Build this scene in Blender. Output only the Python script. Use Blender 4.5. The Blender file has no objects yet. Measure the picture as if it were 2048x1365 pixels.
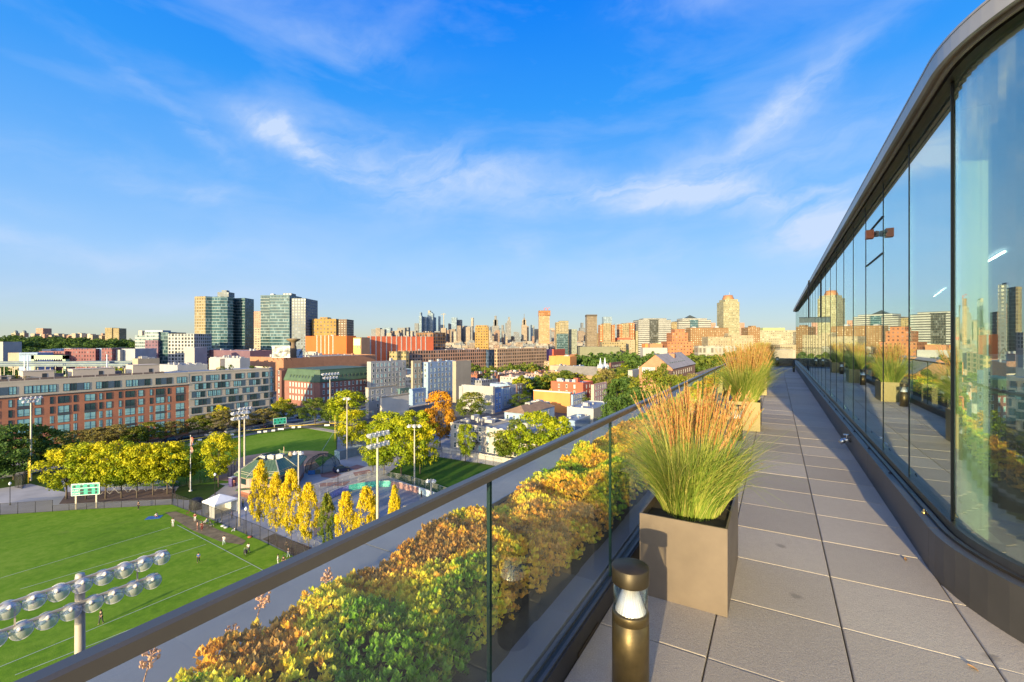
import bpy, bmesh, math, random
import numpy as np
from mathutils import Vector, Matrix
R = math.radians
random.seed(7)
rng = np.random.default_rng(7)
scene = bpy.context.scene
COL = scene.collection

# ------------------------------------------------------------ camera, sky, sun, exposure
H = 36.0                       # eye height above the street
TH = R(30.14)                  # heading of the roof terrace, clockwise from +Y
F = 911.0                      # focal length in photo pixels
cam_d = bpy.data.cameras.new('camera')
cam = bpy.data.objects.new('camera', cam_d)
COL.objects.link(cam)
cam.location = (0, 0, H)
cam.rotation_euler = (R(90), 0, 0)
cam_d.sensor_width = 36.0
cam_d.lens = 36.0 * F / 2048
cam_d.shift_y = -1.5 / 2048
cam_d.clip_start = 0.05
cam_d.clip_end = 30000
scene.camera = cam

EXPO = 0.95
FILL_GLOW = (7.4, 10.0)
SKYC = [(0, (206, 214, 196)), (2.2, (190, 214, 224)), (5, (174, 208, 244)), (9, (158, 204, 254)), (17, (108, 180, 254)), (27, (48, 154, 252)), (36, (12, 132, 250)), (60, (4, 92, 215)), (90, (2, 75, 185))]
SUN_EL = R(10.5)
SUN_AZ = R(24.5)               # the light travels this far right of +Y
world = bpy.data.worlds.new('World')
scene.world = world
world.use_nodes = True
wn, wl = world.node_tree.nodes, world.node_tree.links
wn.clear()

def wmath(op, a, b=None, c=None):
    n = wn.new('ShaderNodeMath'); n.operation = op
    for i, v in enumerate((a, b, c)):
        if v is None: continue
        if isinstance(v, (int, float)): n.inputs[i].default_value = v
        else: wl.new(v, n.inputs[i])
    return n.outputs[0]

def build_world():
    sky = wn.new('ShaderNodeTexSky'); sky.sky_type = 'NISHITA'
    sky.sun_disc = False
    sky.sun_elevation = SUN_EL
    sky.sun_rotation = math.pi + SUN_AZ
    sky.air_density = 1.2; sky.dust_density = 0.2; sky.ozone_density = 3.0
    hsv = wn.new('ShaderNodeHueSaturation')
    hsv.inputs['Hue'].default_value = 0.502
    hsv.inputs['Saturation'].default_value = 1.25
    hsv.inputs['Value'].default_value = 1.0
    wl.new(sky.outputs[0], hsv.inputs['Color'])
    tc = wn.new('ShaderNodeTexCoord')
    sep = wn.new('ShaderNodeSeparateXYZ'); wl.new(tc.outputs['Generated'], sep.inputs[0])
    X, Y, Z = sep.outputs
    az = wmath('ARCTAN2', X, Y)
    el = wmath('ARCSINE', Z)
    # cirrus: streaks in azimuth / elevation, gathered in a few banks
    def noise(vec, scale, detail=6, rough=.6, dist=0.0):
        n = wn.new('ShaderNodeTexNoise'); n.inputs['Scale'].default_value = scale
        n.inputs['Detail'].default_value = detail; n.inputs['Roughness'].default_value = rough
        n.inputs['Distortion'].default_value = dist
        wl.new(vec, n.inputs['Vector']); return n.outputs['Fac']
    def comb(x, y, z=0.0):
        n = wn.new('ShaderNodeCombineXYZ')
        for i, v in enumerate((x, y, z)):
            if isinstance(v, (int, float)): n.inputs[i].default_value = v
            else: wl.new(v, n.inputs[i])
        return n.outputs[0]
    def pxae(px, py):
        dx, dy = px - 1024, 681 - py
        return math.atan2(dx, F), math.atan2(dy, math.hypot(dx, F))
    # gentle warp of the coordinates so that banks get ragged outlines
    w1 = noise(comb(az, el, 0.3), 3.2, 5)
    w2 = noise(comb(az, el, 7.7), 3.9, 5)
    azw = wmath('ADD', az, wmath('MULTIPLY', wmath('SUBTRACT', w1, .5), .30))
    elw = wmath('ADD', el, wmath('MULTIPLY', wmath('SUBTRACT', w2, .5), .13))
    banks = [  # x, y (pixels of a 2048 wide view), half length, half width, tilt (deg, up to the right), strength
        (580, 288, 120, 24, -20, 1.3), (900, 345, 230, 50, -6, .85), (330, 225, 190, 24, -24, .4), (700, 320, 120, 40, -15, .4),
        (1340, 388, 170, 34, -8, 1.8), (1530, 225, 170, 34, 26, 1.0), (1640, 450, 150, 55, 6, 1.8), (1620, 385, 130, 22, 8, .7),
        (1520, 330, 300, 60, 10, .45), (1040, 482, 60, 22, 0, .45), (430, 380, 55, 17, 8, .6), (150, 330, 260, 40, -8, .35), (250, 500, 300, 36, 3, .35), (850, 400, 240, 40, 0, .4),
        (60, 478, 170, 22, -3, .4), (350, 595, 300, 22, 2, .3), (1290, 515, 60, 20, 0, .4),
        (1350, 10, 120, 30, 0, .3), (700, 90, 220, 40, -5, .22), (1000, 570, 700, 40, 0, .18),
        (1280, 600, 140, 14, 3, .3), (60, 405, 120, 30, 0, .2)]
    total = None
    for px, py, a, b, tilt, amp in banks:
        A, E = pxae(px, py)
        k = math.cos(A)**2 / F
        sa, sb = a * k, b * k
        t = R(tilt); ct, st = math.cos(t), math.sin(t)
        da = wmath('SUBTRACT', azw, A); de = wmath('SUBTRACT', elw, E)
        p = wmath('ADD', wmath('MULTIPLY', da, ct / sa), wmath('MULTIPLY', de, st / sa))
        q = wmath('SUBTRACT', wmath('MULTIPLY', de, ct / sb), wmath('MULTIPLY', da, st / sb))
        r2 = wmath('ADD', wmath('MULTIPLY', p, p), wmath('MULTIPLY', q, q))
        g = wmath('MULTIPLY', wmath('EXPONENT', wmath('MULTIPLY', r2, -1.0)), amp)
        total = g if total is None else wmath('ADD', total, g)
    t = R(14)
    s1 = wmath('ADD', wmath('MULTIPLY', azw, math.cos(t)), wmath('MULTIPLY', elw, math.sin(t)))
    s2 = wmath('SUBTRACT', wmath('MULTIPLY', elw, math.cos(t)), wmath('MULTIPLY', azw, math.sin(t)))
    fib = noise(comb(wmath('MULTIPLY', s1, 2.2), wmath('MULTIPLY', s2, 9.0), 2.0), 2.2, 9, .62, .6)
    soft = noise(comb(wmath('MULTIPLY', az, 1.4), wmath('MULTIPLY', el, 4.0), 5.0), 2.0, 6, .55, .4)
    tex = wmath('ADD', wmath('MULTIPLY', fib, .65), wmath('MULTIPLY', soft, .35))
    tex = wmath('MULTIPLY', wmath('SUBTRACT', tex, .33), 2.9)
    dens = wmath('MULTIPLY', total, wmath('MAXIMUM', tex, 0.0))
    veil = wmath('MULTIPLY', wmath('MAXIMUM', wmath('SUBTRACT', soft, .47), 0.0), .9)
    dens = wmath('ADD', dens, veil)
    dens = wmath('MINIMUM', wmath('MAXIMUM', dens, 0.0), .92)
    # clear-air colour by height above the horizon, blended with the Nishita sky; a warm glow is added sunward as fill light
    rp = wn.new('ShaderNodeValToRGB'); el_ = rp.color_ramp.elements
    while len(el_) < len(SKYC): el_.new(.5)
    for e_, (deg, c) in zip(el_, SKYC):
        e_.position = deg / 90; e_.color = (*[(((v / 255 + .055) / 1.055) ** 2.4 if v > 10 else v / 3294) for v in c], 1)
    wl.new(wmath('DIVIDE', wmath('MAXIMUM', el, 0.0), math.pi / 2), rp.inputs[0])
    sc_ = wn.new('ShaderNodeMixRGB'); sc_.blend_type = 'MULTIPLY'; sc_.inputs[0].default_value = 1
    wl.new(rp.outputs[0], sc_.inputs[1]); k_ = 1 / (0.15 * 2 ** EXPO); sc_.inputs[2].default_value = (k_, k_, k_, 1)
    blend = wn.new('ShaderNodeMixRGB'); blend.inputs[0].default_value = .93
    wl.new(hsv.outputs[0], blend.inputs[1]); wl.new(sc_.outputs[0], blend.inputs[2])
    sd = (-math.sin(SUN_AZ) * math.cos(SUN_EL), -math.cos(SUN_AZ) * math.cos(SUN_EL), math.sin(SUN_EL))
    dot = wmath('ADD', wmath('ADD', wmath('MULTIPLY', X, sd[0]), wmath('MULTIPLY', Y, sd[1])), wmath('MULTIPLY', Z, sd[2]))
    gl = wmath('ADD', wmath('MULTIPLY', wmath('POWER', wmath('MAXIMUM', dot, 0.0), 3.0), FILL_GLOW[0]), wmath('MULTIPLY', wmath('POWER', wmath('MAXIMUM', dot, 0.0), 30.0), FILL_GLOW[1]))
    gc = wn.new('ShaderNodeMixRGB'); gc.blend_type = 'MULTIPLY'; gc.inputs[0].default_value = 1; gc.inputs[1].default_value = (1, .93, .74, 1)
    wl.new(gl, gc.inputs[2])
    ad = wn.new('ShaderNodeMixRGB'); ad.blend_type = 'ADD'; ad.inputs[0].default_value = 1
    wl.new(blend.outputs[0], ad.inputs[1]); wl.new(gc.outputs[0], ad.inputs[2])
    mix = wn.new('ShaderNodeMixRGB'); mix.blend_type = 'MIX'
    wl.new(dens, mix.inputs[0]); wl.new(ad.outputs[0], mix.inputs[1])
    mix.inputs[2].default_value = CLOUD
    bg = wn.new('ShaderNodeBackground'); bg.inputs['Strength'].default_value = 0.15
    wl.new(mix.outputs[0], bg.inputs['Color'])
    out = wn.new('ShaderNodeOutputWorld'); wl.new(bg.outputs[0], out.inputs[0])
CLOUD = (2.15, 2.62, 3.45, 1)
build_world()

SUN_DIR = Vector((math.sin(SUN_AZ) * math.cos(SUN_EL), math.cos(SUN_AZ) * math.cos(SUN_EL), -math.sin(SUN_EL)))
sun_d = bpy.data.lights.new('sun', 'SUN')
sun_d.energy = 5.0; sun_d.angle = R(0.6); sun_d.color = (1.0, 0.79, 0.42)
sun = bpy.data.objects.new('sun', sun_d); COL.objects.link(sun)
sun.rotation_euler = SUN_DIR.to_track_quat('-Z', 'Y').to_euler()
sun.location = (-20, -40, 80)
vs = scene.view_settings
scene.display_settings.display_device = 'sRGB'
vs.view_transform = 'Standard'; vs.look = 'None'; vs.exposure = EXPO; vs.gamma = 1.0
vs.use_curve_mapping = False
scene.cycles.max_bounces = 6
scene.cycles.transparent_max_bounces = 24
scene.cycles.diffuse_bounces = 2

# ------------------------------------------------------------ pixels to places
def gp(px, py, z=0.0):
    """the point at height z seen at pixel (px, py) of the 2048 wide photograph"""
    Yd = (H - z) * F / (py - 681.0)
    return Vector(((px - 1024) / F * Yd, Yd, z))
def zat(py, Yd): return H - (py - 681.0) * Yd / F
def xat(px, Yd): return (px - 1024) / F * Yd
GA = R(58)                     # street grid heading, counter-clockwise from +X

# ------------------------------------------------------------ materials
MATS = {}
def sgb(r, g, b):
    return tuple((c / 255 / 12.92) if c / 255 <= .04045 else ((c / 255 + .055) / 1.055) ** 2.4 for c in (r, g, b))
class NT:
    def __init__(s, m): s.t = m.node_tree; s.n = s.t.nodes; s.l = s.t.links
    def new(s, k, **kw):
        n = s.n.new(k)
        for a, v in kw.items():
            if a.startswith('_'): setattr(n, a[1:], v)
        return n
    def set(s, sock, v):
        if isinstance(v, (int, float, tuple)): sock.default_value = v
        else: s.l.new(v, sock)
    def math(s, op, *a):
        n = s.n.new('ShaderNodeMath'); n.operation = op
        for i, v in enumerate(a): s.set(n.inputs[i], v)
        return n.outputs[0]
    def mix(s, f, a, b, mode='MIX'):
        n = s.n.new('ShaderNodeMixRGB'); n.blend_type = mode
        s.set(n.inputs[0], f); s.set(n.inputs[1], a if not isinstance(a, tuple) else (*a[:3], 1)); s.set(n.inputs[2], b if not isinstance(b, tuple) else (*b[:3], 1))
        return n.outputs[0]
    def noise(s, vec, scale, detail=4, rough=.55, out='Fac'):
        n = s.n.new('ShaderNodeTexNoise'); n.inputs['Scale'].default_value = scale
        n.inputs['Detail'].default_value = detail; n.inputs['Roughness'].default_value = rough
        if vec is not None: s.l.new(vec, n.inputs['Vector'])
        return n.outputs[out]
    def ramp(s, f, stops):
        n = s.n.new('ShaderNodeValToRGB'); e = n.color_ramp.elements
        while len(e) < len(stops): e.new(.5)
        for el, (p, c) in zip(e, stops): el.position = p; el.color = (*c[:3], 1)
        s.set(n.inputs[0], f); return n.outputs[0]
    def coord(s, which='Object'):
        return s.n.new('ShaderNodeTexCoord').outputs[which]
    def mapping(s, vec, sc=(1, 1, 1), loc=(0, 0, 0), rot=(0, 0, 0)):
        n = s.n.new('ShaderNodeMapping'); s.l.new(vec, n.inputs[0])
        n.inputs['Scale'].default_value = sc; n.inputs['Location'].default_value = loc; n.inputs['Rotation'].default_value = rot
        return n.outputs[0]
    def bump(s, h, strength, dist=.01):
        n = s.n.new('ShaderNodeBump'); n.inputs['Strength'].default_value = strength; n.inputs['Distance'].default_value = dist
        s.l.new(h, n.inputs['Height']); return n.outputs[0]
def newmat(name):
    m = bpy.data.materials.new(name); m.use_nodes = True
    t = NT(m); p = t.n['Principled BSDF']; return m, t, p
def mat(name, c, rough=.7, metal=0.0, var=.18, scale=2.0, bump=0.0, bscale=40, c2=None, spec=.5, bdist=.01):
    """plain painted / built surface with soft blotches of wear"""
    if name in MATS: return MATS[name]
    m, t, p = newmat(name)
    co = t.coord()
    f = t.noise(co, scale, 6, .6)
    c2 = c2 or tuple(x * (1 - var * 1.6) for x in c[:3])
    hi = tuple(min(1, x * (1 + var * .6)) for x in c[:3])
    t.set(p.inputs['Base Color'], t.ramp(f, [(.3, c2), (.7, hi)]))
    p.inputs['Roughness'].default_value = rough; p.inputs['Metallic'].default_value = metal
    p.inputs['Specular IOR Level'].default_value = spec
    if bump:
        t.set(p.inputs['Normal'], t.bump(t.noise(co, bscale, 5), bump, bdist))
    MATS[name] = m; return m
def brick(name, c, c2, mortar, bw=.22, bh=.075, rough=.85, size=1.0):
    """brickwork over a UV map in metres"""
    if name in MATS: return MATS[name]
    m, t, p = newmat(name)
    uv = t.coord('UV')
    b = t.n.new('ShaderNodeTexBrick'); t.l.new(uv, b.inputs[0])
    b.inputs['Color1'].default_value = (*c, 1); b.inputs['Color2'].default_value = (*c2, 1); b.inputs['Mortar'].default_value = (*mortar, 1)
    b.inputs['Scale'].default_value = 1.0; b.inputs['Mortar Size'].default_value = .008 * size
    b.inputs['Brick Width'].default_value = bw * size; b.inputs['Row Height'].default_value = bh * size
    f = t.noise(t.coord(), .25, 6)
    col = t.mix(.55, b.outputs[0], t.ramp(f, [(.3, tuple(x * .75 for x in c2)), (.7, c)]))
    t.set(p.inputs['Base Color'], col); p.inputs['Roughness'].default_value = rough
    MATS[name] = m; return m
def winwall(name, wall, glass, cw, ch, fw, fh, wall2=None, grough=.12, blind=.35, frame=None, voff=.0, soft=.0):
    """a distant facade: wall with a regular grid of openings, over a UV map in metres"""
    if name in MATS: return MATS[name]
    m, t, p = newmat(name)
    sp = t.n.new('ShaderNodeSeparateXYZ'); t.l.new(t.coord('UV'), sp.inputs[0])
    u = t.math('DIVIDE', sp.outputs[0], cw); v = t.math('DIVIDE', t.math('ADD', sp.outputs[1], voff), ch)
    fu = t.math('ABSOLUTE', t.math('SUBTRACT', t.math('FRACT', u), .5))
    fv = t.math('ABSOLUTE', t.math('SUBTRACT', t.math('FRACT', v), .5))
    w = t.math('MULTIPLY', t.math('LESS_THAN', fu, fw / 2), t.math('LESS_THAN', fv, fh / 2))
    cb = t.n.new('ShaderNodeCombineXYZ'); t.l.new(t.math('FLOOR', u), cb.inputs[0]); t.l.new(t.math('FLOOR', v), cb.inputs[1])
    wnz = t.n.new('ShaderNodeTexWhiteNoise'); t.l.new(cb.outputs[0], wnz.inputs[0])
    rnd = wnz.outputs['Value']
    g2 = tuple(min(1, x * 1.5 + .1) for x in glass)
    gc = t.ramp(rnd, [(0, tuple(x * .5 for x in glass)), (1 - blind, glass), (1, g2)])
    wc = t.ramp(t.noise(t.coord(), .08, 7), [(.3, wall2 or tuple(x * .72 for x in wall)), (.7, wall)])
    t.set(p.inputs['Base Color'], t.mix(w, wc, gc))
    t.set(p.inputs['Roughness'], t.math('SUBTRACT', .85, t.math('MULTIPLY', w, .85 - grough)))
    t.set(p.inputs['Specular IOR Level'], t.math('ADD', .2, t.math('MULTIPLY', w, .22)))
    MATS[name] = m; return m

# ------------------------------------------------------------ meshes
class MB:
    def __init__(s): s.v = []; s.f = []; s.m = []; s.uv = []; s.sm = []
    def face(s, pts, mi=0, uv=None, smooth=False):
        n = len(s.v); s.v.extend([tuple(p) for p in pts]); s.f.append(tuple(range(n, n + len(pts)))); s.m.append(mi); s.sm.append(smooth)
        s.uv.append(uv if uv else [(p[0] + p[1], p[2]) for p in pts])
        return s
    def box(s, x0, x1, y0, y1, z0, z1, mi=0, top=None, bottom=True):
        a = [(x0, y0), (x1, y0), (x1, y1), (x0, y1)]
        u = 0
        for i in range(4):
            p, q = a[i], a[(i + 1) % 4]; L = abs(q[0] - p[0]) + abs(q[1] - p[1])
            s.face([(*p, z0), (*q, z0), (*q, z1), (*p, z1)], mi, [(u, z0), (u + L, z0), (u + L, z1), (u, z1)]); u += L
        tm = mi if top is None else top
        s.face([(x, y, z1) for x, y in a], tm, [(x, y) for x, y in a])
        if bottom: s.face([(x, y, z0) for x, y in a[::-1]], tm, [(x, y) for x, y in a[::-1]])
        return s
    def prism(s, poly, z0, z1, mi=0, top=None, smooth=False, bottom=True):
        """poly counter-clockwise (x, y)"""
        u = 0; n = len(poly)
        for i in range(n):
            p, q = poly[i], poly[(i + 1) % n]; L = math.dist(p, q)
            s.face([(*p, z0), (*q, z0), (*q, z1), (*p, z1)], mi, [(u, z0), (u + L, z0), (u + L, z1), (u, z1)], smooth); u += L
        tm = mi if top is None else top
        s.face([(x, y, z1) for x, y in poly], tm, [(x, y) for x, y in poly])
        if bottom: s.face([(x, y, z0) for x, y in poly[::-1]], tm, [(x, y) for x, y in poly[::-1]])
        return s
    def tube(s, p, q, r0, r1=None, n=8, mi=0, cap=True):
        p, q = Vector(p), Vector(q); r1 = r0 if r1 is None else r1
        d = (q - p).normalized(); a = d.orthogonal().normalized(); b = d.cross(a)
        P = [p + (a * math.cos(t) + b * math.sin(t)) * r0 for t in [2 * math.pi * i / n for i in range(n)]]
        Q = [q + (a * math.cos(t) + b * math.sin(t)) * r1 for t in [2 * math.pi * i / n for i in range(n)]]
        for i in range(n):
            j = (i + 1) % n; s.face([P[i], P[j], Q[j], Q[i]], mi, smooth=True)
        if cap:
            s.face(P[::-1], mi); s.face(Q, mi)
        return s
    def path(s, pts, r, n=6, mi=0):
        for a, b in zip(pts, pts[1:]): s.tube(a, b, r, r, n, mi)
        return s
    def lathe(s, prof, n=24, mi=0, cx=0, cy=0, smooth=True):
        """prof: (r, z) from bottom to top; a third entry is a material index for the band above"""
        for k in range(len(prof) - 1):
            r0, z0 = prof[k][:2]; r1, z1 = prof[k + 1][:2]; m = prof[k][2] if len(prof[k]) > 2 else mi
            for i in range(n):
                a, b = 2 * math.pi * i / n, 2 * math.pi * (i + 1) / n
                A = [(cx + r0 * math.cos(a), cy + r0 * math.sin(a), z0), (cx + r0 * math.cos(b), cy + r0 * math.sin(b), z0),
                     (cx + r1 * math.cos(b), cy + r1 * math.sin(b), z1), (cx + r1 * math.cos(a), cy + r1 * math.sin(a), z1)]
                if r0 < 1e-6: A = [A[0], A[2], A[3]]
                elif r1 < 1e-6: A = [A[0], A[1], A[2]]
                s.face(A, m, smooth=smooth)
        return s
    def bar(s, p, q, w, h=None, mi=0, up=(0, 0, 1)):
        """a rectangular bar between two points"""
        p, q = Vector(p), Vector(q); h = h or w; d = (q - p).normalized(); up = Vector(up)
        a = d.cross(up)
        if a.length < 1e-4: a = d.orthogonal()
        a.normalize(); b = a.cross(d)
        c = [(-1, -1), (1, -1), (1, 1), (-1, 1)]
        P = [p + a * i * w / 2 + b * j * h / 2 for i, j in c]; Q = [q + a * i * w / 2 + b * j * h / 2 for i, j in c]
        for i in range(4):
            j = (i + 1) % 4; s.face([P[i], Q[i], Q[j], P[j]], mi)
        s.face(P, mi); s.face(Q[::-1], mi); return s
    def move(s, M):
        s.v = [tuple(M @ Vector(p)) for p in s.v]; return s
    def mesh(s, name, mats):
        me = bpy.data.meshes.new(name)
        me.from_pydata(s.v, [], s.f)
        for m in (mats if isinstance(mats, (list, tuple)) else [mats]): me.materials.append(m)
        me.polygons.foreach_set('material_index', s.m)
        me.polygons.foreach_set('use_smooth', s.sm)
        ul = me.uv_layers.new(name='UVMap')
        ul.data.foreach_set('uv', [c for f in s.uv for p in f for c in p])
        if any(s.sm):
            bm = bmesh.new(); bm.from_mesh(me); bmesh.ops.remove_doubles(bm, verts=bm.verts, dist=1e-5)
            bmesh.ops.recalc_face_normals(bm, faces=bm.faces)
            bm.to_mesh(me); bm.free()
        return me
    def build(s, name, mats, parent=None, loc=(0, 0, 0), rz=0.0):
        return link(name, s.mesh(name, mats), parent, loc, rz)
def link(name, me, parent=None, loc=(0, 0, 0), rz=0.0, mats=None):
    o = bpy.data.objects.new(name, me); COL.objects.link(o)
    o.location = loc; o.rotation_euler = (0, 0, rz)
    if parent is not None: o.parent = parent
    if mats:
        for i, m in enumerate(mats if isinstance(mats, (list, tuple)) else [mats]):
            o.material_slots[i].link = 'OBJECT'; o.material_slots[i].material = m
    return o
def tag(o, label=None, cat=None, group=None, kind=None):
    if label: o['label'] = label
    if cat: o['category'] = cat
    if group: o['group'] = group
    if kind: o['kind'] = kind
    return o
def thing(name, label, cat, loc=(0, 0, 0), rz=0.0, group=None):
    o = bpy.data.objects.new(name, None); COL.objects.link(o); o.empty_display_size = .2
    o.location = loc; o.rotation_euler = (0, 0, rz)
    return tag(o, label, cat, group)
def copy_thing(src, loc, rz=0.0, label=None, scale=None, group=None):
    KIDS = kids()
    def rec(o, par):
        c = o.copy(); COL.objects.link(c)
        if par is not None: c.parent = par; KIDS.setdefault(par.name, []).append(c)
        for ch in list(KIDS.get(o.name, [])): rec(ch, c)
        return c
    c = rec(src, None); c.location = loc; c.rotation_euler = (0, 0, rz)
    if scale: c.scale = scale if isinstance(scale, tuple) else (scale,) * 3
    if label: c['label'] = label
    if group: c['group'] = group
    return c
_K = {}
def kids():
    _K.clear()
    for o in bpy.data.objects:
        if o.parent: _K.setdefault(o.parent.name, []).append(o)
    return _K
def np_mesh(name, V, Q, mats, attr=None, smooth=False, midx=None):
    """V (n,3), Q (m,k) faces of equal size, attr: one value per face"""
    me = bpy.data.meshes.new(name)
    V = np.asarray(V, dtype=np.float32); Q = np.asarray(Q, dtype=np.int32); k = Q.shape[1]
    me.vertices.add(len(V)); me.vertices.foreach_set('co', V.ravel())
    me.loops.add(Q.size); me.loops.foreach_set('vertex_index', Q.ravel())
    me.polygons.add(len(Q)); me.polygons.foreach_set('loop_start', np.arange(len(Q), dtype=np.int32) * k)
    me.polygons.foreach_set('loop_total', np.full(len(Q), k, dtype=np.int32))
    for m in (mats if isinstance(mats, (list, tuple)) else [mats]): me.materials.append(m)
    if midx is not None: me.polygons.foreach_set('material_index', np.asarray(midx, dtype=np.int32))
    if attr is not None:
        a = me.attributes.new('rnd', 'FLOAT', 'FACE'); a.data.foreach_set('value', np.asarray(attr, dtype=np.float32))
    if smooth: me.polygons.foreach_set('use_smooth', np.ones(len(Q), dtype=bool))
    me.update(calc_edges=True); me.validate()
    return me
# ------------------------------------------------------------ the roof terrace
# terrace frame: u along the terrace, v to the right of it, z above the paving
ZD = H - 1.6
SU, CU = math.sin(TH), math.cos(TH)
def T(u, v, z=0.0): return Vector((u * SU + v * CU, u * CU - v * SU, ZD + z))
TM = Matrix(((SU, CU, 0, 0), (CU, -SU, 0, 0), (0, 0, 1, ZD), (0, 0, 0, 1)))   # local (u, v, z) to world; mirrored, so built meshes get their normals flipped
def tbuild(mb, name, mats, parent=None, loc=None):
    """build a mesh given in terrace coordinates; with loc (u, v, z) it is given relative to that point"""
    base = T(*loc) if loc else Vector((0, 0, 0))
    if loc: M = Matrix(((SU, CU, 0), (CU, -SU, 0), (0, 0, 1))).to_4x4()
    else: M = TM
    mb.move(M)
    mb.f = [f[::-1] for f in mb.f]; mb.uv = [u[::-1] for u in mb.uv]
    return link(name, mb.mesh(name, mats), parent)

bronze = mat('bronze_metal', (.10, .072, .036), .38, .85, .25, 3, .05, 200)
dark_bronze = mat('dark_bronze_metal', (.075, .066, .054), .42, .7, .2, 2)
grey_metal = mat('grey_metal', (.105, .102, .10), .45, .55, .15, 1.5)
soffit_m = mat('soffit_metal', (.34, .28, .22), .4, .3, .15, 1.0)
gasket = mat('black_gasket', (.012, .012, .013), .6, 0, .1, 3)

def paver_mat():
    m, t, p = newmat('concrete_paver')
    co = t.coord()
    f1 = t.noise(co, 1.1, 5); f2 = t.noise(co, 160, 3, .7); f3 = t.noise(co, 22, 4)
    oi = t.n.new('ShaderNodeAttribute'); oi.attribute_name = 'rnd'
    c = t.ramp(t.math('ADD', t.math('MULTIPLY', f1, .5), t.math('MULTIPLY', oi.outputs['Fac'], .5)), [(.2, (.31, .265, .205)), (.8, (.46, .40, .315))])
    c = t.mix(t.ramp(f2, [(.50, (0, 0, 0)), (.72, (1, 1, 1))]), c, (.50, .44, .36))
    c = t.mix(t.ramp(f2, [(.28, (1, 1, 1)), (.42, (0, 0, 0))]), c, (.16, .135, .11))
    c = t.mix(t.math('MULTIPLY', f3, .35), c, (.21, .18, .155))
    vo = t.n.new('ShaderNodeTexVoronoi'); vo.inputs['Scale'].default_value = 1.6; t.l.new(co, vo.inputs['Vector'])
    spots = t.ramp(t.math('ADD', vo.outputs['Distance'], t.math('MULTIPLY', t.noise(co, 9, 3), .12)), [(.09, (1, 1, 1)), (.13, (0, 0, 0))])
    c = t.mix(t.math('MULTIPLY', spots, .5), c, (.10, .085, .07))
    t.set(p.inputs['Base Color'], c); p.inputs['Roughness'].default_value = .78
    t.set(p.inputs['Normal'], t.bump(t.math('ADD', f2, t.math('MULTIPLY', t.noise(co, 55, 3), .8)), .55, .004))
    return m
PAVER = paver_mat()

def sheet_glass(name, tint, refl0, rough=0.0, power=5.0, dirt=0.0, oneside=False):
    m, t, p = newmat(name); t.n.remove(p)
    tr = t.n.new('ShaderNodeBsdfTransparent'); tr.inputs[0].default_value = (*tint, 1)
    gl = t.n.new('ShaderNodeBsdfGlossy'); gl.inputs['Roughness'].default_value = rough; gl.inputs['Color'].default_value = (.90, 1.0, .95, 1)
    lw = t.n.new('ShaderNodeLayerWeight'); lw.inputs['Blend'].default_value = .5
    f = t.math('POWER', t.math('SUBTRACT', 1.0, t.math('SUBTRACT', 1.0, lw.outputs['Facing'])), power)
    f = t.math('ADD', refl0, t.math('MULTIPLY', f, 1 - refl0))
    if oneside: f = t.math('MULTIPLY', f, t.math('SUBTRACT', 1.0, t.n.new('ShaderNodeNewGeometry').outputs['Backfacing']))
    mx = t.n.new('ShaderNodeMixShader'); t.l.new(f, mx.inputs[0]); t.l.new(tr.outputs[0], mx.inputs[1]); t.l.new(gl.outputs[0], mx.inputs[2])
    outn = t.n['Material Output']; last = mx.outputs[0]
    if dirt:
        df = t.n.new('ShaderNodeBsdfDiffuse'); df.inputs[0].default_value = (.7, .7, .68, 1)
        m2 = t.n.new('ShaderNodeMixShader')
        t.l.new(t.math('MULTIPLY', t.noise(t.mapping(t.coord(), (3, 3, .6)), 2.0, 6), dirt), m2.inputs[0]); t.l.new(last, m2.inputs[1]); t.l.new(df.outputs[0], m2.inputs[2]); last = m2.outputs[0]
    t.l.new(last, outn.inputs[0]); return m
RAILGLASS = sheet_glass('clear_guard_glass', (.93, .955, .945), .06, 0, 5, .03, True)
WALLGLASS = sheet_glass('tinted_window_glass', (.70, .84, .78), .50, 0, 3.0, .035)
glass_edge = mat('green_glass_edge', (.01, .035, .025), .15, 0, .1, 3)

# --- paving: one sheet of square pavers on pedestals with open joints
def paving():
    mb = MB(); rn = []
    g = .0035
    vs_ = [-.868] + [-.304 + .618 * k for k in range(0, 10)]
    for j in range(len(vs_) - 1):
        for i in range(-7, 49):
            u0 = 3.748 + .635 * (i - 6); u1 = u0 + .635
            if u0 < -4.5 or u1 > 34.6: continue
            v0, v1 = vs_[j], vs_[j + 1]
            if v0 > .95 and u0 > 4.3: continue
            if v0 > 2.6 and u0 > 2.8: continue
            x0, x1, y0, y1 = u0 + g, u1 - g, v0 + g, v1 - g
            b = .005; z = random.uniform(-.0012, .0012); tz = z - b
            A = [(x0, y0), (x1, y0), (x1, y1), (x0, y1)]; B = [(x0 + b, y0 + b), (x1 - b, y0 + b), (x1 - b, y1 - b), (x0 + b, y1 - b)]
            r_ = random.random()
            mb.face([(*q, z) for q in B]); rn.append(r_)
            for k in range(4):
                l = (k + 1) % 4
                mb.face([(*A[k], tz), (*A[l], tz), (*B[l], z), (*B[k], z)]); rn.append(r_)
                mb.face([(*A[k], -.05), (*A[l], -.05), (*A[l], tz), (*A[k], tz)]); rn.append(r_)
    o = tbuild(mb, 'deck_paving', PAVER)
    at_ = o.data.attributes.new('rnd', 'FLOAT', 'FACE'); at_.data.foreach_set('value', rn)
    tag(o, kind='structure')
    sub = MB().box(-5, 34.6, -.93, 12, -.25, -.055)
    tag(tbuild(sub, 'deck_base', gasket), kind='structure')
paving()

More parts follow.
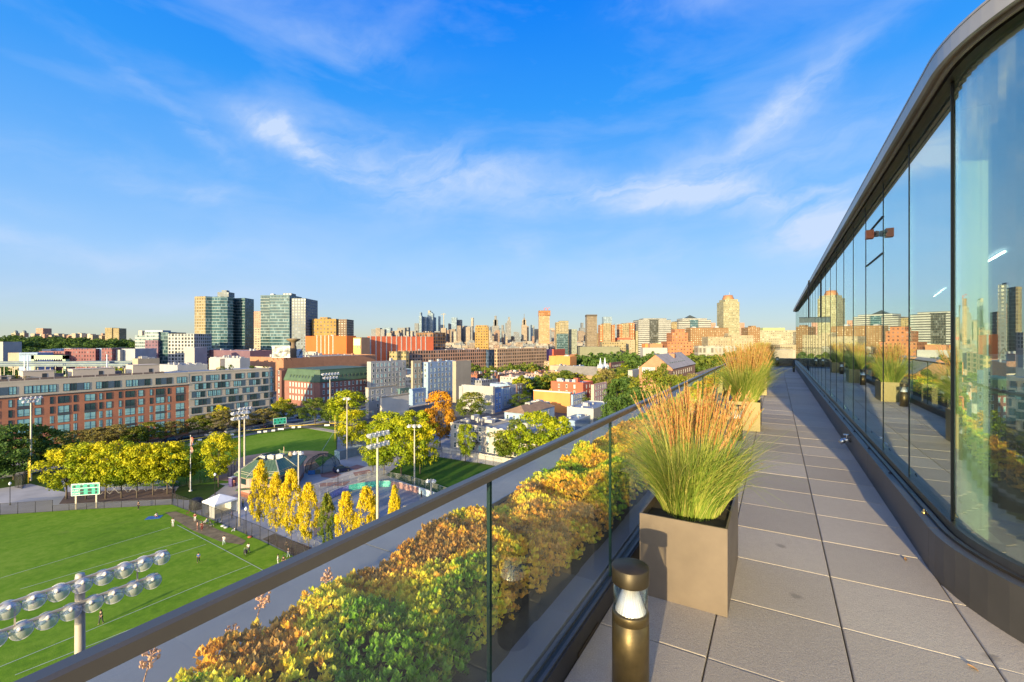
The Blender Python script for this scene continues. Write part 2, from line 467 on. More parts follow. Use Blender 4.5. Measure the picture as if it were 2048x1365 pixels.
# --- plan of the glazed wall: straight, then a quarter turn to the right near the viewer
RC = 1.6; UC = 4.22; VC = .92
def wall_path(o, seg=20, uend=34.3, vend=12.0, part='all'):
    """polyline (u, v) of the wall line moved inward by o"""
    P = []
    if part in ('all', 'straight'): P.append((uend, VC + o))
    n = seg
    for k in range(n + 1):
        a = math.pi / 2 * k / n
        P.append((UC - (RC - o) * math.sin(a), VC + RC - (RC - o) * math.cos(a)))
    if part in ('all', 'end'): P.append((UC - (RC - o), vend))
    return P
def sweep(prof, paths, mi=0, mb=None, smooth=False):
    """prof: closed list of (o, z); paths: function o -> polyline"""
    mb = mb or MB(); n = len(prof)
    L = [paths(o) for o, z in prof]
    for i in range(n):
        j = (i + 1) % n; A, B = L[i], L[j]
        for k in range(len(A) - 1):
            mb.face([(*A[k], prof[i][1]), (*A[k + 1], prof[i][1]), (*B[k + 1], prof[j][1]), (*B[k], prof[j][1])], mi, smooth=False)
    mb.face([(*L[i][0], prof[i][1]) for i in range(n)][::-1], mi); mb.face([(*L[i][-1], prof[i][1]) for i in range(n)], mi)
    return mb
def sub_path(u0, u1):
    return lambda o: [(u0, VC + o), (u1, VC + o)]

pent = thing('glass_penthouse', 'glazed rooftop pavilion with curved glass corner along the right of the terrace', 'building', T(4, 3, 0))
pent_inv = Matrix.Translation(-T(4, 3, 0))
def pbuild(mb, name, mats):
    o = tbuild(mb, name, mats); o.data.transform(pent_inv); o.parent = pent; return o
# curb in lengths with open joints, the curved length last
curb = MB()
cp = [(0, -.04), (.16, -.04), (.16, .30), (.14, .30), (.0, .29)]
us = [34.3] + [UC + 2.45 * k for k in range(12, -1, -1)]
for a, b in zip(us, us[1:]): sweep(cp, sub_path(a - .004, b + .004), 0, curb)
sweep(cp, lambda o: wall_path(o, part='corner'), 0, curb)
sweep(cp, lambda o: [(UC - (RC - o), VC + RC + .004), (UC - (RC - o), 12)], 0, curb)
pbuild(curb, 'curb', grey_metal)
sill = sweep([(.10, .302), (.20, .302), (.20, .345), (.115, .345)], lambda o: wall_path(o))
sweep([(.055, .2965), (.085, .2965), (.085, .312), (.055, .312)], lambda o: wall_path(o), 0, sill)
pbuild(sill, 'window_sill', dark_bronze)
# glass panes: 24 flat, one curved, and the end wall beyond the corner
gz0, gz1 = .345, 3.405
joint = [4.30 + 1.18 * k for k in range(26)]
for k in range(25):
    a, b = joint[k] + .006, joint[k + 1] - .006
    mb = MB().box(a, b, VC + .14, VC + .152, gz0, gz1)
    pbuild(mb, 'glass_panel', [WALLGLASS])
CURVEGLASS = sheet_glass('curved_window_glass', (.78, .90, .84), .32, 0, 3.0, .04)
mb = sweep([(.14, gz0), (.152, gz0), (.152, gz1), (.14, gz1)], lambda o: wall_path(o, 40, part='corner'))
o = pbuild(mb, 'curved_glass_panel', CURVEGLASS); tag(o, 'tall curved corner pane')
for f in o.data.polygons: f.use_smooth = False
for k in range(5):
    v0 = VC + RC + .01 + 1.6 * k
    pbuild(MB().box(UC - RC + .14, UC - RC + .152, v0, v0 + 1.588, gz0, gz1), 'glass_panel', WALLGLASS)
for k in range(26): pbuild(MB().box(joint[k] - .0048, joint[k] + .0048, VC + .135, VC + .153, gz0, gz1), 'mullion', gasket)
for k in range(5):
    v0 = VC + RC + .01 + 1.6 * k; pbuild(MB().box(UC - RC + .134, UC - RC + .155, v0 - .008, v0 - .002, gz0, gz1), 'mullion', gasket)
# head, soffit and fascia
head = sweep([(.10, gz1 - .002), (.20, gz1 - .002), (.20, 3.45), (.10, 3.45)], lambda o: wall_path(o))
pbuild(head, 'window_head', dark_bronze)
sof = sweep([(.03, 3.432), (.30, 3.452), (.30, 3.50), (.03, 3.48)], lambda o: wall_path(o, 30))
sweep([(.055, 3.405), (.075, 3.405), (.075, 3.45), (.055, 3.45)], lambda o: wall_path(o, 30), 0, sof)
pbuild(sof, 'soffit', soffit_m)
fas = MB(); fp = [(0, 3.425), (.026, 3.425), (.026, 3.545), (-.004, 3.545), (-.004, 3.53), (0, 3.53)]
for a, b in zip(us, us[1:]): sweep(fp, sub_path(a - .002, b + .002), 0, fas)
sweep(fp, lambda o: wall_path(o, 30, part='corner'), 0, fas)
sweep(fp, lambda o: [(UC - (RC - o), VC + RC + .003), (UC - (RC - o), 12)], 0, fas)
pbuild(fas, 'roof_fascia', mat('fascia_metal', (.46, .43, .39), .4, .3, .12, 1.0))
rp = wall_path(.027, 30); poly = [(p[0], p[1]) for p in rp] + [(34.3, 12.0)]
pbuild(MB().prism(poly[::-1], 3.50, 3.54), 'roof', mat('roof_membrane', (.5, .5, .48), .8))
# inside
fl = wall_path(.17, 20); poly = [(p[0], p[1]) for p in fl] + [(34.3, 12.0)]
pbuild(MB().prism(poly[::-1], -.045, .0), 'interior_floor', mat('rubber_floor', (.045, .047, .05), .6, 0, .3, 8))
pbuild(MB().prism(poly[::-1], 3.46, 3.499), 'ceiling', mat('ceiling_dark', (.06, .10, .13), .7, 0, .1))
pbuild(MB().box(2.9, 34.2, 7.5, 7.8, 0, 3.46), 'interior_wall', mat('interior_wall_paint', (.05, .11, .14), .6, 0, .2, .5))
pbuild(MB().box(34.0, 34.2, 1.1, 7.5, 0, 3.46), 'end_wall', mat('interior_wall_paint', (.05, .11, .14)))
colm = mat('cream_column', (.75, .75, .58), .55, 0, .06, 1)
for k in range(5):
    u0 = 4.62 + 7.1 * k
    pbuild(MB().box(u0 + .38, u0 + .50, 1.265, 1.447, 0, 3.459), 'column', colm)
LINE = None
def emit(name, c, s):
    m, t, p = newmat(name); p.inputs['Emission Color'].default_value = (*c, 1); p.inputs['Emission Strength'].default_value = s
    p.inputs['Base Color'].default_value = (*c, 1); return m
LINE = emit('lit_strip', (1, .97, .9), 12.0)
for (u0, v0, du, dv) in [(4.2, 3.3, 3.2, .7), (4.3, 4.6, 3.8, .8), (4.2, 5.8, 3.6, .8), (9.0, 4.4, 3.2, .4), (13.0, 4.0, 3.4, .4), (17.0, 4.6, 3.6, .5), (21, 5.0, 4, .6)]:
    pbuild(MB().bar((u0, v0, 3.40), (u0 + du, v0 + dv, 3.40), .03, .02), 'ceiling_light', LINE)
pbuild(MB().lathe([(.0, 3.40), (.06, 3.40), (.085, 3.43), (.085, 3.459)], 20, 0, 3.75, 2.3), 'smoke_detector', mat('white_plastic', (.7, .7, .68), .4, 0, .05))

# --- gym machines inside the pavilion
def gym(kind, u, v, rot, label):
    g = thing('exercise_machine', label, 'gym machine', T(u, v, 0.001), R(rot), 'gym machines inside the pavilion')
    black = mat('black_powder_coat', (.02, .02, .022), .35, .2, .2, 4); steel = mat('brushed_steel', (.45, .46, .47), .3, .9, .1, 4)
    blue = mat('blue_upholstery', (.03, .12, .30), .5, 0, .2, 5)
    fr = MB(); fr.bar((-.8, -.3, .06), (.8, -.3, .06), .08); fr.bar((-.8, .3, .06), (.8, .3, .06), .08)
    fr.bar((-.78, -.33, .05), (-.78, .33, .05), .09); fr.bar((.78, -.33, .05), (.78, .33, .05), .09)
    fr.bar((.5, -.3, .08), (.72, -.3, 1.2), .07); fr.bar((.5, .3, .08), (.72, .3, 1.2), .07); fr.bar((.72, -.33, 1.15), (.72, .33, 1.15), .06)
    fr.bar((0.1, 0, .1), (.35, 0, .62), .09)
    fr.build('frame', black, g)
    if kind == 0:
        MB().box(-.75, .6, -.24, .24, .10, .18).build('running_belt', mat('belt_rubber', (.03, .03, .03), .7), g)
        MB().box(.66, .80, -.36, .36, 1.18, 1.45).build('console', blue, g)
        for s in (-1, 1): MB().path([(.7, .36 * s, 1.12), (.25, .36 * s, 1.0), (0.1, .36 * s, .95)], .022, 8).build('handle', steel, g)
    else:
        MB().box(-.5, .2, -.17, .17, .44, .52).build('seat', blue, g)
        MB().box(.55, .68, -.2, .2, .55, 1.25).build('backrest', blue, g)
        MB().lathe([(0, -.03), (.22, -.03), (.22, .03), (0, .03)], 24).move(Matrix.Translation((.1, .36, .45)) @ Matrix.Rotation(R(90), 4, 'X')).build('weight_plate', steel, g)
gym(0, 6.0, 2.0, 35, 'black treadmill with blue console nearest the curved glass')
gym(1, 7.5, 2.55, 60, 'weight machine with blue pads behind the curved glass')
gym(0, 9.2, 3.3, 20, 'treadmill with blue console deep inside the gym')
gym(1, 11.0, 4.1, 200, 'seated machine with blue pads beside the cream column')
gym(0, 13.0, 2.6, 25, 'treadmill seen through the flat panes')

# --- bits fixed to the wall
al = thing('alarm_strobe', 'orange brown box on a bracket high on the glass wall', 'alarm', T(6.72, VC + .10, 1.6))
M3 = Matrix(((SU, CU, 0), (CU, -SU, 0), (0, 0, 1))).to_4x4()
def tpart(mb, name, mats, parent):
    mb.move(M3); mb.f = [f[::-1] for f in mb.f]; mb.uv = [u[::-1] for u in mb.uv]
    return mb.build(name, mats, parent)
al.location = T(6.9, VC + .10, 2.87)
tpart(MB().box(-.045, .045, -.09, -.015, -.05, .05), 'housing', mat('rust_orange_paint', (.42, .10, .025), .45, 0, .1), al)
tpart(MB().box(-.15, .15, -.015, .0, -.012, .012).box(-.03, .03, -.013, .035, -.03, .03), 'bracket', grey_metal, al)
vent = MB().box(6.68, 7.82, VC + .128, VC + .139, 2.60, 2.612).box(6.68, 7.82, VC + .128, VC + .139, 3.02, 3.032)
pbuild(vent, 'vent_frame', gasket)
pl = thing('blade_sign', 'dark green rectangular plate sticking out from the far end of the glass wall', 'sign', T(17.5, VC - .02, 2.25))
tpart(MB().box(-.012, .012, -.26, .28, -.085, .085), 'plate', sheet_glass('green_smoked_plate', (.10, .17, .12), .08, .05, 5, .25), pl)
tpart(MB().box(-.02, .02, -.02, .02, .085, 1.28).box(-.03, .03, -.27, .29, .078, .092), 'hanger', gasket, pl)
fa = thing('hose_valve', 'small silver hose valve on the terrace curb', 'valve', T(8.05, VC, .17))
tpart(MB().tube((0, 0, 0), (0, -.09, 0), .028, n=12).tube((0, -.075, 0), (0, -.13, -.05), .034, .03, n=12), 'body', mat('nickel', (.6, .58, .55), .25, .9, .1), fa)
tpart(MB().tube((0, -.05, .03), (0, -.05, .075), .008, n=8).lathe([(0, .07), (.045, .07), (.045, .082), (0, .082)], 16, 0, 0, -.05), 'handwheel', mat('nickel', (.6, .58, .55)), fa)
for k in range(9):
    u = 4.55 + 1.18 * k
    s = thing('bolt_stud', 'small black stud on the curb ledge below the glass', 'stud', T(u, VC + .045, .291), 0, 'studs along the curb ledge')
    tpart(MB().lathe([(.014, 0), (.014, .012), (.006, .014), (.006, .03), (0, .031)], 10), 'stud_pin', mat('brass' if k == 0 else 'black_powder_coat', (.55, .40, .14) if k == 0 else (.02, .02, .022), .35, .8 if k == 0 else .2), s)
    if k == 0: s['label'] = 'brass coloured stud on the curb ledge at the curved corner'; del s['group']

# --- end of the terrace
endm = dark_bronze
ep = thing('end_parapet', 'low dark parapet closing the far end of the terrace', 'parapet', T(34.6, 0, 0))
tpart(MB().box(0, .35, -3.0, 12, -.3, .42), 'wall', dark_bronze, ep)
eg = thing('end_guard', 'clear glass guard with a dark rail across the far end of the terrace', 'railing', T(34.5, 0, 0))
tpart(MB().box(-.02, .02, -.9, .92, 1.09, 1.125), 'rail', dark_bronze, eg)
for k in range(2): tpart(MB().box(-.006, .006, -.9 + .91 * k, -.0 + .91 * k, .1, 1.09), 'glass_panel', RAILGLASS, eg)
pp = thing('post', 'short dark post at the far end of the glass wall', 'post', T(27.0, .75, 0))
tpart(MB().lathe([(.05, 0), (.05, .55), (.03, .6), (0, .61)], 12), 'shaft', gasket, pp)

# --- guard rail on the left
gr = thing('glass_guard_rail', 'frameless glass guard with bronze top rail along the left of the terrace', 'railing', T(0, -.9, 0))
GV = -.905
def g(mb, name, mats): return tpart(mb, name, mats, gr)
r_ = MB()
prof = [(-.018, 1.098), (-.018, 1.119), (-.013, 1.125), (.013, 1.125), (.018, 1.119), (.018, 1.093)]
N = len(prof)
for i in range(N):
    a, b = prof[i], prof[(i + 1) % N]
    r_.face([(-1.5, GV + .9 + a[0], a[1]), (34.45, GV + .9 + a[0], a[1]), (34.45, GV + .9 + b[0], b[1]), (-1.5, GV + .9 + b[0], b[1])], smooth=False)
o = g(r_, 'top_rail', mat('rail_bronze', (.15, .128, .10), .36, .5, .1, 2))
sh = MB().box(-4, 34.45, GV + .9 - .045, GV + .9 + .04, -.12, .118)
g(sh, 'base_shoe', dark_bronze)
sh2 = MB().box(-4, 34.45, GV + .9 + .014, GV + .9 + .030, .118, .128).box(-4, 34.45, GV + .9 - .034, GV + .9 - .014, .118, .128)
g(sh2, 'shoe_cap', grey_metal)
for k in range(40): g(MB().box(1.35 + .8 * k, 1.65 + .8 * k, GV + .9 + .040, GV + .9 + .044, .0, .022), 'weep_cover', bronze)
gj = [1.394 * k for k in range(-1, 25)]
for a, b in zip(gj, gj[1:]):
    g(MB().box(a + .006, b - .006, GV + .9 - .0065, GV + .9 + .0065, .115, 1.10), 'glass_panel', RAILGLASS)
for a in gj:
    for s in (-1, 1): g(MB().box(a + s * .0055 - .0012, a + s * .0055 + .0012, GV + .9 - .007, GV + .9 + .007, .118, 1.098), 'glass_edge', glass_edge)

# --- green roof strip: tray, coping, sedum
tray = MB().box(-4, 34.5, -1.97, -.955, -.30, .13)
tag(tbuild(tray, 'roof_tray', mat('grey_membrane', (.16, .155, .15), .6, 0, .15, 1.2)), kind='structure')
cop = thing('parapet_coping', 'wide grey coping beyond the planted strip', 'coping', T(0, -2.2, 0))
cm = MB(); k = -4.0
while k < 34.4:
    e = min(k + 3.03, 34.5); cm.box(k + .004, e - .004, -.17, .235, -.5, .29); k = e
tpart(cm, 'cap', mat('coping_metal', (.33, .31, .285), .45, .35, .14, 1.5, .1, 8), cop)
tpart(MB().box(-4, 34.5, .2355, .262, -.3, .262), 'drip_edge', gasket, cop)

def leaf_mat(name, stops, rough=.5, trans=.35, nscale=1.3, attr_w=.6, spec=.4):
    m, t, p = newmat(name)
    a = t.n.new('ShaderNodeAttribute'); a.attribute_name = 'rnd'
    f = t.math('ADD', t.math('MULTIPLY', a.outputs['Fac'], attr_w), t.math('MULTIPLY', t.noise(t.coord(), nscale, 3), 1 - attr_w))
    c = t.ramp(f, stops)
    t.set(p.inputs['Base Color'], c); p.inputs['Roughness'].default_value = rough; p.inputs['Specular IOR Level'].default_value = spec
    if trans:
        tl = t.n.new('ShaderNodeBsdfTranslucent'); t.set(tl.inputs[0], c)
        mx = t.n.new('ShaderNodeMixShader'); mx.inputs[0].default_value = trans
        t.l.new(p.outputs[0], mx.inputs[1]); t.l.new(tl.outputs[0], mx.inputs[2]); t.l.new(mx.outputs[0], t.n['Material Output'].inputs[0])
    return m

def sedum():
    """fleshy rosettes over a mounded bed"""
    def vnoise(u, v, s, seed):
        r = np.random.default_rng(seed); G = r.random((64, 64))
        x, y = u * s + 13.1, v * s + 7.7; xi, yi = np.floor(x).astype(int), np.floor(y).astype(int); fx, fy = x - xi, y - yi
        fx = fx * fx * (3 - 2 * fx); fy = fy * fy * (3 - 2 * fy)
        g_ = lambda i, j: G[i % 64, j % 64]
        return (g_(xi, yi) * (1 - fx) + g_(xi + 1, yi) * fx) * (1 - fy) + (g_(xi, yi + 1) * (1 - fx) + g_(xi + 1, yi + 1) * fx) * fy
    VV, QQ, RR = [], [], []; nv = 0
    bands = [(.15, 1.3, 2700, .032, 8), (1.3, 2.6, 4600, .032, 8), (2.6, 4.5, 5600, .034, 8), (4.5, 8, 7000, .038, 7), (8, 16, 7000, .055, 6), (16, 34, 6000, .09, 5)]
    for u0, u1, n, L, nl in bands:
        u = rng.uniform(u0, u1, n); v = rng.uniform(-1.98, -1.0, n)
        edge_in = -1.13 + .10 * (vnoise(u, v * 0, 1.6, 3) - .5) * 2 + .03 * (vnoise(u, v * 0, 9, 4) - .5)
        edge_out = -1.93 + .05 * (vnoise(u, v * 0, 2.0, 5) - .5)
        keep = (v < edge_in) & (v > edge_out)
        u, v = u[keep], v[keep]; ei, eo = edge_in[keep], edge_out[keep]; n = len(u)
        mid = np.clip(np.minimum((ei - v) / .16, (v - eo) / .07), 0, 1) ** .6
        z = .165 + mid * (.085 + .155 * vnoise(u, v, 2.2, 1) + .12 * vnoise(u, v, 5, 2) ** 1.5) + rng.normal(0, .014, n)
        patch = .60 * vnoise(u, v, 2.7, 8) + .40 * vnoise(u, v, 8, 9)
        patch = np.clip((patch - .5) * 1.7 + .51 + rng.normal(0, .10, n), 0, 1)
        for k in range(nl):
            a = 2 * math.pi * (k / nl) * 1.62 + rng.uniform(0, 6.28, n)
            tier = k / nl
            ln = L * rng.uniform(.75, 1.25, n) * (1 - .25 * tier); w = ln * .60
            lift = .35 + 1.0 * tier + rng.uniform(-.2, .2, n)
            cx, cy = np.cos(a), np.sin(a)
            dz = np.sin(lift); dh = np.cos(lift)
            base = np.stack([u, v, z], 1)
            d = np.stack([cx * dh, cy * dh, dz], 1); s = np.stack([-cy, cx, np.zeros(n)], 1); up = np.stack([-cx * dz, -cy * dz, dh], 1)
            p0 = base; p1 = base + d * (ln * .62)[:, None] + s * w[:, None] * .5 - up * (ln * .08)[:, None]
            p3 = base + d * (ln * .62)[:, None] - s * w[:, None] * .5 - up * (ln * .08)[:, None]
            p2 = base + d * ln[:, None] + up * (ln * .22)[:, None]
            pm = base + d * (ln * .55)[:, None] + up * (ln * .10)[:, None]
            P = np.stack([p0, p1, p2, p3, pm], 1).reshape(-1, 3); VV.append(P)
            i = nv + np.arange(n) * 5
            QQ.append(np.stack([i, i + 1, i + 2, i + 4], 1)); QQ.append(np.stack([i, i + 4, i + 2, i + 3], 1))
            rr = np.clip(patch + .05 * (tier - .5), 0, 1); RR += [rr, rr]; nv += n * 5
    V = np.concatenate(VV); Q = np.concatenate(QQ); r = np.concatenate(RR)
    W = np.stack([V[:, 0] * SU + V[:, 1] * CU, V[:, 0] * CU - V[:, 1] * SU, V[:, 2] + ZD], 1)
    m = leaf_mat('sedum_foliage', [(0, (.10, .24, .02)), (.14, (.32, .60, .04)), (.24, (.15, .16, .04)), (.32, (.62, .74, .05)), (.48, (.98, .82, .07)), (.64, (.98, .64, .07)), (.78, (.92, .46, .08)), (.86, (.30, .22, .07)), (1, (.80, .42, .10))], .42, .42, 2.0, .92)
    o = link('sedum_bed', np_mesh('sedum_bed', W, Q[:, ::-1], m, r)); tag(o, 'gold, rust and green sedum covering the roof strip beyond the glass guard', 'ground cover', kind='stuff')
    soil = MB(); nu, nvv = 70, 8
    for i in range(nu):
        for j in range(nvv):
            def pt(i, j):
                u_ = .0 + 34 * (i / nu) ** 1.5; v_ = -1.94 + .86 * j / nvv
                return (u_, v_, .128 if j in (0, nvv) else .165 + .02 * math.sin(i * 2.1 + j))
            soil.face([pt(i, j), pt(i + 1, j), pt(i + 1, j + 1), pt(i, j + 1)])
    tag(tbuild(soil, 'planting_soil', mat('dark_soil', (.035, .028, .018), .95, 0, .3, 20)), kind='structure')
    # dry flower stalks
    mst = mat('dry_stalk', (.62, .34, .22), .7, 0, .2, 10)
    for i, (u_, v_, h_) in enumerate([(.74, -1.97, .20), (1.165, -1.99, .20), (1.48, -1.96, .16), (1.02, -1.96, .12), (.55, -1.95, .14)]):
        mb = MB(); z0 = .27; tip = (.03, .02, h_)
        mb.path([(0, 0, 0), (.012, 0, h_ * .5), tip], .0022, 6)
        rr = random.Random(i)
        for k in range(26):
            a, b_ = rr.uniform(0, 6.28), rr.uniform(-.2, 1.1); e = .03 * rr.uniform(.4, 1)
            t0 = rr.uniform(.72, 1.0); c = (tip[0] * t0, tip[1] * t0, h_ * t0)
            q = (c[0] + e * math.cos(a), c[1] + e * math.sin(a), c[2] + e * b_)
            mb.tube(c, q, .0011, .0018, 5); mb.lathe([(0, -.004), (.0045, 0), (0, .005)], 6, 0, 0, 0)
            n = 12
            for j in range(len(mb.v) - n * 3 if False else 0): pass
            mb.box(q[0] - .004, q[0] + .004, q[1] - .004, q[1] + .004, q[2] - .003, q[2] + .005)
        o = tbuild(mb, 'flower_stalk', mst, loc=(u_, v_, z0)); o.location = T(u_, v_, z0)
        tag(o, ['tall dry pink flower stalk leaning over the grey coping', 'dry stalk at the outer edge of the sedum', 'short dry pink stalk at the outer edge of the sedum', 'smallest dry stalk against the coping', 'dry pink stalk at the near end of the sedum'][i], 'dried flower')
sedum()

# --- planters, grasses, bollards
BR = {}
def planter(u, label, w=.504, v0=-.748, d=.84, mt=None):
    p = thing('planter', label, 'planter', T(u, v0, 0.001), 0, 'metal planters along the guard rail')
    mt = mt or mat('bronze_planter', (.175, .138, .105), .46, .35, .2, 2.2, .10, 4)
    t = .012
    mb = MB(); h = .508
    mb.box(0, d, 0, t, 0, h).box(0, d, w - t, w, 0, h).box(0, t, t, w - t, 0, h).box(d - t, d, t, w - t, 0, h)
    tpart(mb, 'shell', mt, p)
    tpart(MB().box(t, d - t, t, w - t, h - .09, h - .05), 'soil', mat('dark_soil', (.035, .028, .018)), p)
    return p
def grass_clump(u, v, du, dv, h, seed, nb=1500, npl=230, label='', fine=1.0):
    """arching blades and upright seed plumes of feather reed grass, rooted at planter height"""
    r = np.random.default_rng(seed)
    def strips(n, hmin, hmax, spread, droop, wid, seg, zb=0.0, upright=0.0):
        a = r.uniform(0, 2 * math.pi, n); rad = np.sqrt(r.uniform(0, 1, n))
        bx = rad * np.cos(a) * du * .5; by = rad * np.sin(a) * dv * .5
        L = r.uniform(hmin, hmax, n); az = a + r.normal(0, .5, n)
        lean = (spread * (.25 + rad) * r.uniform(.4, 1.2, n)); dr = droop * r.uniform(.4, 1.5, n)
        P = []; kt = r.uniform(.35, .9, n); kx = r.normal(0, .35, n); ky = r.normal(0, .35, n); kz = np.abs(r.normal(0, .35, n)) * (r.random(n) < .35)
        for k in range(seg + 1):
            t = k / seg
            hor = L * (lean * t + dr * t ** 2.6); z = L * (t - .55 * dr * t ** 3 - .25 * lean * t)
            x = bx + np.cos(az) * hor; y = by + np.sin(az) * hor + WINDV * L * t ** 2
            x = x + WINDU * L * t ** 2 + kx * L * np.maximum(t - kt, 0) ** 1.5; y = y + ky * L * np.maximum(t - kt, 0) ** 1.5; z = z - kz * L * np.maximum(t - kt, 0) ** 1.3
            w = wid * (1 - t) ** .6 * np.minimum(1, .4 + 3 * t)
            sx, sy = -np.sin(az + .8), np.cos(az + .8)
            P.append((np.stack([x - sx * w, y - sy * w, z + zb], 1), np.stack([x + sx * w, y + sy * w, z + zb], 1)))
        return P, n, (bx, by, az, L)
    WINDU, WINDV = -.03, .01
    def to_mesh(P, n, name, m, val):
        seg = len(P) - 1; V = np.concatenate([np.concatenate([a, b]) for a, b in P]); Q = []; rr = []
        for k in range(seg):
            o0 = k * 2 * n; i = np.arange(n); Q.append(np.stack([o0 + i, o0 + n + i, o0 + 3 * n + i, o0 + 2 * n + i], 1)); rr.append(val)
        W = np.stack([V[:, 0] * SU + V[:, 1] * CU, V[:, 0] * CU - V[:, 1] * SU, V[:, 2]], 1)
        return np_mesh(name, W, np.concatenate(Q), m, np.concatenate(rr))
    if 'bl' not in BR:
        BR['bl'] = leaf_mat('grass_blades', [(0, (.12, .20, .03)), (.45, (.24, .34, .05)), (.75, (.42, .45, .09)), (.93, (.60, .50, .18)), (1, (.45, .30, .12))], .5, .35, 3, .85)
        BR['pl'] = leaf_mat('grass_plumes', [(0, (.34, .13, .04)), (.5, (.55, .25, .08)), (1, (.68, .40, .17))], .7, .35, 3, .9)
    g_ = thing('ornamental_grass', label, 'grass', T(u, v, .43), 0, 'ornamental grasses in the planters')
    P, n, _ = strips(nb, .45 * h, 1.22 * h, .28, .38, .0028 * fine, 8)
    link('blades', to_mesh(P, n, 'blades', BR['bl'], r.uniform(0, 1, n)), g_)
    # plumes: a thin stem and a fluffy spindle of short bristles
    a = r.uniform(0, 2 * math.pi, npl); rad = np.sqrt(r.uniform(0, 1, npl)); bx = rad * np.cos(a) * du * .4; by = rad * np.sin(a) * dv * .4
    L = h * r.uniform(.95, 1.36, npl); lean = .25 * rad * r.uniform(.1, 1.5, npl); az = a + r.normal(0, .4, npl)
    dr = r.uniform(.0, .13, npl)
    def stem(t):
        hor = L * (lean * t + dr * t ** 3)
        return np.stack([bx + np.cos(az) * hor + .06 * L * t ** 2, by + np.sin(az) * hor, L * (t - .2 * lean * t - .3 * dr * t ** 3)], 1)
    P = []
    for k in range(6):
        c = stem(k / 5); w = .0011 * fine; P.append((c - [w, w, 0], c + [w, w, 0]))
    link('stems', to_mesh(P, npl, 'stems', BR['bl'], r.uniform(.6, 1, npl)), g_)
    VV, QQ, RR = [], [], []; nv = 0; base = r.uniform(0, 1, npl); nb_ = int(34 / fine ** .6)
    for k in range(nb_):
        t = .70 + .30 * k / nb_; c = stem(t); ca = r.uniform(0, 6.28, npl)
        env = math.sin(math.pi * min(1, (k + 1.5) / (nb_ + 1))) ** .7
        ln = .030 * env * r.uniform(.6, 1.2, npl); wd = .0032 * fine ** .9
        d = np.stack([np.cos(ca) * .38, np.sin(ca) * .38, np.full(npl, .9)], 1); s = np.stack([-np.sin(ca), np.cos(ca), np.zeros(npl)], 1)
        VV.append(np.stack([c - s * wd, c + s * wd, c + d * ln[:, None] + s * wd * .4, c + d * ln[:, None] - s * wd * .4], 1).reshape(-1, 3))
        i = nv + np.arange(npl) * 4; QQ.append(np.stack([i, i + 1, i + 2, i + 3], 1)); RR.append(np.clip(base + r.normal(0, .1, npl), 0, 1)); nv += npl * 4
    V = np.concatenate(VV); W = np.stack([V[:, 0] * SU + V[:, 1] * CU, V[:, 0] * CU - V[:, 1] * SU, V[:, 2]], 1)
    link('plumes', np_mesh('plumes', W, np.concatenate(QQ), BR['pl'], np.concatenate(RR)), g_)
    return g_
planter(-3.2, 'bronze planter standing behind the viewpoint', mt=None)
grass_clump(-2.78, -.50, .62, .40, .86, 19, nb=1500, npl=220, fine=1.2, label='feathery grass in the planter behind the viewpoint')
PU = [2.895, 9.05, 15.15, 21.25, 27.35]
pn = ['bronze planter with grass nearest the viewer', 'second planter with grass along the rail', 'third planter with grass along the rail', 'fourth planter with grass along the rail', 'farthest planter with grass along the rail']
olive = mat('yellow_lit_planter', (.185, .15, .065), .42, .35, .10, 1.2, .04, 3)  # same planters as the first, with yellow reflected sunlight put into the colour
for i, u in enumerate(PU):
    planter(u, pn[i], mt=None if i == 0 else olive)
    grass_clump(u + .42, -.50, .54, .36, .68 if i == 0 else .86, 20 + i, nb=[3400, 2200, 1100, 800, 600][i], npl=[210, 300, 240, 200, 160][i], fine=[1, 1.3, 1.8, 2.3, 2.6][i],
                label=['large feathery grass with orange plumes in the nearest planter', 'feathery grass with orange plumes in the second planter', 'orange plumed grass in the third planter', 'orange plumed grass in the fourth planter', 'orange plumed grass in the farthest planter'][i])
def bollard(u, v, label):
    b = thing('bollard_light', label, 'bollard light', T(u, v, 0.001), 0, 'bollard lights along the guard rail')
    r0 = .0835
    MB().lathe([(0, .0), (r0, .0), (r0, .305), (r0 - .003, .307), (r0 - .003, .310), (r0, .312), (r0, .345), (r0 - .004, .352), (r0 - .012, .352), (0, .350)], 48).build('post', BOL, b)
    MB().lathe([(r0 - .006, .352), (r0 - .006, .482), (r0 - .010, .482), (r0 - .010, .352)], 40).build('lens', LENS, b)
    MB().lathe([(.070, .353), (.024, .480), (.0, .480)], 40).build('reflector', REFL, b)
    MB().lathe([(0, .482), (r0, .482), (r0 + .0005, .485), (r0, .552), (r0 - .003, .555), (0, .555)], 48).build('cap', CAPM, b)
    return b
BOL = mat('bollard_bronze', (.125, .092, .040), .42, .65, .25, 9, .06, 60)
CAPM = mat('bollard_cap_bronze', (.055, .042, .022), .45, .5, .15, 9)
LENS = sheet_glass('bollard_lens', (.96, .96, .95), .06, 0, 4)
def refl():
    m, t, p = newmat('faceted_reflector')
    sp = t.n.new('ShaderNodeSeparateXYZ'); t.l.new(t.coord(), sp.inputs[0])
    a = t.math('ARCTAN2', sp.outputs[1], sp.outputs[0])
    w = t.math('SINE', t.math('MULTIPLY', a, 26.0))
    p.inputs['Base Color'].default_value = (.88, .88, .87, 1); p.inputs['Metallic'].default_value = .35; p.inputs['Roughness'].default_value = .30
    t.set(p.inputs['Normal'], t.bump(w, .2, .003)); return m
REFL = refl()
for i, u in enumerate([2.10, 8.15, 14.3, 20.4, 26.5]):
    bollard(u, -.585 if i == 0 else -.55, ['bronze bollard light nearest the viewer', 'bollard light before the second planter', 'bollard light before the third planter', 'bollard light before the fourth planter', 'bollard light before the farthest planter'][i])
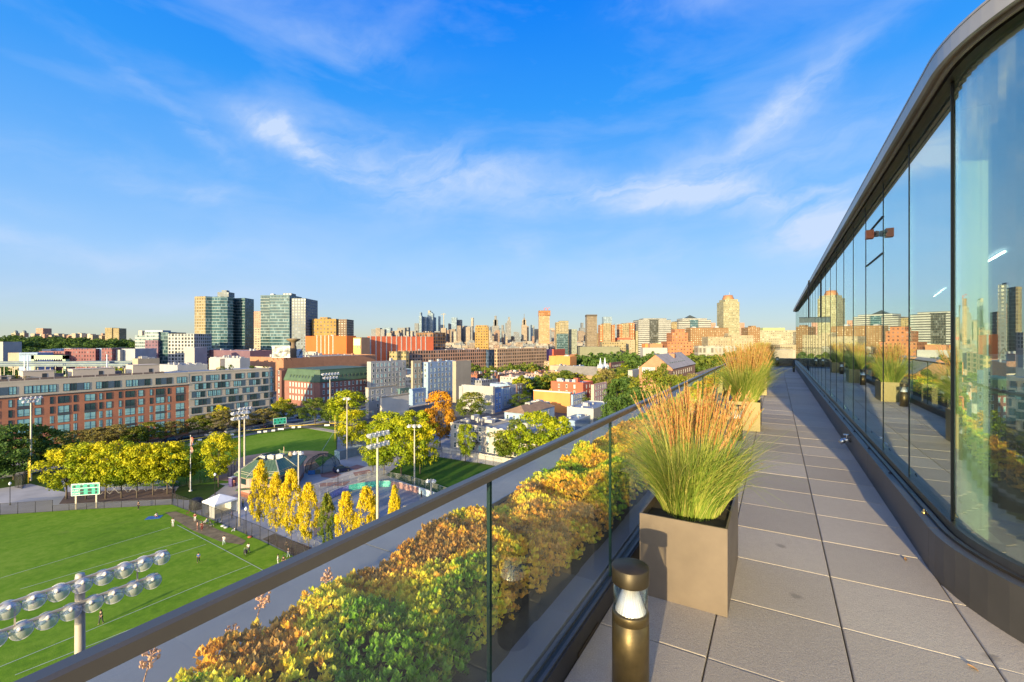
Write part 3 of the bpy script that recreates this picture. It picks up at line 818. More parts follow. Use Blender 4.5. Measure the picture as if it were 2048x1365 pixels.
for k, vv in enumerate((.05, -.3)):
    bollard(33.2, vv, ['bollard light alone at the far end of the terrace', 'left bollard light at the far end parapet'][k])
# fallen leaves on the paving
lm = mat('dry_leaf', (.30, .17, .07), .7, 0, .3, 20)
for i, (px, py) in enumerate([(1812, 1124), (1957, 1345), (1527, 929)]):
    d = 1.6; Yd = d * F / (py - 681); X = (px - 1024) / F * Yd
    mb = MB(); 
    for k in range(6):
        a, b = k / 6, (k + 1) / 6; w = lambda t: .010 * math.sin(math.pi * t) ** .8
        mb.face([(a * .04, -w(a), .006 + .01 * a), (b * .04, -w(b), .006 + .01 * b), (b * .04, 0, .002 + .006 * b), (a * .04, 0, .002 + .006 * a)])
        mb.face([(a * .04, 0, .002 + .006 * a), (b * .04, 0, .002 + .006 * b), (b * .04, w(b), .006 + .01 * b), (a * .04, w(a), .006 + .01 * a)])
    o = mb.build('dry_leaf', lm, None, (X, Yd, ZD + .001), 1.0 + i)
    tag(o, ['small dry leaf on the paving beside the curb', 'small dry leaf at the lower right of the paving', 'tiny dry leaf on the sunlit paving by the grass'][i], 'leaf')

# --- the block that carries the terrace
tb = thing('terrace_building', 'tall building under the terrace, with its dark roof parapet', 'building', T(0, 0, -ZD))
bp = [(-22, -2.36), (35.0, -2.36), (35.0, 22), (-22, 22)]
tpart(MB().prism([(u, v) for u, v in bp], 0, ZD - .52), 'wall', mat('dark_wall', (.12, .11, .10), .7), tb)
# ------------------------------------------------------------ ground sheets
def ground(name, pts, z, m, px=True, kind='structure', label=None):
    P = [gp(x, y) for x, y in pts] if px else [Vector((x, y, 0)) for x, y in pts]
    me = bpy.data.meshes.new(name); bm = bmesh.new()
    vs_ = [bm.verts.new((p.x, p.y, z)) for p in P]; f = bm.faces.new(vs_); bm.normal_update()
    if f.normal.z < 0: f.normal_flip()
    bmesh.ops.triangulate(bm, faces=[f]); bm.to_mesh(me); bm.free(); me.materials.append(m)
    return tag(link(name, me), label, kind=kind)
def turf(name, a, b, c, stripe=0.0, s=.05):
    m, t, p = newmat(name); co = t.coord()
    f = t.math('ADD', t.math('MULTIPLY', t.noise(co, s, 5), .5), t.math('MULTIPLY', t.noise(co, .8, 5, .7), .5))
    col = t.ramp(f, [(.36, a), (.5, b), (.66, c)])
    sp_ = t.n.new('ShaderNodeSeparateXYZ'); t.l.new(co, sp_.inputs[0]); bd = t.math('SINE', t.math('MULTIPLY', t.math('ADD', t.math('MULTIPLY', sp_.outputs[0], .848), t.math('MULTIPLY', sp_.outputs[1], -.53)), 1.05)); col = t.mix(t.math('MULTIPLY', t.math('ADD', bd, 1.0), .10), col, c)
    wr = t.noise(co, .16, 6, .7); col = t.mix(t.ramp(wr, [(.60, (0, 0, 0)), (.78, (.5, .5, .5))]), col, (.20, .20, .05))
    fine = t.noise(co, 9, 3, .7); col = t.mix(t.math('MULTIPLY', fine, .35), col, tuple(x * .45 for x in a))
    p.inputs['Specular IOR Level'].default_value = .15; p.inputs['Roughness'].default_value = .95
    t.set(p.inputs['Base Color'], col); t.set(p.inputs['Normal'], t.bump(fine, .5, .06))
    return m
asph = mat('asphalt', (.07, .072, .078), .9, 0, .22, .05, .2, 6)
city_g = mat('city_ground', (.10, .095, .09), .95, 0, .35, .03)
conc = mat('concrete_plaza', (.42, .40, .37), .85, 0, .22, .10, .15, 3)
walk = mat('sidewalk', (.36, .345, .32), .9, 0, .2, .2)
GRASS = turf('turf', (.09, .20, .010), (.15, .29, .014), (.25, .36, .04))
GRASS2 = turf('park_lawn', (.03, .07, .01), (.05, .10, .012), (.10, .11, .03))
DIRT = mat('infield_clay', (.56, .32, .18), .95, 0, .25, .15)
MULCH = mat('mulch', (.15, .095, .07), .95, 0, .3, .5)
PAINT = mat('white_line_paint', (.45, .52, .40), .9, 0, .15, 1)
g_ = MB(); g_.face([(-16000, -3000, 0), (16000, -3000, 0), (16000, 25000, 0), (-16000, 25000, 0)])
tag(g_.build('ground', city_g), kind='structure')
ground('plaza_paving', [(-260, 1240), (-260, 1010), (0, 945), (110, 962), (345, 960), (440, 958), (470, 905), (560, 880), (670, 858), (760, 846), (905, 868), (1010, 900), (1130, 960), (1300, 1300), (700, 1365)], .02, conc)
ground('soccer_field', [(-330, 1058), (0, 1030), (172, 1019), (344, 1010), (430, 1043), (520, 1081), (591, 1115), (665, 1155), (780, 1230), (900, 1340), (760, 1900), (100, 2100), (-900, 1750), (-800, 1110)], .06, GRASS)
ground('ball_field', [(150, 950), (180, 915), (270, 905), (360, 886), (475, 868), (578, 857), (660, 852), (676, 853), (673, 909), (640, 930), (470, 966), (345, 973), (160, 975)], .06, GRASS)
ground('park_lawn', [(350, 984), (362, 969), (430, 966), (450, 972), (408, 1003), (352, 999)], .045, GRASS2)
ground('park_lawn', [(772, 951), (800, 928), (866, 913), (1004, 934), (1060, 950), (930, 1010), (880, 990), (812, 966)], .045, turf('lawn_right', (.028, .085, .008), (.05, .14, .01), (.08, .10, .02)))
ground('park_lawn', [(-200, 1010), (-200, 940), (0, 928), (118, 948), (130, 985), (60, 968)], .045, GRASS2)
ground('mulch_bed', [(118, 1009), (135, 985), (350, 978), (352, 998), (240, 1003)], .05, MULCH)
ground('mulch_bed', [(525, 1079), (548, 1068), (660, 1110), (820, 1190), (900, 1270), (820, 1240), (650, 1145)], .05, MULCH)
ground('bare_patch', [(330, 1026), (352, 1024), (395, 1040), (440, 1062), (470, 1072), (492, 1082), (485, 1091), (440, 1084), (410, 1072), (385, 1062), (352, 1042)], .075, mat('trodden_earth', (.20, .155, .085), .95, 0, .3, .8))
ground('infield', [(428, 960), (432, 944), (445, 932), (468, 920), (495, 912), (550, 904), (616, 902), (657, 904), (656, 912), (652, 922), (634, 938), (600, 952), (480, 966)], .08, DIRT)
ground('infield_grass', [(629, 922), (642, 913), (656, 915), (650, 926), (640, 934)], .10, GRASS)
ground('skate_floor', [(654, 1003), (662, 995), (697, 980), (740, 974), (783, 972), (835, 982), (900, 1006), (1000, 1060), (980, 1200), (760, 1210), (690, 1150), (655, 1100), (640, 1050), (668, 1018)], .07, mat('blue_grey_concrete', (.21, .225, .25), .6, 0, .2, .12))
ground('skate_bank', [(628, 1075), (630, 1010), (652, 1001), (668, 1012), (664, 1030), (650, 1060)], .10, mat('warm_concrete', (.36, .24, .17), .8))
brk = mat('red_brick_pavers', (.30, .15, .12), .9, 0, .2, .6)
for q in [[(640, 948), (662, 943), (683, 950), (668, 957), (643, 955)], [(706, 946), (738, 940), (745, 945), (710, 953)], [(640, 967), (700, 963), (690, 972), (640, 974)], [(704, 970), (727, 961), (748, 968), (730, 973)], [(696, 936), (714, 930), (730, 934), (712, 941)]]:
    ground('brick_paving', q, .05, brk)
def strip(name, a, b, w, z, m):
    a, b = gp(*a), gp(*b); d = (b - a).normalized(); n = Vector((-d.y, d.x, 0)) * w / 2
    mb = MB(); mb.face([(p.x, p.y, z) for p in (a - n, b - n, b + n, a + n)]); return tag(mb.build(name, m), kind='structure')
for a, b in [((-60, 1176), (340, 1056)), ((354, 1051), (520, 1139)), ((520, 1139), (800, 1287)), ((388, 1078), (300, 1103)), ((300, 1103), (40, 1180)), ((412, 1090), (300, 1125)), ((300, 1125), (60, 1200)), ((505, 1130), (420, 1163)), ((420, 1163), (170, 1266)), ((170, 1266), (-60, 1360)), ((540, 1150), (30, 1352)), ((560, 1164), (60, 1375))]:
    strip('field_line', a, b, .11, .085, PAINT)
strip('foul_line', (672, 858), (644, 903), .12, .10, PAINT)
# streets
def street(name, a, b, w, z=.012, px=True, curbs=True, dash=True):
    a, b = (gp(*a), gp(*b)) if px else (Vector((*a, 0)), Vector((*b, 0)))
    d = (b - a).normalized(); n = Vector((-d.y, d.x, 0)); L = (b - a).length
    mb = MB(); mb.face([tuple(p + Vector((0, 0, z))) for p in (a - n * w / 2, b - n * w / 2, b + n * w / 2, a + n * w / 2)])
    tag(mb.build(name, asph), kind='structure')
    if curbs:
        for s in (-1, 1):
            mb = MB(); c0, c1 = a + n * s * (w / 2 + 1.7), b + n * s * (w / 2 + 1.7)
            mb.bar((*c0.xy, .055), (*c1.xy, .055), 3.4, .15); tag(mb.build('sidewalk', walk), kind='structure')
    if dash:
        mb = MB(); k = 0.0
        while k < L:
            p, q = a + d * k, a + d * min(L, k + 3); mb.bar((*p.xy, z + .006), (*q.xy, z + .006), .14, .004); k += 9
        tag(mb.build('lane_marking', PAINT), kind='structure')
SA = gp(440, 872); e2 = Vector((math.cos(GA), math.sin(GA), 0)); e1 = Vector((math.sin(GA), -math.cos(GA), 0))
street('street', (SA - e2 * 130).xy, (SA + e2 * 230).xy, 11, px=False)
CR = gp(592, 841)
street('street', (CR - e1 * 40).xy, (CR + e1 * 190).xy, 11, z=.016, px=False)
mb = MB()
for s in (-1, 1):
    for k in range(8):
        c = CR + e1 * (s * 8) + e2 * (k - 3.5) * 1.3; mb.bar((*(c - e1 * 1.4).xy, .03), (*(c + e1 * 1.4).xy, .03), .55, .004)
        c = CR + e2 * (s * 8) + e1 * (k - 3.5) * 1.3; mb.bar((*(c - e2 * 1.4).xy, .034), (*(c + e2 * 1.4).xy, .034), .55, .004)
tag(mb.build('crosswalk', PAINT), kind='structure')

# ------------------------------------------------------------ vegetation
def crown_mesh(name, n, leaf, seed, kind='round', clumps=60):
    """unit crown: height 1 (z 0..1), radius about .5; many leaf quads gathered in clumps"""
    r = np.random.default_rng(seed)
    C, RD = [], []
    while len(C) < clumps:
        z = r.uniform(0.06, .96); a = r.uniform(0, 2 * math.pi)
        if kind == 'round': env = .5 * (math.sin(math.pi * min(1, z * .92 + .08)) ** .55)
        elif kind == 'vase': env = .5 * (z ** .45) * (1 - max(0, z - .55) ** 2 * 3.3)
        elif kind == 'poplar': env = .5 * min(1, (z * 2.4 + .10)) * (1 - z) ** .62 * 1.25
        elif kind == 'flat': env = .5 * math.sin(math.pi * min(1, z * .8 + .25)) ** .4
        env *= 1 + .22 * math.sin(a * 3 + seed) * (0 if kind == 'poplar' else 1) + .12 * math.sin(a * 5 + z * 9)
        q = r.uniform(.35, 1) ** .45
        C.append((env * q * math.cos(a), env * q * math.sin(a), z)); RD.append(r.uniform(.07, .15) * (.7 if kind == 'poplar' else 1))
    C = np.array(C); RD = np.array(RD); hue = r.uniform(0, 1, clumps)
    idx = r.integers(0, clumps, n)
    d = r.normal(size=(n, 3)); d /= np.linalg.norm(d, axis=1)[:, None]; d[:, 2] = np.where(r.random(n) < .6, np.abs(d[:, 2]), d[:, 2])
    P = C[idx] + d * (RD[idx] * r.uniform(.55, 1.05, n))[:, None] * np.array([1.15, 1.15, .85 if kind != 'poplar' else 1.3])
    P[:, 2] = np.clip(P[:, 2], 0, 1.03)
    nrm = d + r.normal(0, .45, (n, 3)); nrm /= np.linalg.norm(nrm, axis=1)[:, None]
    t1 = np.cross(nrm, r.normal(size=(n, 3))); t1 /= np.linalg.norm(t1, axis=1)[:, None]; t2 = np.cross(nrm, t1)
    s = leaf * r.uniform(.6, 1.3, n)[:, None]
    V = np.stack([P - t1 * s * .5, P + t2 * s * .32, P + t1 * s * .5, P - t2 * s * .32], 1).reshape(-1, 3)
    Q = np.arange(n * 4).reshape(n, 4)
    rr = np.clip(hue[idx] * .38 + r.uniform(0, .22, n) + .46 * P[:, 2] - .03, 0, 1)  # yellower with height: autumn leaf colour, with sunlight on the tops coloured in
    return np_mesh(name, V, Q, LEAF['green'], rr)
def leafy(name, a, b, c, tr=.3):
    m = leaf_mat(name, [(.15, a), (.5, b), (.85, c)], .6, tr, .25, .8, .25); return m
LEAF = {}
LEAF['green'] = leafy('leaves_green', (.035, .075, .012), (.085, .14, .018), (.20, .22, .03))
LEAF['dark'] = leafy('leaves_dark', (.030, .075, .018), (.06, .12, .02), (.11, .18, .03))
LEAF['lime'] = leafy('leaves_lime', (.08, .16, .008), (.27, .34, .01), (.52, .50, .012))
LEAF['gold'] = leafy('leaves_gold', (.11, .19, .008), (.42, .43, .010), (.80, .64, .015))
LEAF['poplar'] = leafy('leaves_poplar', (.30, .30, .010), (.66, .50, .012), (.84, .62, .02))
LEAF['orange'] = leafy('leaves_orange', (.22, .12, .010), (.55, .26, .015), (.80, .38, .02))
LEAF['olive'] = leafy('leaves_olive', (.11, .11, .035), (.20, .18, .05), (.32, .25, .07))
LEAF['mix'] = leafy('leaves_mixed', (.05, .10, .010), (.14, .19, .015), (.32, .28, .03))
BARK = mat('bark', (.13, .105, .08), .95, 0, .25, 6, .4, 20)
CROWNS = {}
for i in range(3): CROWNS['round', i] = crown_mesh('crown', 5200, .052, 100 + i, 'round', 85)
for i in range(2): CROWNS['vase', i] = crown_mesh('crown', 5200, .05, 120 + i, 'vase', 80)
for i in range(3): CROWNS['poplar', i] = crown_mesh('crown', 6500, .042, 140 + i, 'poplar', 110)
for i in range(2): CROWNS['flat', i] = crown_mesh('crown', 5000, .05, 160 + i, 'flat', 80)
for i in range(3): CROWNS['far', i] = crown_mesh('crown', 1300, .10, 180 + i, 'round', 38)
def trunk_mesh(seed, fork=True):
    r = random.Random(seed); mb = MB()
    mb.tube((0, 0, 0), (.01, 0, .34), .022, .015, 8)
    for k in range(5):
        a = 2 * math.pi * k / 5 + r.uniform(-.4, .4); h = r.uniform(.30, .36)
        p = (.01, 0, h); q = (.14 * math.cos(a), .14 * math.sin(a), .55 + r.uniform(-.04, .06)); s = (.24 * math.cos(a + .2), .24 * math.sin(a + .2), .75 + r.uniform(-.05, .05))
        mb.tube(p, q, .011, .007, 6); mb.tube(q, s, .007, .003, 5)
    mb.tube((.01, 0, .34), (0, .01, .85), .013, .004, 6)
    return mb.mesh('trunk', BARK)
TRUNKS = [trunk_mesh(i) for i in range(3)]
TN = {'n': 0}
def tree(pos, h, w, kind, leaf, label, cat='tree', group=None, name=None, cb=.28, trunk=True):
    """h: full height, w: crown width, cb: where the crown begins"""
    TN['n'] += 1; i = TN['n']
    rz = (i * 2.4) % 6.28
    nm = name or {'poplar': 'poplar_tree', 'vase': 'locust_tree'}.get(kind, 'street_tree')
    t = thing(nm, label, cat, (pos[0], pos[1], pos[2] if len(pos) > 2 else 0), rz, group)
    keys = [k for k in CROWNS if k[0] == kind]
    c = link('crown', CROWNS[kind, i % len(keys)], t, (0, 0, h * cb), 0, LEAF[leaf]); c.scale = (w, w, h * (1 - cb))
    if trunk:
        q = link('trunk', TRUNKS[i % 3], t); q.scale = (w * .9 if kind != 'poplar' else w * .5, w * .9 if kind != 'poplar' else w * .5, h * .98)
        if kind in ('vase',): q.scale = (w * .9, w * .9, h * .95)
    return t
def ptree(px, py, ptop, wpx, kind, leaf, label, **kw):
    p = gp(px, py); h = zat(ptop, p.y); w = wpx / F * p.y
    return tree(p, h, w, kind, leaf, label, **kw)
row = 'honey locusts in a row behind the bleachers'
for px, py, pt, w, lab in [(133, 999, 897, 95, 'leftmost yellow tree of the row behind the soccer field, beside the green scoreboard'), (172, 999, 886, 80, 'yellow tree of the row standing directly behind the scoreboard'), (211, 998, 886, 78, 'yellow tree of the row just right of the scoreboard'), (243, 997, 889, 74, 'yellow tree of the row at the middle of the bleachers'), (274, 996, 890, 72, 'yellow tree of the row over the right half of the bleachers'),
                       (306, 991, 890, 72, 'yellow tree of the row near the right end of the bleachers'), (335, 989, 888, 74, 'last yellow tree of the row, at the right end of the bleachers'), (379, 975, 886, 74, 'yellow green tree standing right behind the flagpole'), (437, 975, 868, 74, 'round yellow tree alone between flagpole and pavilion')]:
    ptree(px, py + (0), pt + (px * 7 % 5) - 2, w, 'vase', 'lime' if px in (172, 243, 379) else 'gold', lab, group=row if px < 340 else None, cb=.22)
for px, py, pt, w, leaf, lab in [(28, 960, 852, 110, 'dark', 'big dark green tree at the left edge below the brick apartments'), (85, 948, 855, 90, 'green', 'dark green tree right of the left floodlight pole'), (-35, 965, 870, 100, 'dark', 'dark green tree cut off by the left edge')]:
    ptree(px, py, pt, w, 'round', leaf, lab, cb=.1)
st = 'street trees in front of the apartments'
for px, py, pt, w, leaf, lab in [(150, 905, 862, 62, 'olive', 'small brownish street tree behind the left end of the yellow row'), (196, 903, 856, 58, 'olive', 'brownish street tree before the brick apartments, second from left'), (232, 899, 850, 62, 'olive', 'brownish street tree before the brick apartments, near the white car'), (295, 889, 846, 64, 'mix', 'broad street tree before the brick apartments'), (345, 882, 843, 46, 'olive', 'thin street tree where brick and pale apartments meet'),
                              (397, 872, 833, 44, 'mix', 'round street tree before the pale apartments'), (446, 864, 822, 62, 'olive', 'wide brownish street tree before the pale apartments'), (528, 855, 818, 48, 'olive', 'thin brownish street tree before the end of the pale apartments'), (567, 848, 803, 50, 'mix', 'street tree with golden top at the corner of the pale apartments'), (270, 896, 855, 50, 'mix', 'street tree behind the middle of the yellow row'), (486, 862, 826, 46, 'olive', 'brownish street tree behind the two floodlight poles')]:
    ptree(px, py, pt, w, 'flat' if w > 55 else 'round', leaf, lab, group=st, cb=.22)
ptree(441, 862, 811, 30, 'far', 'gold', 'golden treetop showing over the street trees by the pale apartments', cb=.4)
ptree(566, 846, 797, 36, 'far', 'gold', 'golden treetop at the right end of the pale apartments', cb=.4)
for px, py, pt, w, kd, leaf, lab in [(630, 851, 797, 56, 'round', 'green', 'dark green tree behind the outfield fence, right of the green board'), (692, 855, 783, 72, 'round', 'lime', 'tall yellow green tree behind the right field corner'), (704, 900, 822, 58, 'round', 'gold', 'golden green tree hanging over the right field fence'), (665, 853, 800, 40, 'round', 'green', 'green tree between the outfield corner and the mansard building'),
    (746, 946, 868, 58, 'vase', 'lime', 'small yellow green tree on the plaza left of the big clump'), (768, 950, 848, 66, 'vase', 'lime', 'yellow green tree at the middle of the plaza clump'), (802, 953, 838, 90, 'round', 'lime', 'largest yellow green tree of the plaza clump'), (840, 948, 848, 62, 'round', 'gold', 'yellow green tree at the right of the plaza clump by the tall lamp pole'), (775, 905, 826, 80, 'round', 'lime', 'yellow green tree at the back of the plaza clump'), (830, 900, 822, 78, 'round', 'lime', 'golden topped tree behind the plaza clump'), (722, 885, 850, 46, 'round', 'gold', 'small golden tree beside the white end wall'),
    (880, 895, 785, 60, 'round', 'orange', 'orange autumn tree beside the white row houses'), (848, 880, 830, 40, 'round', 'mix', 'half hidden tree left of the orange tree'), (905, 790, 758, 42, 'round', 'green', 'green tree before the long pale apartment block'), (943, 840, 786, 62, 'round', 'mix', 'spreading green tree in front of the white corner house'),
    (931, 925, 850, 40, 'vase', 'lime', 'slim tree before the white row houses, left one'), (1010, 925, 860, 66, 'vase', 'mix', 'open branched tree before the white row houses'), (1075, 935, 826, 96, 'round', 'lime', 'big yellow green tree over the right end of the white row houses'), (1118, 935, 835, 70, 'round', 'lime', 'yellow green tree at the right, cut by the terrace rail'), (1033, 905, 840, 50, 'round', 'green', 'green tree in the yard behind the white row houses'),
    (1040, 818, 789, 44, 'round', 'green', 'bright green tree left of the orange house'), (950, 775, 752, 30, 'round', 'mix', 'tree behind the roof of the white corner house')]:
    ptree(px, py, pt, w, kd, leaf, lab, cb=.16)
pg = 'columnar trees along the lower path'
for k, (X, Yd, top, w, leaf, lab) in enumerate([(-46.4, 83.9, 925, 38, 'poplar', 'tallest columnar yellow tree, leftmost of the line'), (-42.3, 81.4, 950, 34, 'poplar', 'second columnar yellow tree from the left'), (-38.4, 79.2, 944, 46, 'poplar', 'third and widest columnar yellow tree'), (-34.5, 77.2, 970, 40, 'poplar', 'fourth columnar yellow tree from the left'), (-30.5, 75.2, 990, 34, 'mix', 'columnar tree still green in the middle of the line'),
        (-26.6, 73.0, 988, 42, 'poplar', 'columnar yellow tree right of the green one'), (-22.8, 71.5, 978, 48, 'poplar', 'columnar yellow tree left of the tall floodlight pole'), (-17.6, 68.6, 976, 32, 'poplar', 'last columnar yellow tree, touching the terrace rail')]):
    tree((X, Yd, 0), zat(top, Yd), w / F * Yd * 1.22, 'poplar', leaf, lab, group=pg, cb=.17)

# ------------------------------------------------------------ fences
def mesh_panel(name, c, op):
    m, t, p = newmat(name); p.inputs['Base Color'].default_value = (*c, 1); p.inputs['Roughness'].default_value = .7
    tr = t.n.new('ShaderNodeBsdfTransparent'); mx = t.n.new('ShaderNodeMixShader'); mx.inputs[0].default_value = op
    t.l.new(tr.outputs[0], mx.inputs[1]); t.l.new(p.outputs[0], mx.inputs[2]); t.l.new(mx.outputs[0], t.n['Material Output'].inputs[0]); return m
LINKM = mesh_panel('black_chain_link', (.02, .02, .022), .42)
LINKG = mesh_panel('grey_chain_link', (.25, .26, .27), .22)
FPOST = mat('black_post', (.025, .025, .028), .5, .3, .1); GPOST = mat('galvanised_post', (.38, .39, .40), .45, .6, .1)
def fence(pts, h, label, step=3.0, link_m=None, post_m=None, top=True, name='chain_link_fence', px=True, pr=.045, group=None, z0=0):
    P = [gp(*p) for p in pts] if px else [Vector(p) for p in pts]
    o = P[0].copy(); t = thing(name, label, 'fence', (o.x, o.y, z0), 0, group); pn = MB(); rl = MB(); n = 0
    for a, b in zip(P, P[1:]):
        L = (b - a).length; k = max(1, round(L / step)); a_, b_ = a - o, b - o; d = (b - a).normalized()
        nrm = Vector((-d.y, d.x, 0)) * .012
        for s in (-1, 1)[:1]:
            pn.face([(*a_.xy, .03), (*b_.xy, .03), (*b_.xy, h), (*a_.xy, h)])
        rl.bar((*a_.xy, h), (*b_.xy, h), .05); rl.bar((*a_.xy, .06), (*b_.xy, .06), .04)
        for j in range(k + (1 if b is P[-1] else 0)):
            q = a_ + (b_ - a_) * j / k; MB().tube((*q.xy, 0), (*q.xy, h + .05), pr, n=6).build('post', post_m or FPOST, t); n += 1
    pn.build('mesh_panel', link_m or LINKM, t); rl.build('rail', post_m or FPOST, t); return t
fence([(-120, 1038), (0, 1031), (105, 1024)], 2.4, 'tall black chain link fence at the far left end of the soccer field')
fence([(105, 1024), (138, 1021.5), (344, 1010)], 1.3, 'low black chain link fence along the far side of the soccer field', 3.4)
fence([(344, 1010), (430, 1043), (520, 1081.5), (591, 1116), (665, 1156), (780, 1230)], 2.6, 'tall black chain link fence along the right side of the soccer field', 2.7)
fence([(344, 1010), (349, 962)], 3.0, 'black chain link fence running back from the field corner')
fence([(345, 975), (400, 968), (456, 960)], 3.0, 'black chain link fence before the left field grass', 3.4)
fence([(456, 960), (475, 940)], 3.0, 'black fence by the purple toilet')
of = fence([(230, 915), (269, 908), (333, 897), (360, 892), (475, 873), (578, 861), (660, 855), (674, 855)], 1.6, 'outfield fence with yellow top and small white banners', 5, name='outfield_fence')
yt = MB(); o = of.location
PP = [gp(*p) for p in [(230, 915), (269, 908), (333, 897), (360, 892), (475, 873), (578, 861), (660, 855), (674, 855)]]
for a, b in zip(PP, PP[1:]): yt.tube((a.x - o.x, a.y - o.y, 1.66), (b.x - o.x, b.y - o.y, 1.66), .11, n=6)
yt.build('yellow_cap', mat('yellow_plastic', (.72, .52, .05), .5, 0, .1), of)
for px, py in [(282, 906), (327, 899), (402, 886), (434, 881), (466, 875), (520, 870), (532, 869), (548, 867), (563, 864), (588, 860.5), (600, 859.5), (655, 856)]:
    q = gp(px, py); w = 1.0 if px % 2 else .55
    MB().face([(-w, -.15, .85), (w, .25, .85), (w, .25, 1.5), (-w, -.15, 1.5)]).build('banner', mat('white_banner', (.66, .68, .70), .6, 0, .1), of, (q.x - o.x, q.y - o.y + (-.6), 0))
fence([(675, 855), (673, 912)], 6.5, 'tall dark netting along the right field foul side', 4.5, name='backstop_net')
pole = MB().tube((0, 0, 0), (0, 0, 9.5), .09, n=8); q = gp(674, 883)
tag(pole.build('foul_pole', mat('yellow_plastic', (.72, .52, .05)), None, (q.x - .3, q.y - 1, 0)), 'yellow foul pole at the right field net', 'pole')
pole = MB().tube((0, 0, 0), (0, 0, 7.0), .10, n=8).box(-.02, .5, -.02, .02, 1.5, 7.0); q = gp(57, 967)
tag(pole.build('foul_pole', mat('yellow_plastic', (.72, .52, .05)), None, (q.x, q.y, 0)), 'yellow foul pole beside the left floodlight pole', 'pole')
fence([(624, 985), (668, 972), (700, 962), (735, 955), (772, 953)], 1.5, 'grey railing along the ramp above the skate bowl', 2.2, LINKG, GPOST, pr=.03)
fence([(640, 1000), (668, 985), (716, 970), (776, 962)], 1.9, 'grey chain link fence around the back of the skate bowl', 2.2, LINKG, GPOST, pr=.035)
fence([(776, 962), (812, 968), (880, 990), (940, 1013), (1010, 1045)], 2.2, 'grey chain link fence between skate bowl and lawn', 2.4, LINKG, GPOST, pr=.035)
fence([(596, 1083), (640, 1104), (700, 1140)], 1.6, 'pale railing beside the lower path behind the columnar trees', 1.6, LINKG, GPOST)
fence([(795, 930), (866, 913), (940, 923), (1004, 936)], 2.4, 'thin fence at the back of the right lawn', 3.0, LINKG, FPOST)
fence([(30, 975), (44, 978), (52, 963)], 3.2, 'black fence panel beside the concrete path at the left', 2.0)
# white garden wall in front of the row houses
wl_ = thing('garden_wall', 'long pale garden wall before the white row houses', 'wall', gp(886, 905)); A, B = gp(886, 905), gp(1060, 935)
d = B - A; mb = MB(); mb.bar((0, 0, .8), (d.x, d.y, .8), .18, 1.6); mb.build('wall', mat('pale_vinyl', (.55, .52, .46), .6, 0, .12, .5), wl_)
for k in range(12):
    q = d * k / 11; MB().box(-.14, .14, -.14, .14, 0, 1.75).build('post', mat('pale_vinyl', (.55, .52, .46)), wl_, (q.x, q.y, 0))

# ------------------------------------------------------------ skate bowl wall with graffiti
def graffiti(name, a, b, c, s=2.2):
    m, t, p = newmat(name); co = t.coord(); w = t.n.new('ShaderNodeTexNoise'); w.inputs['Scale'].default_value = s; w.inputs['Detail'].default_value = 2; w.inputs['Distortion'].default_value = 2.2
    t.l.new(co, w.inputs['Vector'])
    t.set(p.inputs['Base Color'], t.ramp(w.outputs['Fac'], [(.36, a), (.40, b), (.48, b), (.50, c), (.56, a), (.62, b), (.68, c)])); p.inputs['Roughness'].default_value = .5; return m
gw = thing('graffiti_wall', 'curved low wall of the skate bowl covered in graffiti', 'wall', gp(740, 975))
o = gw.location; arc = [(656, 1001), (668, 994), (682, 988), (697, 983), (715, 979), (735, 976), (758, 974), (782, 974), (802, 978), (820, 983), (838, 988), (856, 994), (876, 1002), (900, 1012)]
cols = [('purple_graffiti', (.05, .04, .16), (.50, .46, .72), (.25, .2, .5), 3, 'purple lettering')] * 3 + [('teal_graffiti', (.01, .10, .09), (.04, .42, .33), (.25, .6, .5), 7, 'teal piece')] * 4 + [('black_pink_graffiti', (.02, .02, .02), (.35, .25, .25), (.5, .2, .15), 10, 'black and red piece')] * 3 + [('white_graffiti', (.15, .25, .3), (.55, .65, .7), (.3, .45, .5), 13, 'white blue piece')] * 3
done = None; mb = None
for i, (a, b) in enumerate(zip(arc, arc[1:])):
    if cols[i][0] != done:
        if mb: oo = mb.build('painted_panel', gm, gw); oo['label'] = lb
        done = cols[i][0]; gm = graffiti(*cols[i][:4]); lb = cols[i][5]; mb = MB()
    A, B = gp(*a) - o, gp(*b) - o; mb.bar((A.x, A.y, .75), (B.x, B.y, .75), .25, 1.5)
oo = mb.build('painted_panel', gm, gw); oo['label'] = lb
cp_ = MB()
for a, b in zip(arc, arc[1:]):
    A, B = gp(*a) - o, gp(*b) - o; cp_.bar((A.x, A.y, 1.53), (B.x, B.y, 1.53), .34, .06)
cp_.build('coping', conc, gw)
q = gp(808, 1015); tag(MB().bar((0, 0, .22), (3.2, -1.0, .22), .5, .44).bar((0, 0, .46), (3.2, -1.0, .46), .56, .05).build('skate_ledge', mat('grey_ledge', (.2, .2, .21), .6), None, q), 'low grey ledge on the floor of the skate bowl', 'skate ledge')

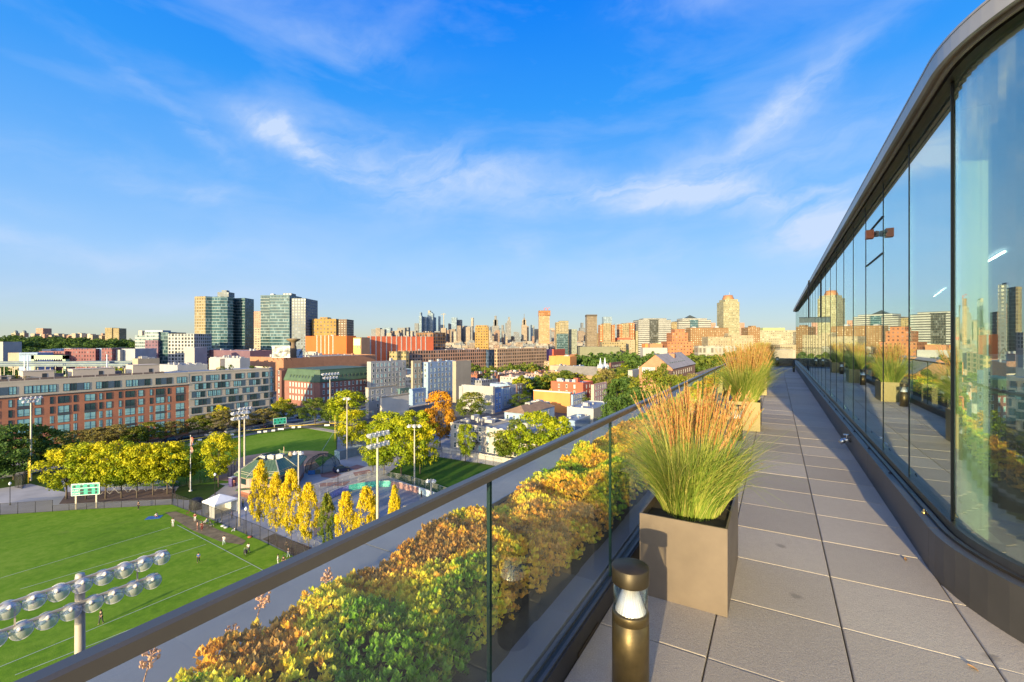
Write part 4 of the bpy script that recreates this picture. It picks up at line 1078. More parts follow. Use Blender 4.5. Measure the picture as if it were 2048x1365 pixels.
# ------------------------------------------------------------ floodlights, lamps, flagpole
STEEL = mat('galvanised_steel', (.52, .47, .39), .45, .15, .10, 1.5)
LAMPM = mat('lamp_reflector', (.66, .64, .62), .5, .0, .15, 3); LAMPG = sheet_glass('lamp_glass', (.9, .9, .92), .12, .05, 4, .12)
BOWLM = mesh_panel('hazy_reflector', (.62, .63, .66), .62); BOWLM.node_tree.nodes['Principled BSDF'].inputs['Roughness'].default_value = .25; BOWLM.node_tree.nodes['Principled BSDF'].inputs['Metallic'].default_value = .3
def lamp_head(parent, loc, rx, rz, s=1.0):
    """a bowl shaped floodlight with glass front and visor, tilted down"""
    Mx = Matrix.Translation(loc) @ Matrix.Rotation(rz, 4, 'Z') @ Matrix.Rotation(rx, 4, 'X') @ Matrix.Scale(s, 4)
    bowl = MB().lathe([(.05, .17), (.10, .155), (.18, .10), (.245, .03), (.262, 0)], 20, 1)
    bowl.lathe([(.262, 0), (.275, .008), (.275, -.012), (.258, -.008)], 20, 0)
    bowl.lathe([(.050, .15), (.062, .17), (.062, .26), (.04, .29), (0, .29)], 10, 0).bar((.05, 0, .20), (.24, 0, .06), .018).bar((-.05, 0, .20), (-.24, 0, .06), .018)
    bowl.move(Mx); b = bowl.build('floodlight', [LAMPM, BOWLM], parent)
    bulb = MB().lathe([(0, -.02), (.035, .0), (.045, .06), (.04, .12), (.05, .15)], 10).move(Mx); link('bulb', bulb.mesh('bulb', LAMPM), b)
    vi = MB()
    for k in range(8):
        a0, a1 = math.pi * k / 8, math.pi * (k + 1) / 8
        P = lambda a, z, r=.262: (r * math.cos(a), r * math.sin(a), z)
        vi.face([P(a0, 0), P(a1, 0), P(a1, -.13 * math.sin(a1) - .01, .28), P(a0, -.13 * math.sin(a0) - .01, .28)])
    vi.move(Mx); link('visor', vi.mesh('visor', BOWLM), b)
    return b
def flood_pole(px, Yd, ztop, label, r=.17, rows=((7, 0), (7, -1.0)), sp=.57, aim=0.0, s=1.0, arm_dir=None, base=True, tilt=.9):
    X = xat(px, Yd); t = thing('floodlight_pole', label, 'floodlight', (X, Yd, 0), 0, None)
    MB().lathe([(r * 1.5, 0), (r * 1.4, ztop * .5), (r, ztop - .1), (r * .9, ztop), (0, ztop)], 16).build('pole', STEEL, t)
    dr = arm_dir or e2
    n = Vector((dr.y, -dr.x, 0))
    for (cnt, dz) in rows:
        half = (cnt - 1) / 2 * sp; off = -.0
        a = MB().bar(tuple(-dr * (half + .2) + n * r + Vector((0, 0, ztop - .15 + dz))), tuple(dr * (half + .2) + n * r + Vector((0, 0, ztop - .15 + dz))), .07, .09); a.build('crossarm', STEEL, t)
        for k in range(cnt):
            c = dr * (k * sp - half) + n * (r + .05 * s) + Vector((0, 0, ztop - .15 + dz - .16 * s))
            lamp_head(t, c, tilt * (1 + .12 * math.sin(k * 2.3 + dz)), math.atan2(n.y, n.x) + math.pi / 2 + aim + .25 * math.sin(k * 1.7 + dz * 3), s)
    if len(rows) > 1:
        for sg in (-1, 1):
            c = dr * (sg * (rows[1][0] - 1) / 2 * sp * .78) + n * r
            MB().bar(tuple(c + Vector((0, 0, ztop - .12))), tuple(c + Vector((0, 0, ztop - .18 + rows[1][1]))), .045).build('strut', STEEL, t)
    return t
FP = flood_pole(160, 16.0, zat(1148, 16.0), 'nearest floodlight pole, two long rows of big round lamps over the field', r=.135, rows=((9, 0), (8, -.80)), sp=.585, s=1.08, aim=-.2)
for px, Yd, top, lab, rows in [(62, 116.7, 793, 'floodlight pole at the left before the brick apartments', ((5, 0), (4, -.9))), (479, 88.3, 822, 'floodlight pole beside the white tent and field fence', ((4, 0), (4, -1.0))), (489, 113, 814, 'grey floodlight pole behind the pavilion roof', ((4, 0), (3, -1.0))),
    (755, 68.0, 863, 'tall floodlight pole cut off by the terrace rail, eight lamps', ((5, 0), (5, -1.6))), (660, 197, 746, 'far floodlight pole before the mansard building', ((6, 0), (5, -1.6)))]:
    flood_pole(px, Yd, zat(top, Yd), lab, r=.14, rows=rows, sp=.85 if Yd < 150 else 1.5, s=1.7 if Yd < 150 else 2.8, tilt=.7)
for px, Yd, top, lab, n in [(694, 137, 795, 'floodlight pole with a single pair of lamps by the right field corner', 2), (829, 113, 849, 'slim floodlight pole beside the plaza tree clump', 3), (597, 99, 902, 'slim pole with two lamps right of the pavilion roof', 2), (862, 103, 958, 'short double lamp pole at the edge of the skate bowl', 2)]:
    flood_pole(px, Yd, zat(top, Yd), lab, r=.12 if n > 1 else .1, rows=((n, 0),), sp=1.3, s=2.0, tilt=.5, arm_dir=Vector((1, 0, 0)))
def park_lamp(px, py, label):
    p = gp(px, py); t = thing('park_lamp', label, 'street lamp', p, 0, 'park lamps with white globes')
    MB().lathe([(.14, 0), (.14, .3), (.08, .5), (.06, .7), (.055, 4.3), (.10, 4.35), (.10, 4.42), (0, 4.42)], 12).build('post', FPOST, t)
    MB().lathe([(.12, 4.42), (.26, 4.6), (.24, 4.85), (.10, 5.02), (.03, 5.12), (0, 5.14)], 14).build('globe', mat('white_globe', (.72, .74, .78), .3, 0, .05), t)
for px, py, lab in [(20, 1011, 'park lamp by the concrete path at the left edge'), (430, 990, 'park lamp behind the white tent'), (492, 1069, 'park lamp against the field fence beside the floodlight pole'), (676, 981, 'park lamp on the ramp before the graffiti wall')]: park_lamp(px, py, lab)
fp = thing('flagpole', 'white flagpole with a limp flag before the yellow trees', 'flagpole', gp(381, 983))
MB().lathe([(.35, 0), (.35, .25), (.12, .3), (.05, 13.2), (.12, 13.3), (0, 13.45)], 12).build('pole', mat('white_paint', (.72, .70, .66), .4, 0, .05), fp)
mb = MB()
for k in range(8):
    z0, z1 = 12.9 - k * .5, 12.4 - k * .5; w0 = .25 + .1 * math.sin(k * 1.3); w1 = .25 + .1 * math.sin((k + 1) * 1.3)
    for j in range(3): mb.face([(j * w0 * .6 + .05, .1 * math.sin(j * 2 + k), z0), (j * w1 * .6 + .05, .1 * math.sin(j * 2 + k + 1), z1), ((j + 1) * w1 * .6 + .05, .1 * math.sin(j * 2 + 2 + k + 1), z1), ((j + 1) * w0 * .6 + .05, .1 * math.sin(j * 2 + 2 + k), z0)], (j + k // 2) % 2)
mb.build('flag', [mat('flag_red', (.42, .10, .07), .8), mat('flag_white', (.55, .42, .36), .8)], fp)

# ------------------------------------------------------------ boards, bleachers, tent, pavilion
def text(body, size, parent, M, m, name='lettering', ext=.01, align='CENTER'):
    cu = bpy.data.curves.new(name, 'FONT'); cu.body = body; cu.size = size; cu.align_x = align; cu.align_y = 'CENTER'; cu.extrude = ext
    cu.materials.append(m); tmp = bpy.data.objects.new('tmp', cu); COL.objects.link(tmp); bpy.context.view_layer.update()
    me = bpy.data.meshes.new_from_object(tmp.evaluated_get(bpy.context.evaluated_depsgraph_get())); bpy.data.objects.remove(tmp)
    o = bpy.data.objects.new(name, me); COL.objects.link(o); o.parent = parent; o.matrix_local = M; return o
TEAL = mat('teal_board', (.03, .36, .27), .5, 0, .08, .8); WHT = mat('white_trim', (.72, .75, .74), .5, 0, .05); BLK = mat('dark_digit', (.012, .035, .04), .4)
def scoreboard(a, b, z0, z1, ov, label, words):
    A, B = gp(*a), gp(*b); d = (B - A); L = d.length; t = thing('scoreboard', label, 'scoreboard', A, math.atan2(d.y, d.x))
    w0, w1 = -L * ov, L * (1 + ov); W = w1 - w0; h = z1 - z0
    for x in (0, L): MB().box(x - .13, x + .13, .05, .3, 0, z0 + .6).build('leg', STEEL, t)
    MB().box(w0, w1, -.12, .12, z0, z1).build('board', TEAL, t)
    fr = MB().box(w0, w1, -.14, -.10, z1 - .09, z1 + .02).box(w0, w1, -.14, -.10, z0 - .02, z0 + .07).box(w0 - .02, w0 + .08, -.14, -.10, z0, z1).box(w1 - .08, w1 + .02, -.14, -.10, z0, z1)
    if words: fr.box(w0, w1, -.14, -.10, z0 + h * .60, z0 + h * .63)
    fr.build('frame', WHT, t)
    X = lambda f: w0 + W * f
    R90 = Matrix.Rotation(R(90), 4, 'X')
    if words:
        for f in (.11, .36, .61, .86): MB().box(X(f) - W * .04, X(f) + W * .04, -.15, -.11, z0 + h * .68, z0 + h * .85).build('digit', BLK, t)
        for f in (.37, .65): 
            for r_ in (.08, .34): MB().box(X(f) - W * .065, X(f) + W * .065, -.15, -.11, z0 + h * r_, z0 + h * (r_ + .2)).build('digit', BLK, t)
        for r_ in (.08, .34): MB().box(X(.88) - W * .035, X(.88) + W * .035, -.15, -.11, z0 + h * r_, z0 + h * (r_ + .2)).build('digit', BLK, t)
        for body, f, g_, s in [('GUEST', .16, .43, .52), ('HOME', .16, .17, .52), ('DOWN', .11, .92, .26), ('TO GO', .36, .92, .26), ('QTR', .61, .92, .26), ('BALL ON', .86, .92, .26)]:
            text(body, s * h / 2.3, t, Matrix.Translation((X(f), -.15, z0 + h * g_)) @ R90, WHT)
    else:
        for f in (.14, .38, .62, .86): MB().box(X(f) - W * .04, X(f) + W * .04, -.15, -.11, z0 + h * .6, z0 + h * .8).build('digit', BLK, t)
        for f in (.14, .5, .86): MB().box(X(f) - W * .06, X(f) + W * .06, -.15, -.11, z0 + h * .16, z0 + h * .36).build('digit', BLK, t)
    return t
scoreboard((151, 1020), (192, 1017), 3.0, 5.5, .19, 'teal scoreboard on two posts at the far side of the soccer field', True)
scoreboard((549, 860), (570, 857.5), 2.0, 4.6, .12, 'teal scoreboard behind the outfield fence', False)

bl = thing('bleachers', 'long aluminium bleachers under the yellow trees, seen from behind', 'bleachers', gp(200, 991)); A, B = gp(200, 991), gp(345, 980); d = B - A; L = d.length; bl.rotation_euler.z = math.atan2(d.y, d.x)
alu = mat('aluminium', (.48, .48, .47), .35, .7, .1, 2)
for k in range(5):
    MB().box(0, L, .5 + k * .75, .8 + k * .75, 2.55 - k * .45, 2.61 - k * .45).build('bench', alu, bl)
MB().box(0, L, .1, .14, 2.9, 3.0).box(0, L, .1, .14, 3.25, 3.32).build('back_rail', alu, bl)
for k in range(9):
    x = L * k / 8; mb = MB().bar((x, .15, 0), (x, .15, 3.3), .06).bar((x, 3.6, 0), (x, .15, 2.6), .06)
    if k < 8: mb.bar((x, .15, .1), (x + L / 8, .15, 2.3), .05).bar((x, .15, 2.3), (x + L / 8, .15, .1), .05)
    mb.build('brace_frame', alu, bl)
tn = thing('canopy_tent', 'white peaked canopy tent behind the field fence', 'tent', gp(404, 1030), R(-28))
tm = mat('white_canvas', (.78, .78, .77), .8, 0, .05, 1); W = 4.6
mb = MB(); ap = (W / 2, W / 2, 4.0); c = [(0, 0, 2.8), (W, 0, 2.8), (W, W, 2.8), (0, W, 2.8)]
for k in range(4): mb.face([c[k], c[(k + 1) % 4], ap]); 
for k in range(4):
    p, q = c[k], c[(k + 1) % 4]; mb.face([(p[0], p[1], 2.45), (q[0], q[1], 2.45), q, p])
mb.build('roof', tm, tn); MB().face([(0, 0, 0), (0, W, 0), (0, W, 2.5), (0, 0, 2.5)]).face([(0, W, 0), (W, W, 0), (W, W, 2.5), (0, W, 2.5)]).face([(W * .55, 0.01, 0), (W, .01, 0), (W, .01, 2.5), (W * .55, .01, 2.5)]).build('side_wall', tm, tn)
for x, y in ((0, 0), (W, 0), (W, W), (0, W)): MB().box(x - .04, x + .04, y - .04, y + .04, 0, 2.8).build('leg', alu, tn)
q = gp(393, 1018); tag(MB().lathe([(1.3, 0), (1.35, 1.0), (1.2, 2.0), (.9, 2.25), (0, 2.3)], 10).build('covered_cart', mat('black_tarp', (.02, .022, .03), .6, 0, .2, 2), None, q), 'bulky black covered cart left of the white tent', 'cart')
tw = thing('portable_toilet', 'dark purple portable toilet by the pavilion corner', 'toilet', gp(465, 973), R(-20))
MB().box(-.6, .6, -.6, .6, 0, 2.2).build('cabin', mat('purple_plastic', (.07, .05, .16), .4), tw); MB().prism([(-.62, -.62), (.62, -.62), (.62, .62), (-.62, .62)], 2.2, 2.32).build('roof', mat('pale_plastic', (.4, .42, .5), .4), tw)
MB().box(-.45, .45, -.63, -.60, .1, 2.0).build('door', mat('purple_door', (.10, .08, .22), .4), tw)

pv = thing('park_pavilion', 'park pavilion with green standing seam roof and pink block walls', 'building', gp(540, 1000)); o = pv.location
ev = [(468, 949), (493, 956), (559, 951), (597, 936), (614, 913), (572, 905), (500, 925)]; ez = 5.1
E = [gp(x, y, ez) - o for x, y in ev]; cx = sum(p.x for p in E) / len(E); cy = sum(p.y for p in E) / len(E)
def ring(f, z): return [(cx + (p.x - cx) * f, cy + (p.y - cy) * f, z) for p in E]
w0, w1 = ring(.90, 0), ring(.90, ez - .05); n = len(E)
mb = MB(); b2 = MB()
for i in range(n):
    j = (i + 1) % n; L = math.dist(w0[i][:2], w0[j][:2])
    mb.face([(*w0[i][:2], 1.2), (*w0[j][:2], 1.2), w1[j], w1[i]], 0, [(0, 1.2), (L, 1.2), (L, ez), (0, ez)]); b2.face([w0[i], w0[j], (*w0[j][:2], 1.2), (*w0[i][:2], 1.2)], 0, [(0, 0), (L, 0), (L, 1.2), (0, 1.2)])
mb.build('wall', brick('pink_block', (.42, .30, .27), (.38, .27, .24), (.3, .24, .22), .4, .2), pv)
b2.build('brick_base', brick('red_brick_base', (.30, .10, .06), (.24, .08, .05), (.3, .24, .2)), pv)
def seam_roof():
    m, t, p = newmat('green_seam_roof'); uv = t.coord('UV'); sp = t.n.new('ShaderNodeSeparateXYZ'); t.l.new(uv, sp.inputs[0])
    fr = t.math('FRACT', t.math('MULTIPLY', sp.outputs[0], 1.4)); ln = t.math('LESS_THAN', fr, .14)
    t.set(p.inputs['Base Color'], t.mix(ln, t.ramp(t.noise(t.coord(), .7, 5), [(.3, (.10, .17, .09)), (.7, (.14, .22, .11))]), (.05, .09, .05)))
    p.inputs['Roughness'].default_value = .4; p.inputs['Metallic'].default_value = .3; t.set(p.inputs['Normal'], t.bump(ln, .6, .05)); return m
rt = ring(.46, 7.5); er = ring(1.0, ez); SR = seam_roof(); mb = MB()
for i in range(n):
    j = (i + 1) % n; L = math.dist(er[i][:2], er[j][:2]); L2 = math.dist(rt[i][:2], rt[j][:2])
    mb.face([er[i], er[j], rt[j], rt[i]], 0, [(-L / 2, 0), (L / 2, 0), (L2 / 2, 4), (-L2 / 2, 4)]); mb.face([(*er[i][:2], ez - .25), (*er[j][:2], ez - .25), er[j], er[i]])
mb.face([(p[0], p[1], 6.8) for p in rt]); 
for i in range(n): j = (i + 1) % n; mb.face([rt[j], (*rt[j][:2], 6.8), (*rt[i][:2], 6.8), rt[i]])
mb.build('roof', SR, pv)
mb = MB()
for i in range(n):
    a, b = Vector(er[i]), Vector(rt[i]); mb.bar(tuple(a + Vector((0, 0, .05))), tuple(b + Vector((0, 0, .05))), .22, .1)
    j = (i + 1) % n
    for f in (.12, .22): mb.bar(tuple(a.lerp(b, f) + Vector((0, 0, .12))), tuple(Vector(er[j]).lerp(Vector(rt[j]), f) + Vector((0, 0, .12))), .06, .1)
mb.build('snow_guard', mat('pale_trim', (.5, .48, .36), .4, .3), pv)
for k, (dx, dy, s) in enumerate([(-2.2, -.3, 1.0), (-.4, .2, 1.1), (1.6, .6, 1.2)]):
    u_ = MB().box(-s * .7, s * .7, -s * .5, s * .5, 0, s * .9).lathe([(.3 * s, s * .9), (.3 * s, s), (0, s)], 12); u_.build('rooftop_unit', mat('unit_grey', (.4, .4, .42), .5, .3), pv, (cx + dx, cy + dy, 6.8))
MB().tube((0, 0, 0), (0, 0, 2.2), .10, n=8).build('vent_pipe', mat('tan_pipe', (.5, .36, .2), .6), pv, (cx + 1.0, cy + 3.5, 6.8))
MB().lathe([(.5, 0), (.6, .5), (.4, 1.0), (.2, 1.2), (0, 1.2)], 10).build('roof_ventilator', mat('tan_pipe', (.5, .36, .2)), pv, (cx + 3.4, cy + 2.0, 6.9))
for (i, f, w, h) in [(0, .5, 2.0, 1.3), (1, .22, 1.6, 1.3), (1, .75, 2.2, 1.3), (2, .35, 2.6, 1.4)]:
    j = (i + 1) % n; a, b = Vector(w0[i]), Vector(w0[j]); d = (b - a).normalized(); c = a.lerp(b, f); nn = Vector((d.y, -d.x, 0))
    if nn.y > 0: nn = -nn
    f_ = MB().bar(tuple(c - d * w / 2 + nn * .04 + Vector((0, 0, 3.6))), tuple(c + d * w / 2 + nn * .04 + Vector((0, 0, 3.6))), .08, h).build('window', BLK, pv)
a, b = Vector(w0[1]), Vector(w0[2]); d = (b - a).normalized(); nn = Vector((d.y, -d.x, 0)); c = a + nn * .8
MB().bar(tuple(a + nn * .7 - d * 2.5 + Vector((0, 0, 2.5))), tuple(a + nn * .7 + d * 3.0 + Vector((0, 0, 2.5))), 1.4, .12).build('awning', SR, pv)
bc = thing('batting_cage', 'domed batting cage of black netting on hoops beside the pavilion', 'batting cage', gp(646, 941), R(20)); mb = MB(); W_, D_, H_ = 4.6, 4.0, 4.6
for i in range(12):
    for j in range(5):
        def P(i, j): a = 2 * math.pi * i / 12; e = math.pi / 2 * j / 5; return (W_ * math.cos(a) * math.cos(e), D_ * math.sin(a) * math.cos(e), H_ * math.sin(e) ** .8)
        mb.face([P(i, j), P(i + 1, j), P(i + 1, j + 1), P(i, j + 1)])
mb.build('netting', mesh_panel('dark_green_net', (.02, .06, .03), .38), bc)
for k in range(4):
    a = math.pi * k / 4; pts = [(W_ * math.cos(a) * math.cos(t), D_ * math.sin(a) * math.cos(t), H_ * abs(math.sin(t)) ** .8) for t in [math.pi * q / 16 for q in range(17)]]
    MB().path(pts, .06, 6).build('hoop', FPOST, bc)
ct = thing('storage_container', 'grey storage container with painted mural door by the right field corner', 'container', gp(680, 921), R(58))
MB().box(0, 9, 0, 2.6, 0, 2.7).build('body', mat('container_grey', (.22, .27, .30), .5, .2, .15, .6, .5, 8), ct); MB().box(-.03, 0, .1, 2.5, .1, 2.6).build('mural_door', graffiti('blue_mural', (.03, .10, .32), (.55, .65, .60), (.10, .30, .12), .9), ct)
for k in range(6): MB().box(.5 + k * 1.5, .62 + k * 1.5, .05, 2.55, 2.7, 2.78).build('roof_rib', mat('container_grey', (.22, .27, .30)), ct)
for q_, c, lab in [((623, 950), (.05, .22, .55), 'blue banner hung low beside the pavilion'), ((634, 948), (.30, .34, .30), 'white banner with dark marks right of the blue one')]:
    p = gp(*q_); tag(MB().bar((-.85, -.2, .6), (.85, .2, .6), .03, 1.1).build('banner', mat('banner_' + lab.split()[0], c, .5, 0, .3, 2), None, p), lab, 'banner')

# ------------------------------------------------------------ people
def skin_obj(name, verts, edges, radii, m, parent, sub=1, root=0):
    me = bpy.data.meshes.new(name); me.from_pydata(verts, edges, []); me.materials.append(m)
    o = bpy.data.objects.new(name, me); COL.objects.link(o)
    if parent: o.parent = parent
    md = o.modifiers.new('skin', 'SKIN'); md.use_smooth_shade = True
    for i, v in enumerate(me.skin_vertices[0].data):
        r_ = radii[i]; v.radius = r_ if isinstance(r_, tuple) else (r_, r_); v.use_root = (i == root)
    if sub: s = o.modifiers.new('sub', 'SUBSURF'); s.levels = sub; s.render_levels = sub
    return o
SKIN = mat('skin', (.42, .25, .17), .6, 0, .05)
def person(loc, face, label, shirt, trousers, pose='stand', h=1.72, hair=(.03, .02, .015), dress=False):
    s = h / 1.72; t = thing('person', label, 'person', loc, face); t.scale = (s, s, s)
    # joints: x right, y forward
    if pose == 'stand' or pose == 'push' or pose == 'walk':
        hip = .92; st_ = .16 if pose != 'stand' else .02
        J = dict(pel=(0, 0, hip), w=(0, 0, 1.10), ch=(0, .0, 1.36), nk=(0, .01, 1.50), hd=(0, .03, 1.60), tp=(0, .03, 1.70))
        for sd, sg in (('r', 1), ('l', -1)):
            f = st_ * sg
            J['hp' + sd] = (.09 * sg, 0, .88); J['kn' + sd] = (.10 * sg, f * .6 + .02, .48); J['an' + sd] = (.10 * sg, f - (.05 if f < 0 else 0), .08); J['to' + sd] = (.11 * sg, f + .13, .03)
            J['sh' + sd] = (.18 * sg, 0, 1.42)
            if pose == 'push': J['el' + sd] = (.22 * sg, .15, 1.18); J['ha' + sd] = (.17 * sg, .42, 1.08)
            else: J['el' + sd] = (.25 * sg, -.02 - f * .3, 1.14); J['ha' + sd] = (.26 * sg, .08 - f * .5, .90)
    else:
        J = dict(pel=(0, 0, .42 if pose == 'chair' else .14), w=(0, -.03, .62 if pose == 'chair' else .34), ch=(0, -.05, .86 if pose == 'chair' else .60), nk=(0, -.03, 1.0 if pose == 'chair' else .74), hd=(0, 0, 1.1 if pose == 'chair' else .84), tp=(0, 0, 1.2 if pose == 'chair' else .94))
        b = J['pel'][2]
        for sd, sg in (('r', 1), ('l', -1)):
            J['hp' + sd] = (.09 * sg, .02, b); kz = b + .04 if pose == 'chair' else .42
            J['kn' + sd] = (.13 * sg, .44 if pose == 'chair' else .34, kz); J['an' + sd] = (.13 * sg, .48 if pose == 'chair' else .62, .08); J['to' + sd] = (.13 * sg, .62 if pose == 'chair' else .74, .04)
            z = J['ch'][2]; J['sh' + sd] = (.18 * sg, -.04, z + .05); J['el' + sd] = (.24 * sg, .08, z - .2); J['ha' + sd] = (.14 * sg, .32, z - .24)
    def sk(name, keys, ed, rad, m): return skin_obj(name, [J[k] for k in keys], [(keys.index(a), keys.index(b)) for a, b in ed], [rad[k] for k in keys], m, t)
    ks = ['pel', 'w', 'ch', 'nk', 'hd', 'tp'] + [a + b for a in ('hp', 'kn', 'an', 'to', 'sh', 'el', 'ha') for b in 'rl']
    ed = [('pel', 'w'), ('w', 'ch'), ('ch', 'nk'), ('nk', 'hd'), ('hd', 'tp')]
    for b in 'rl': ed += [('pel', 'hp' + b), ('hp' + b, 'kn' + b), ('kn' + b, 'an' + b), ('an' + b, 'to' + b), ('ch', 'sh' + b), ('sh' + b, 'el' + b), ('el' + b, 'ha' + b)]
    rad = dict(pel=(.13, .10), w=(.12, .09), ch=(.15, .10), nk=.05, hd=(.085, .10), tp=.06)
    for b in 'rl': rad.update({'hp' + b: .085, 'kn' + b: .055, 'an' + b: .04, 'to' + b: .035, 'sh' + b: .06, 'el' + b: .042, 'ha' + b: .034})
    sk('body', ks, ed, rad, SKIN)
    r2 = {k: (tuple(x * 1.16 for x in v) if isinstance(v, tuple) else v * 1.25) for k, v in rad.items()}
    sm = mat('cloth_%02d%02d%02d' % tuple(int(c * 99) for c in shirt), shirt, .85, 0, .12, 6); tm_ = mat('cloth_%02d%02d%02d' % tuple(int(c * 99) for c in trousers), trousers, .85, 0, .12, 6)
    sk('shirt', ['pel', 'w', 'ch', 'shr', 'shl', 'elr', 'ell'], [('pel', 'w'), ('w', 'ch'), ('ch', 'shr'), ('ch', 'shl'), ('shr', 'elr'), ('shl', 'ell')], r2, sm)
    r3 = dict(r2); r3['pel'] = (.16, .13)
    if dress: r3['knr'] = r3['knl'] = .11
    sk('trousers', ['pel', 'hpr', 'hpl', 'knr', 'knl', 'anr', 'anl'], [('pel', 'hpr'), ('pel', 'hpl'), ('hpr', 'knr'), ('hpl', 'knl'), ('knr', 'anr'), ('knl', 'anl')], r3, tm_)
    hx, hy, hz = J['hd']; MB().lathe([(.095, -.03), (.115, .03), (.10, .10), (.05, .135), (0, .14)], 12).build('hair', mat('hair_%02d' % int(hair[0] * 99), hair, .7), t, (hx, hy - .02, hz))
    return t
PW, PB, PM = (.62, .62, .62), (.02, .02, .025), (.22, .03, .04)
for px, py, f, lab, sh_, tr_, po, hh in [
    (277, 1020, 2.8, 'person in black standing by the low fence at the far side of the field', PB, PB, 'stand', 1.75),
    (313, 1035, 1.0, 'person in white sitting on a blue blanket on the grass', PW, (.25, .1, .1), 'sit', 1.7),
    (346, 1055, 3.3, 'person in pale grey standing at the corner of the white field line', (.45, .46, .50), (.50, .50, .52), 'stand', 1.75),
    (390, 1044, 3.6, 'person in maroon top and white trousers by the folding chairs', PM, (.6, .58, .56), 'stand', 1.72),
    (395, 1061, 2.4, 'person in pinkish top standing on the bare earth', (.40, .22, .20), (.16, .07, .07), 'stand', 1.65),
    (404, 1062, 3.9, 'person in a long dark red dress on the bare earth', (.20, .04, .03), (.18, .035, .03), 'stand', 1.65),
    (413, 1048, 2.0, 'person in white seated in a folding chair by the fence', PW, (.4, .4, .4), 'chair', 1.7),
    (421, 1055, 5.4, 'person in cream clothes lounging in a low chair', (.50, .45, .28), (.45, .40, .26), 'chair', 1.7),
    (448, 1091, 3.2, 'person in white top and pale trousers near the bare earth', PW, (.42, .52, .58), 'walk', 1.7),
    (497, 1107, 3.0, 'person in white top pushing a black stroller', PW, (.10, .10, .12), 'push', 1.7),
    (397, 1126, 3.4, 'person in a blue shirt and black trousers out on the field', (.02, .09, .38), PB, 'walk', 1.6),
    (202, 1249, 2.8, 'person in black with shorts, nearest on the field behind the lamp pole', PB, (.05, .05, .055), 'walk', 1.8),
    (66, 1212, 1.6, 'person in dark clothes partly behind the row of lamps', (.04, .03, .03), (.03, .03, .04), 'walk', 1.7),
    (556, 1130, 2.0, 'person in white standing left of the group at the field corner', PW, (.5, .52, .5), 'stand', 1.65),
    (567, 1134, 3.6, 'person in black with a red bundle beside the rail', (.03, .03, .03), (.20, .06, .05), 'stand', 1.7),
    (577, 1116, 2.4, 'person in black top and pale jeans holding a bicycle', (.04, .03, .035), (.35, .42, .5), 'walk', 1.7),
    (573, 1102, 3.0, 'person in dark clothes beside the fence behind the bicycle', (.05, .03, .03), (.04, .04, .05), 'stand', 1.7),
    (606, 1118, 1.0, 'person in pink sitting by the fence near the rail', (.50, .30, .32), (.3, .25, .3), 'sit', 1.6),
    (468, 974, 3.2, 'person in maroon at the portable toilet', PM, (.10, .04, .06), 'stand', 1.75),
    (486, 1016, 2.6, 'person in yellow jacket behind the floodlight pole', (.60, .48, .04), (.04, .09, .05), 'stand', 1.75),
    (403, 1049, 1.2, 'child in green crouching by the folding chairs', (.03, .22, .12), (.05, .08, .06), 'sit', 1.3),
    (469, 1063, 2.2, 'child in white sitting at the foot of the fence', PW, (.3, .35, .4), 'sit', 1.3),
    (843, 997, 2.2, 'person in black by the graffiti wall at the right', PB, PB, 'stand', 1.7),
    (464, 1040, 2.0, 'person in dark blue walking behind the fence', (.05, .04, .14), (.04, .04, .08), 'walk', 1.7)]:
    person(gp(px, py) + Vector((0, 0, .062)), f, lab, sh_, tr_, po, hh, dress='dress' in lab)
q = gp(308, 1036); tag(MB().box(-1.3, 1.3, -.9, .9, 0, .02).build('picnic_blanket', mat('blue_blanket', (.03, .13, .38), .9, 0, .2, 3), None, (q.x, q.y, .062), .3), 'blue blanket spread on the grass under the seated person', 'blanket')
def folding_chair(px, py, rz, c, lab):
    t = thing('folding_chair', lab, 'chair', gp(px, py) + Vector((0, 0, .062)), rz, 'folding chairs by the fence'); m = mat('canvas_%02d%02d' % (int(c[0] * 99), int(c[1] * 99)), c, .8)
    MB().box(-.26, .26, -.24, .24, .40, .43).build('seat', m, t); MB().bar((0, -.24, .42), (0, -.34, .95), .52, .03).build('backrest', m, t)
    for x, y in ((-.27, -.25), (.27, -.25), (-.27, .25), (.27, .25)): MB().bar((x, y, 0), (x * .95, y * .9, .62 if y > 0 else .95), .03).build('leg', FPOST, t)
folding_chair(413, 1049, 1.2, (.55, .55, .52), 'white folding chair with a seated person'); folding_chair(421, 1056, 5.2, (.50, .46, .30), 'cream low chair holding a lounging person'); folding_chair(432, 1050, 2.0, (.03, .03, .03), 'black folding chair against the fence'); folding_chair(439, 1049, 2.4, (.55, .56, .55), 'empty white folding chair against the fence'); folding_chair(375, 1031, 2.2, (.25, .06, .05), 'red folding chair near the field corner')
sr = thing('stroller', 'black stroller pushed across the grass', 'stroller', gp(491, 1112) + Vector((0, 0, .062)), -1.0)
MB().lathe([(.05, .35), (.26, .42), (.30, .62), (.22, .64)], 14).build('basket', mat('black_fabric', (.02, .02, .025), .8), sr); MB().lathe([(.30, .62), (.26, .82), (.12, .92), (0, .93)], 14).build('hood', mat('black_fabric', (.02, .02, .025)), sr, (-.1, 0, 0))
MB().path([(-.2, -.2, .5), (-.55, -.2, 1.0), (-.55, .2, 1.0), (-.2, .2, .5)], .02).path([(-.3, -.25, .15), (.3, 0, .5)], .02).path([(-.3, .25, .15), (.3, 0, .5)], .02).path([(.4, 0, .15), (-.2, 0, .6)], .02).build('frame', alu, sr)
for x, y in ((-.3, -.26), (-.3, .26), (.4, 0)): MB().tube((x, y - .03, .15), (x, y + .03, .15), .15, n=14).build('wheel', FPOST, sr)
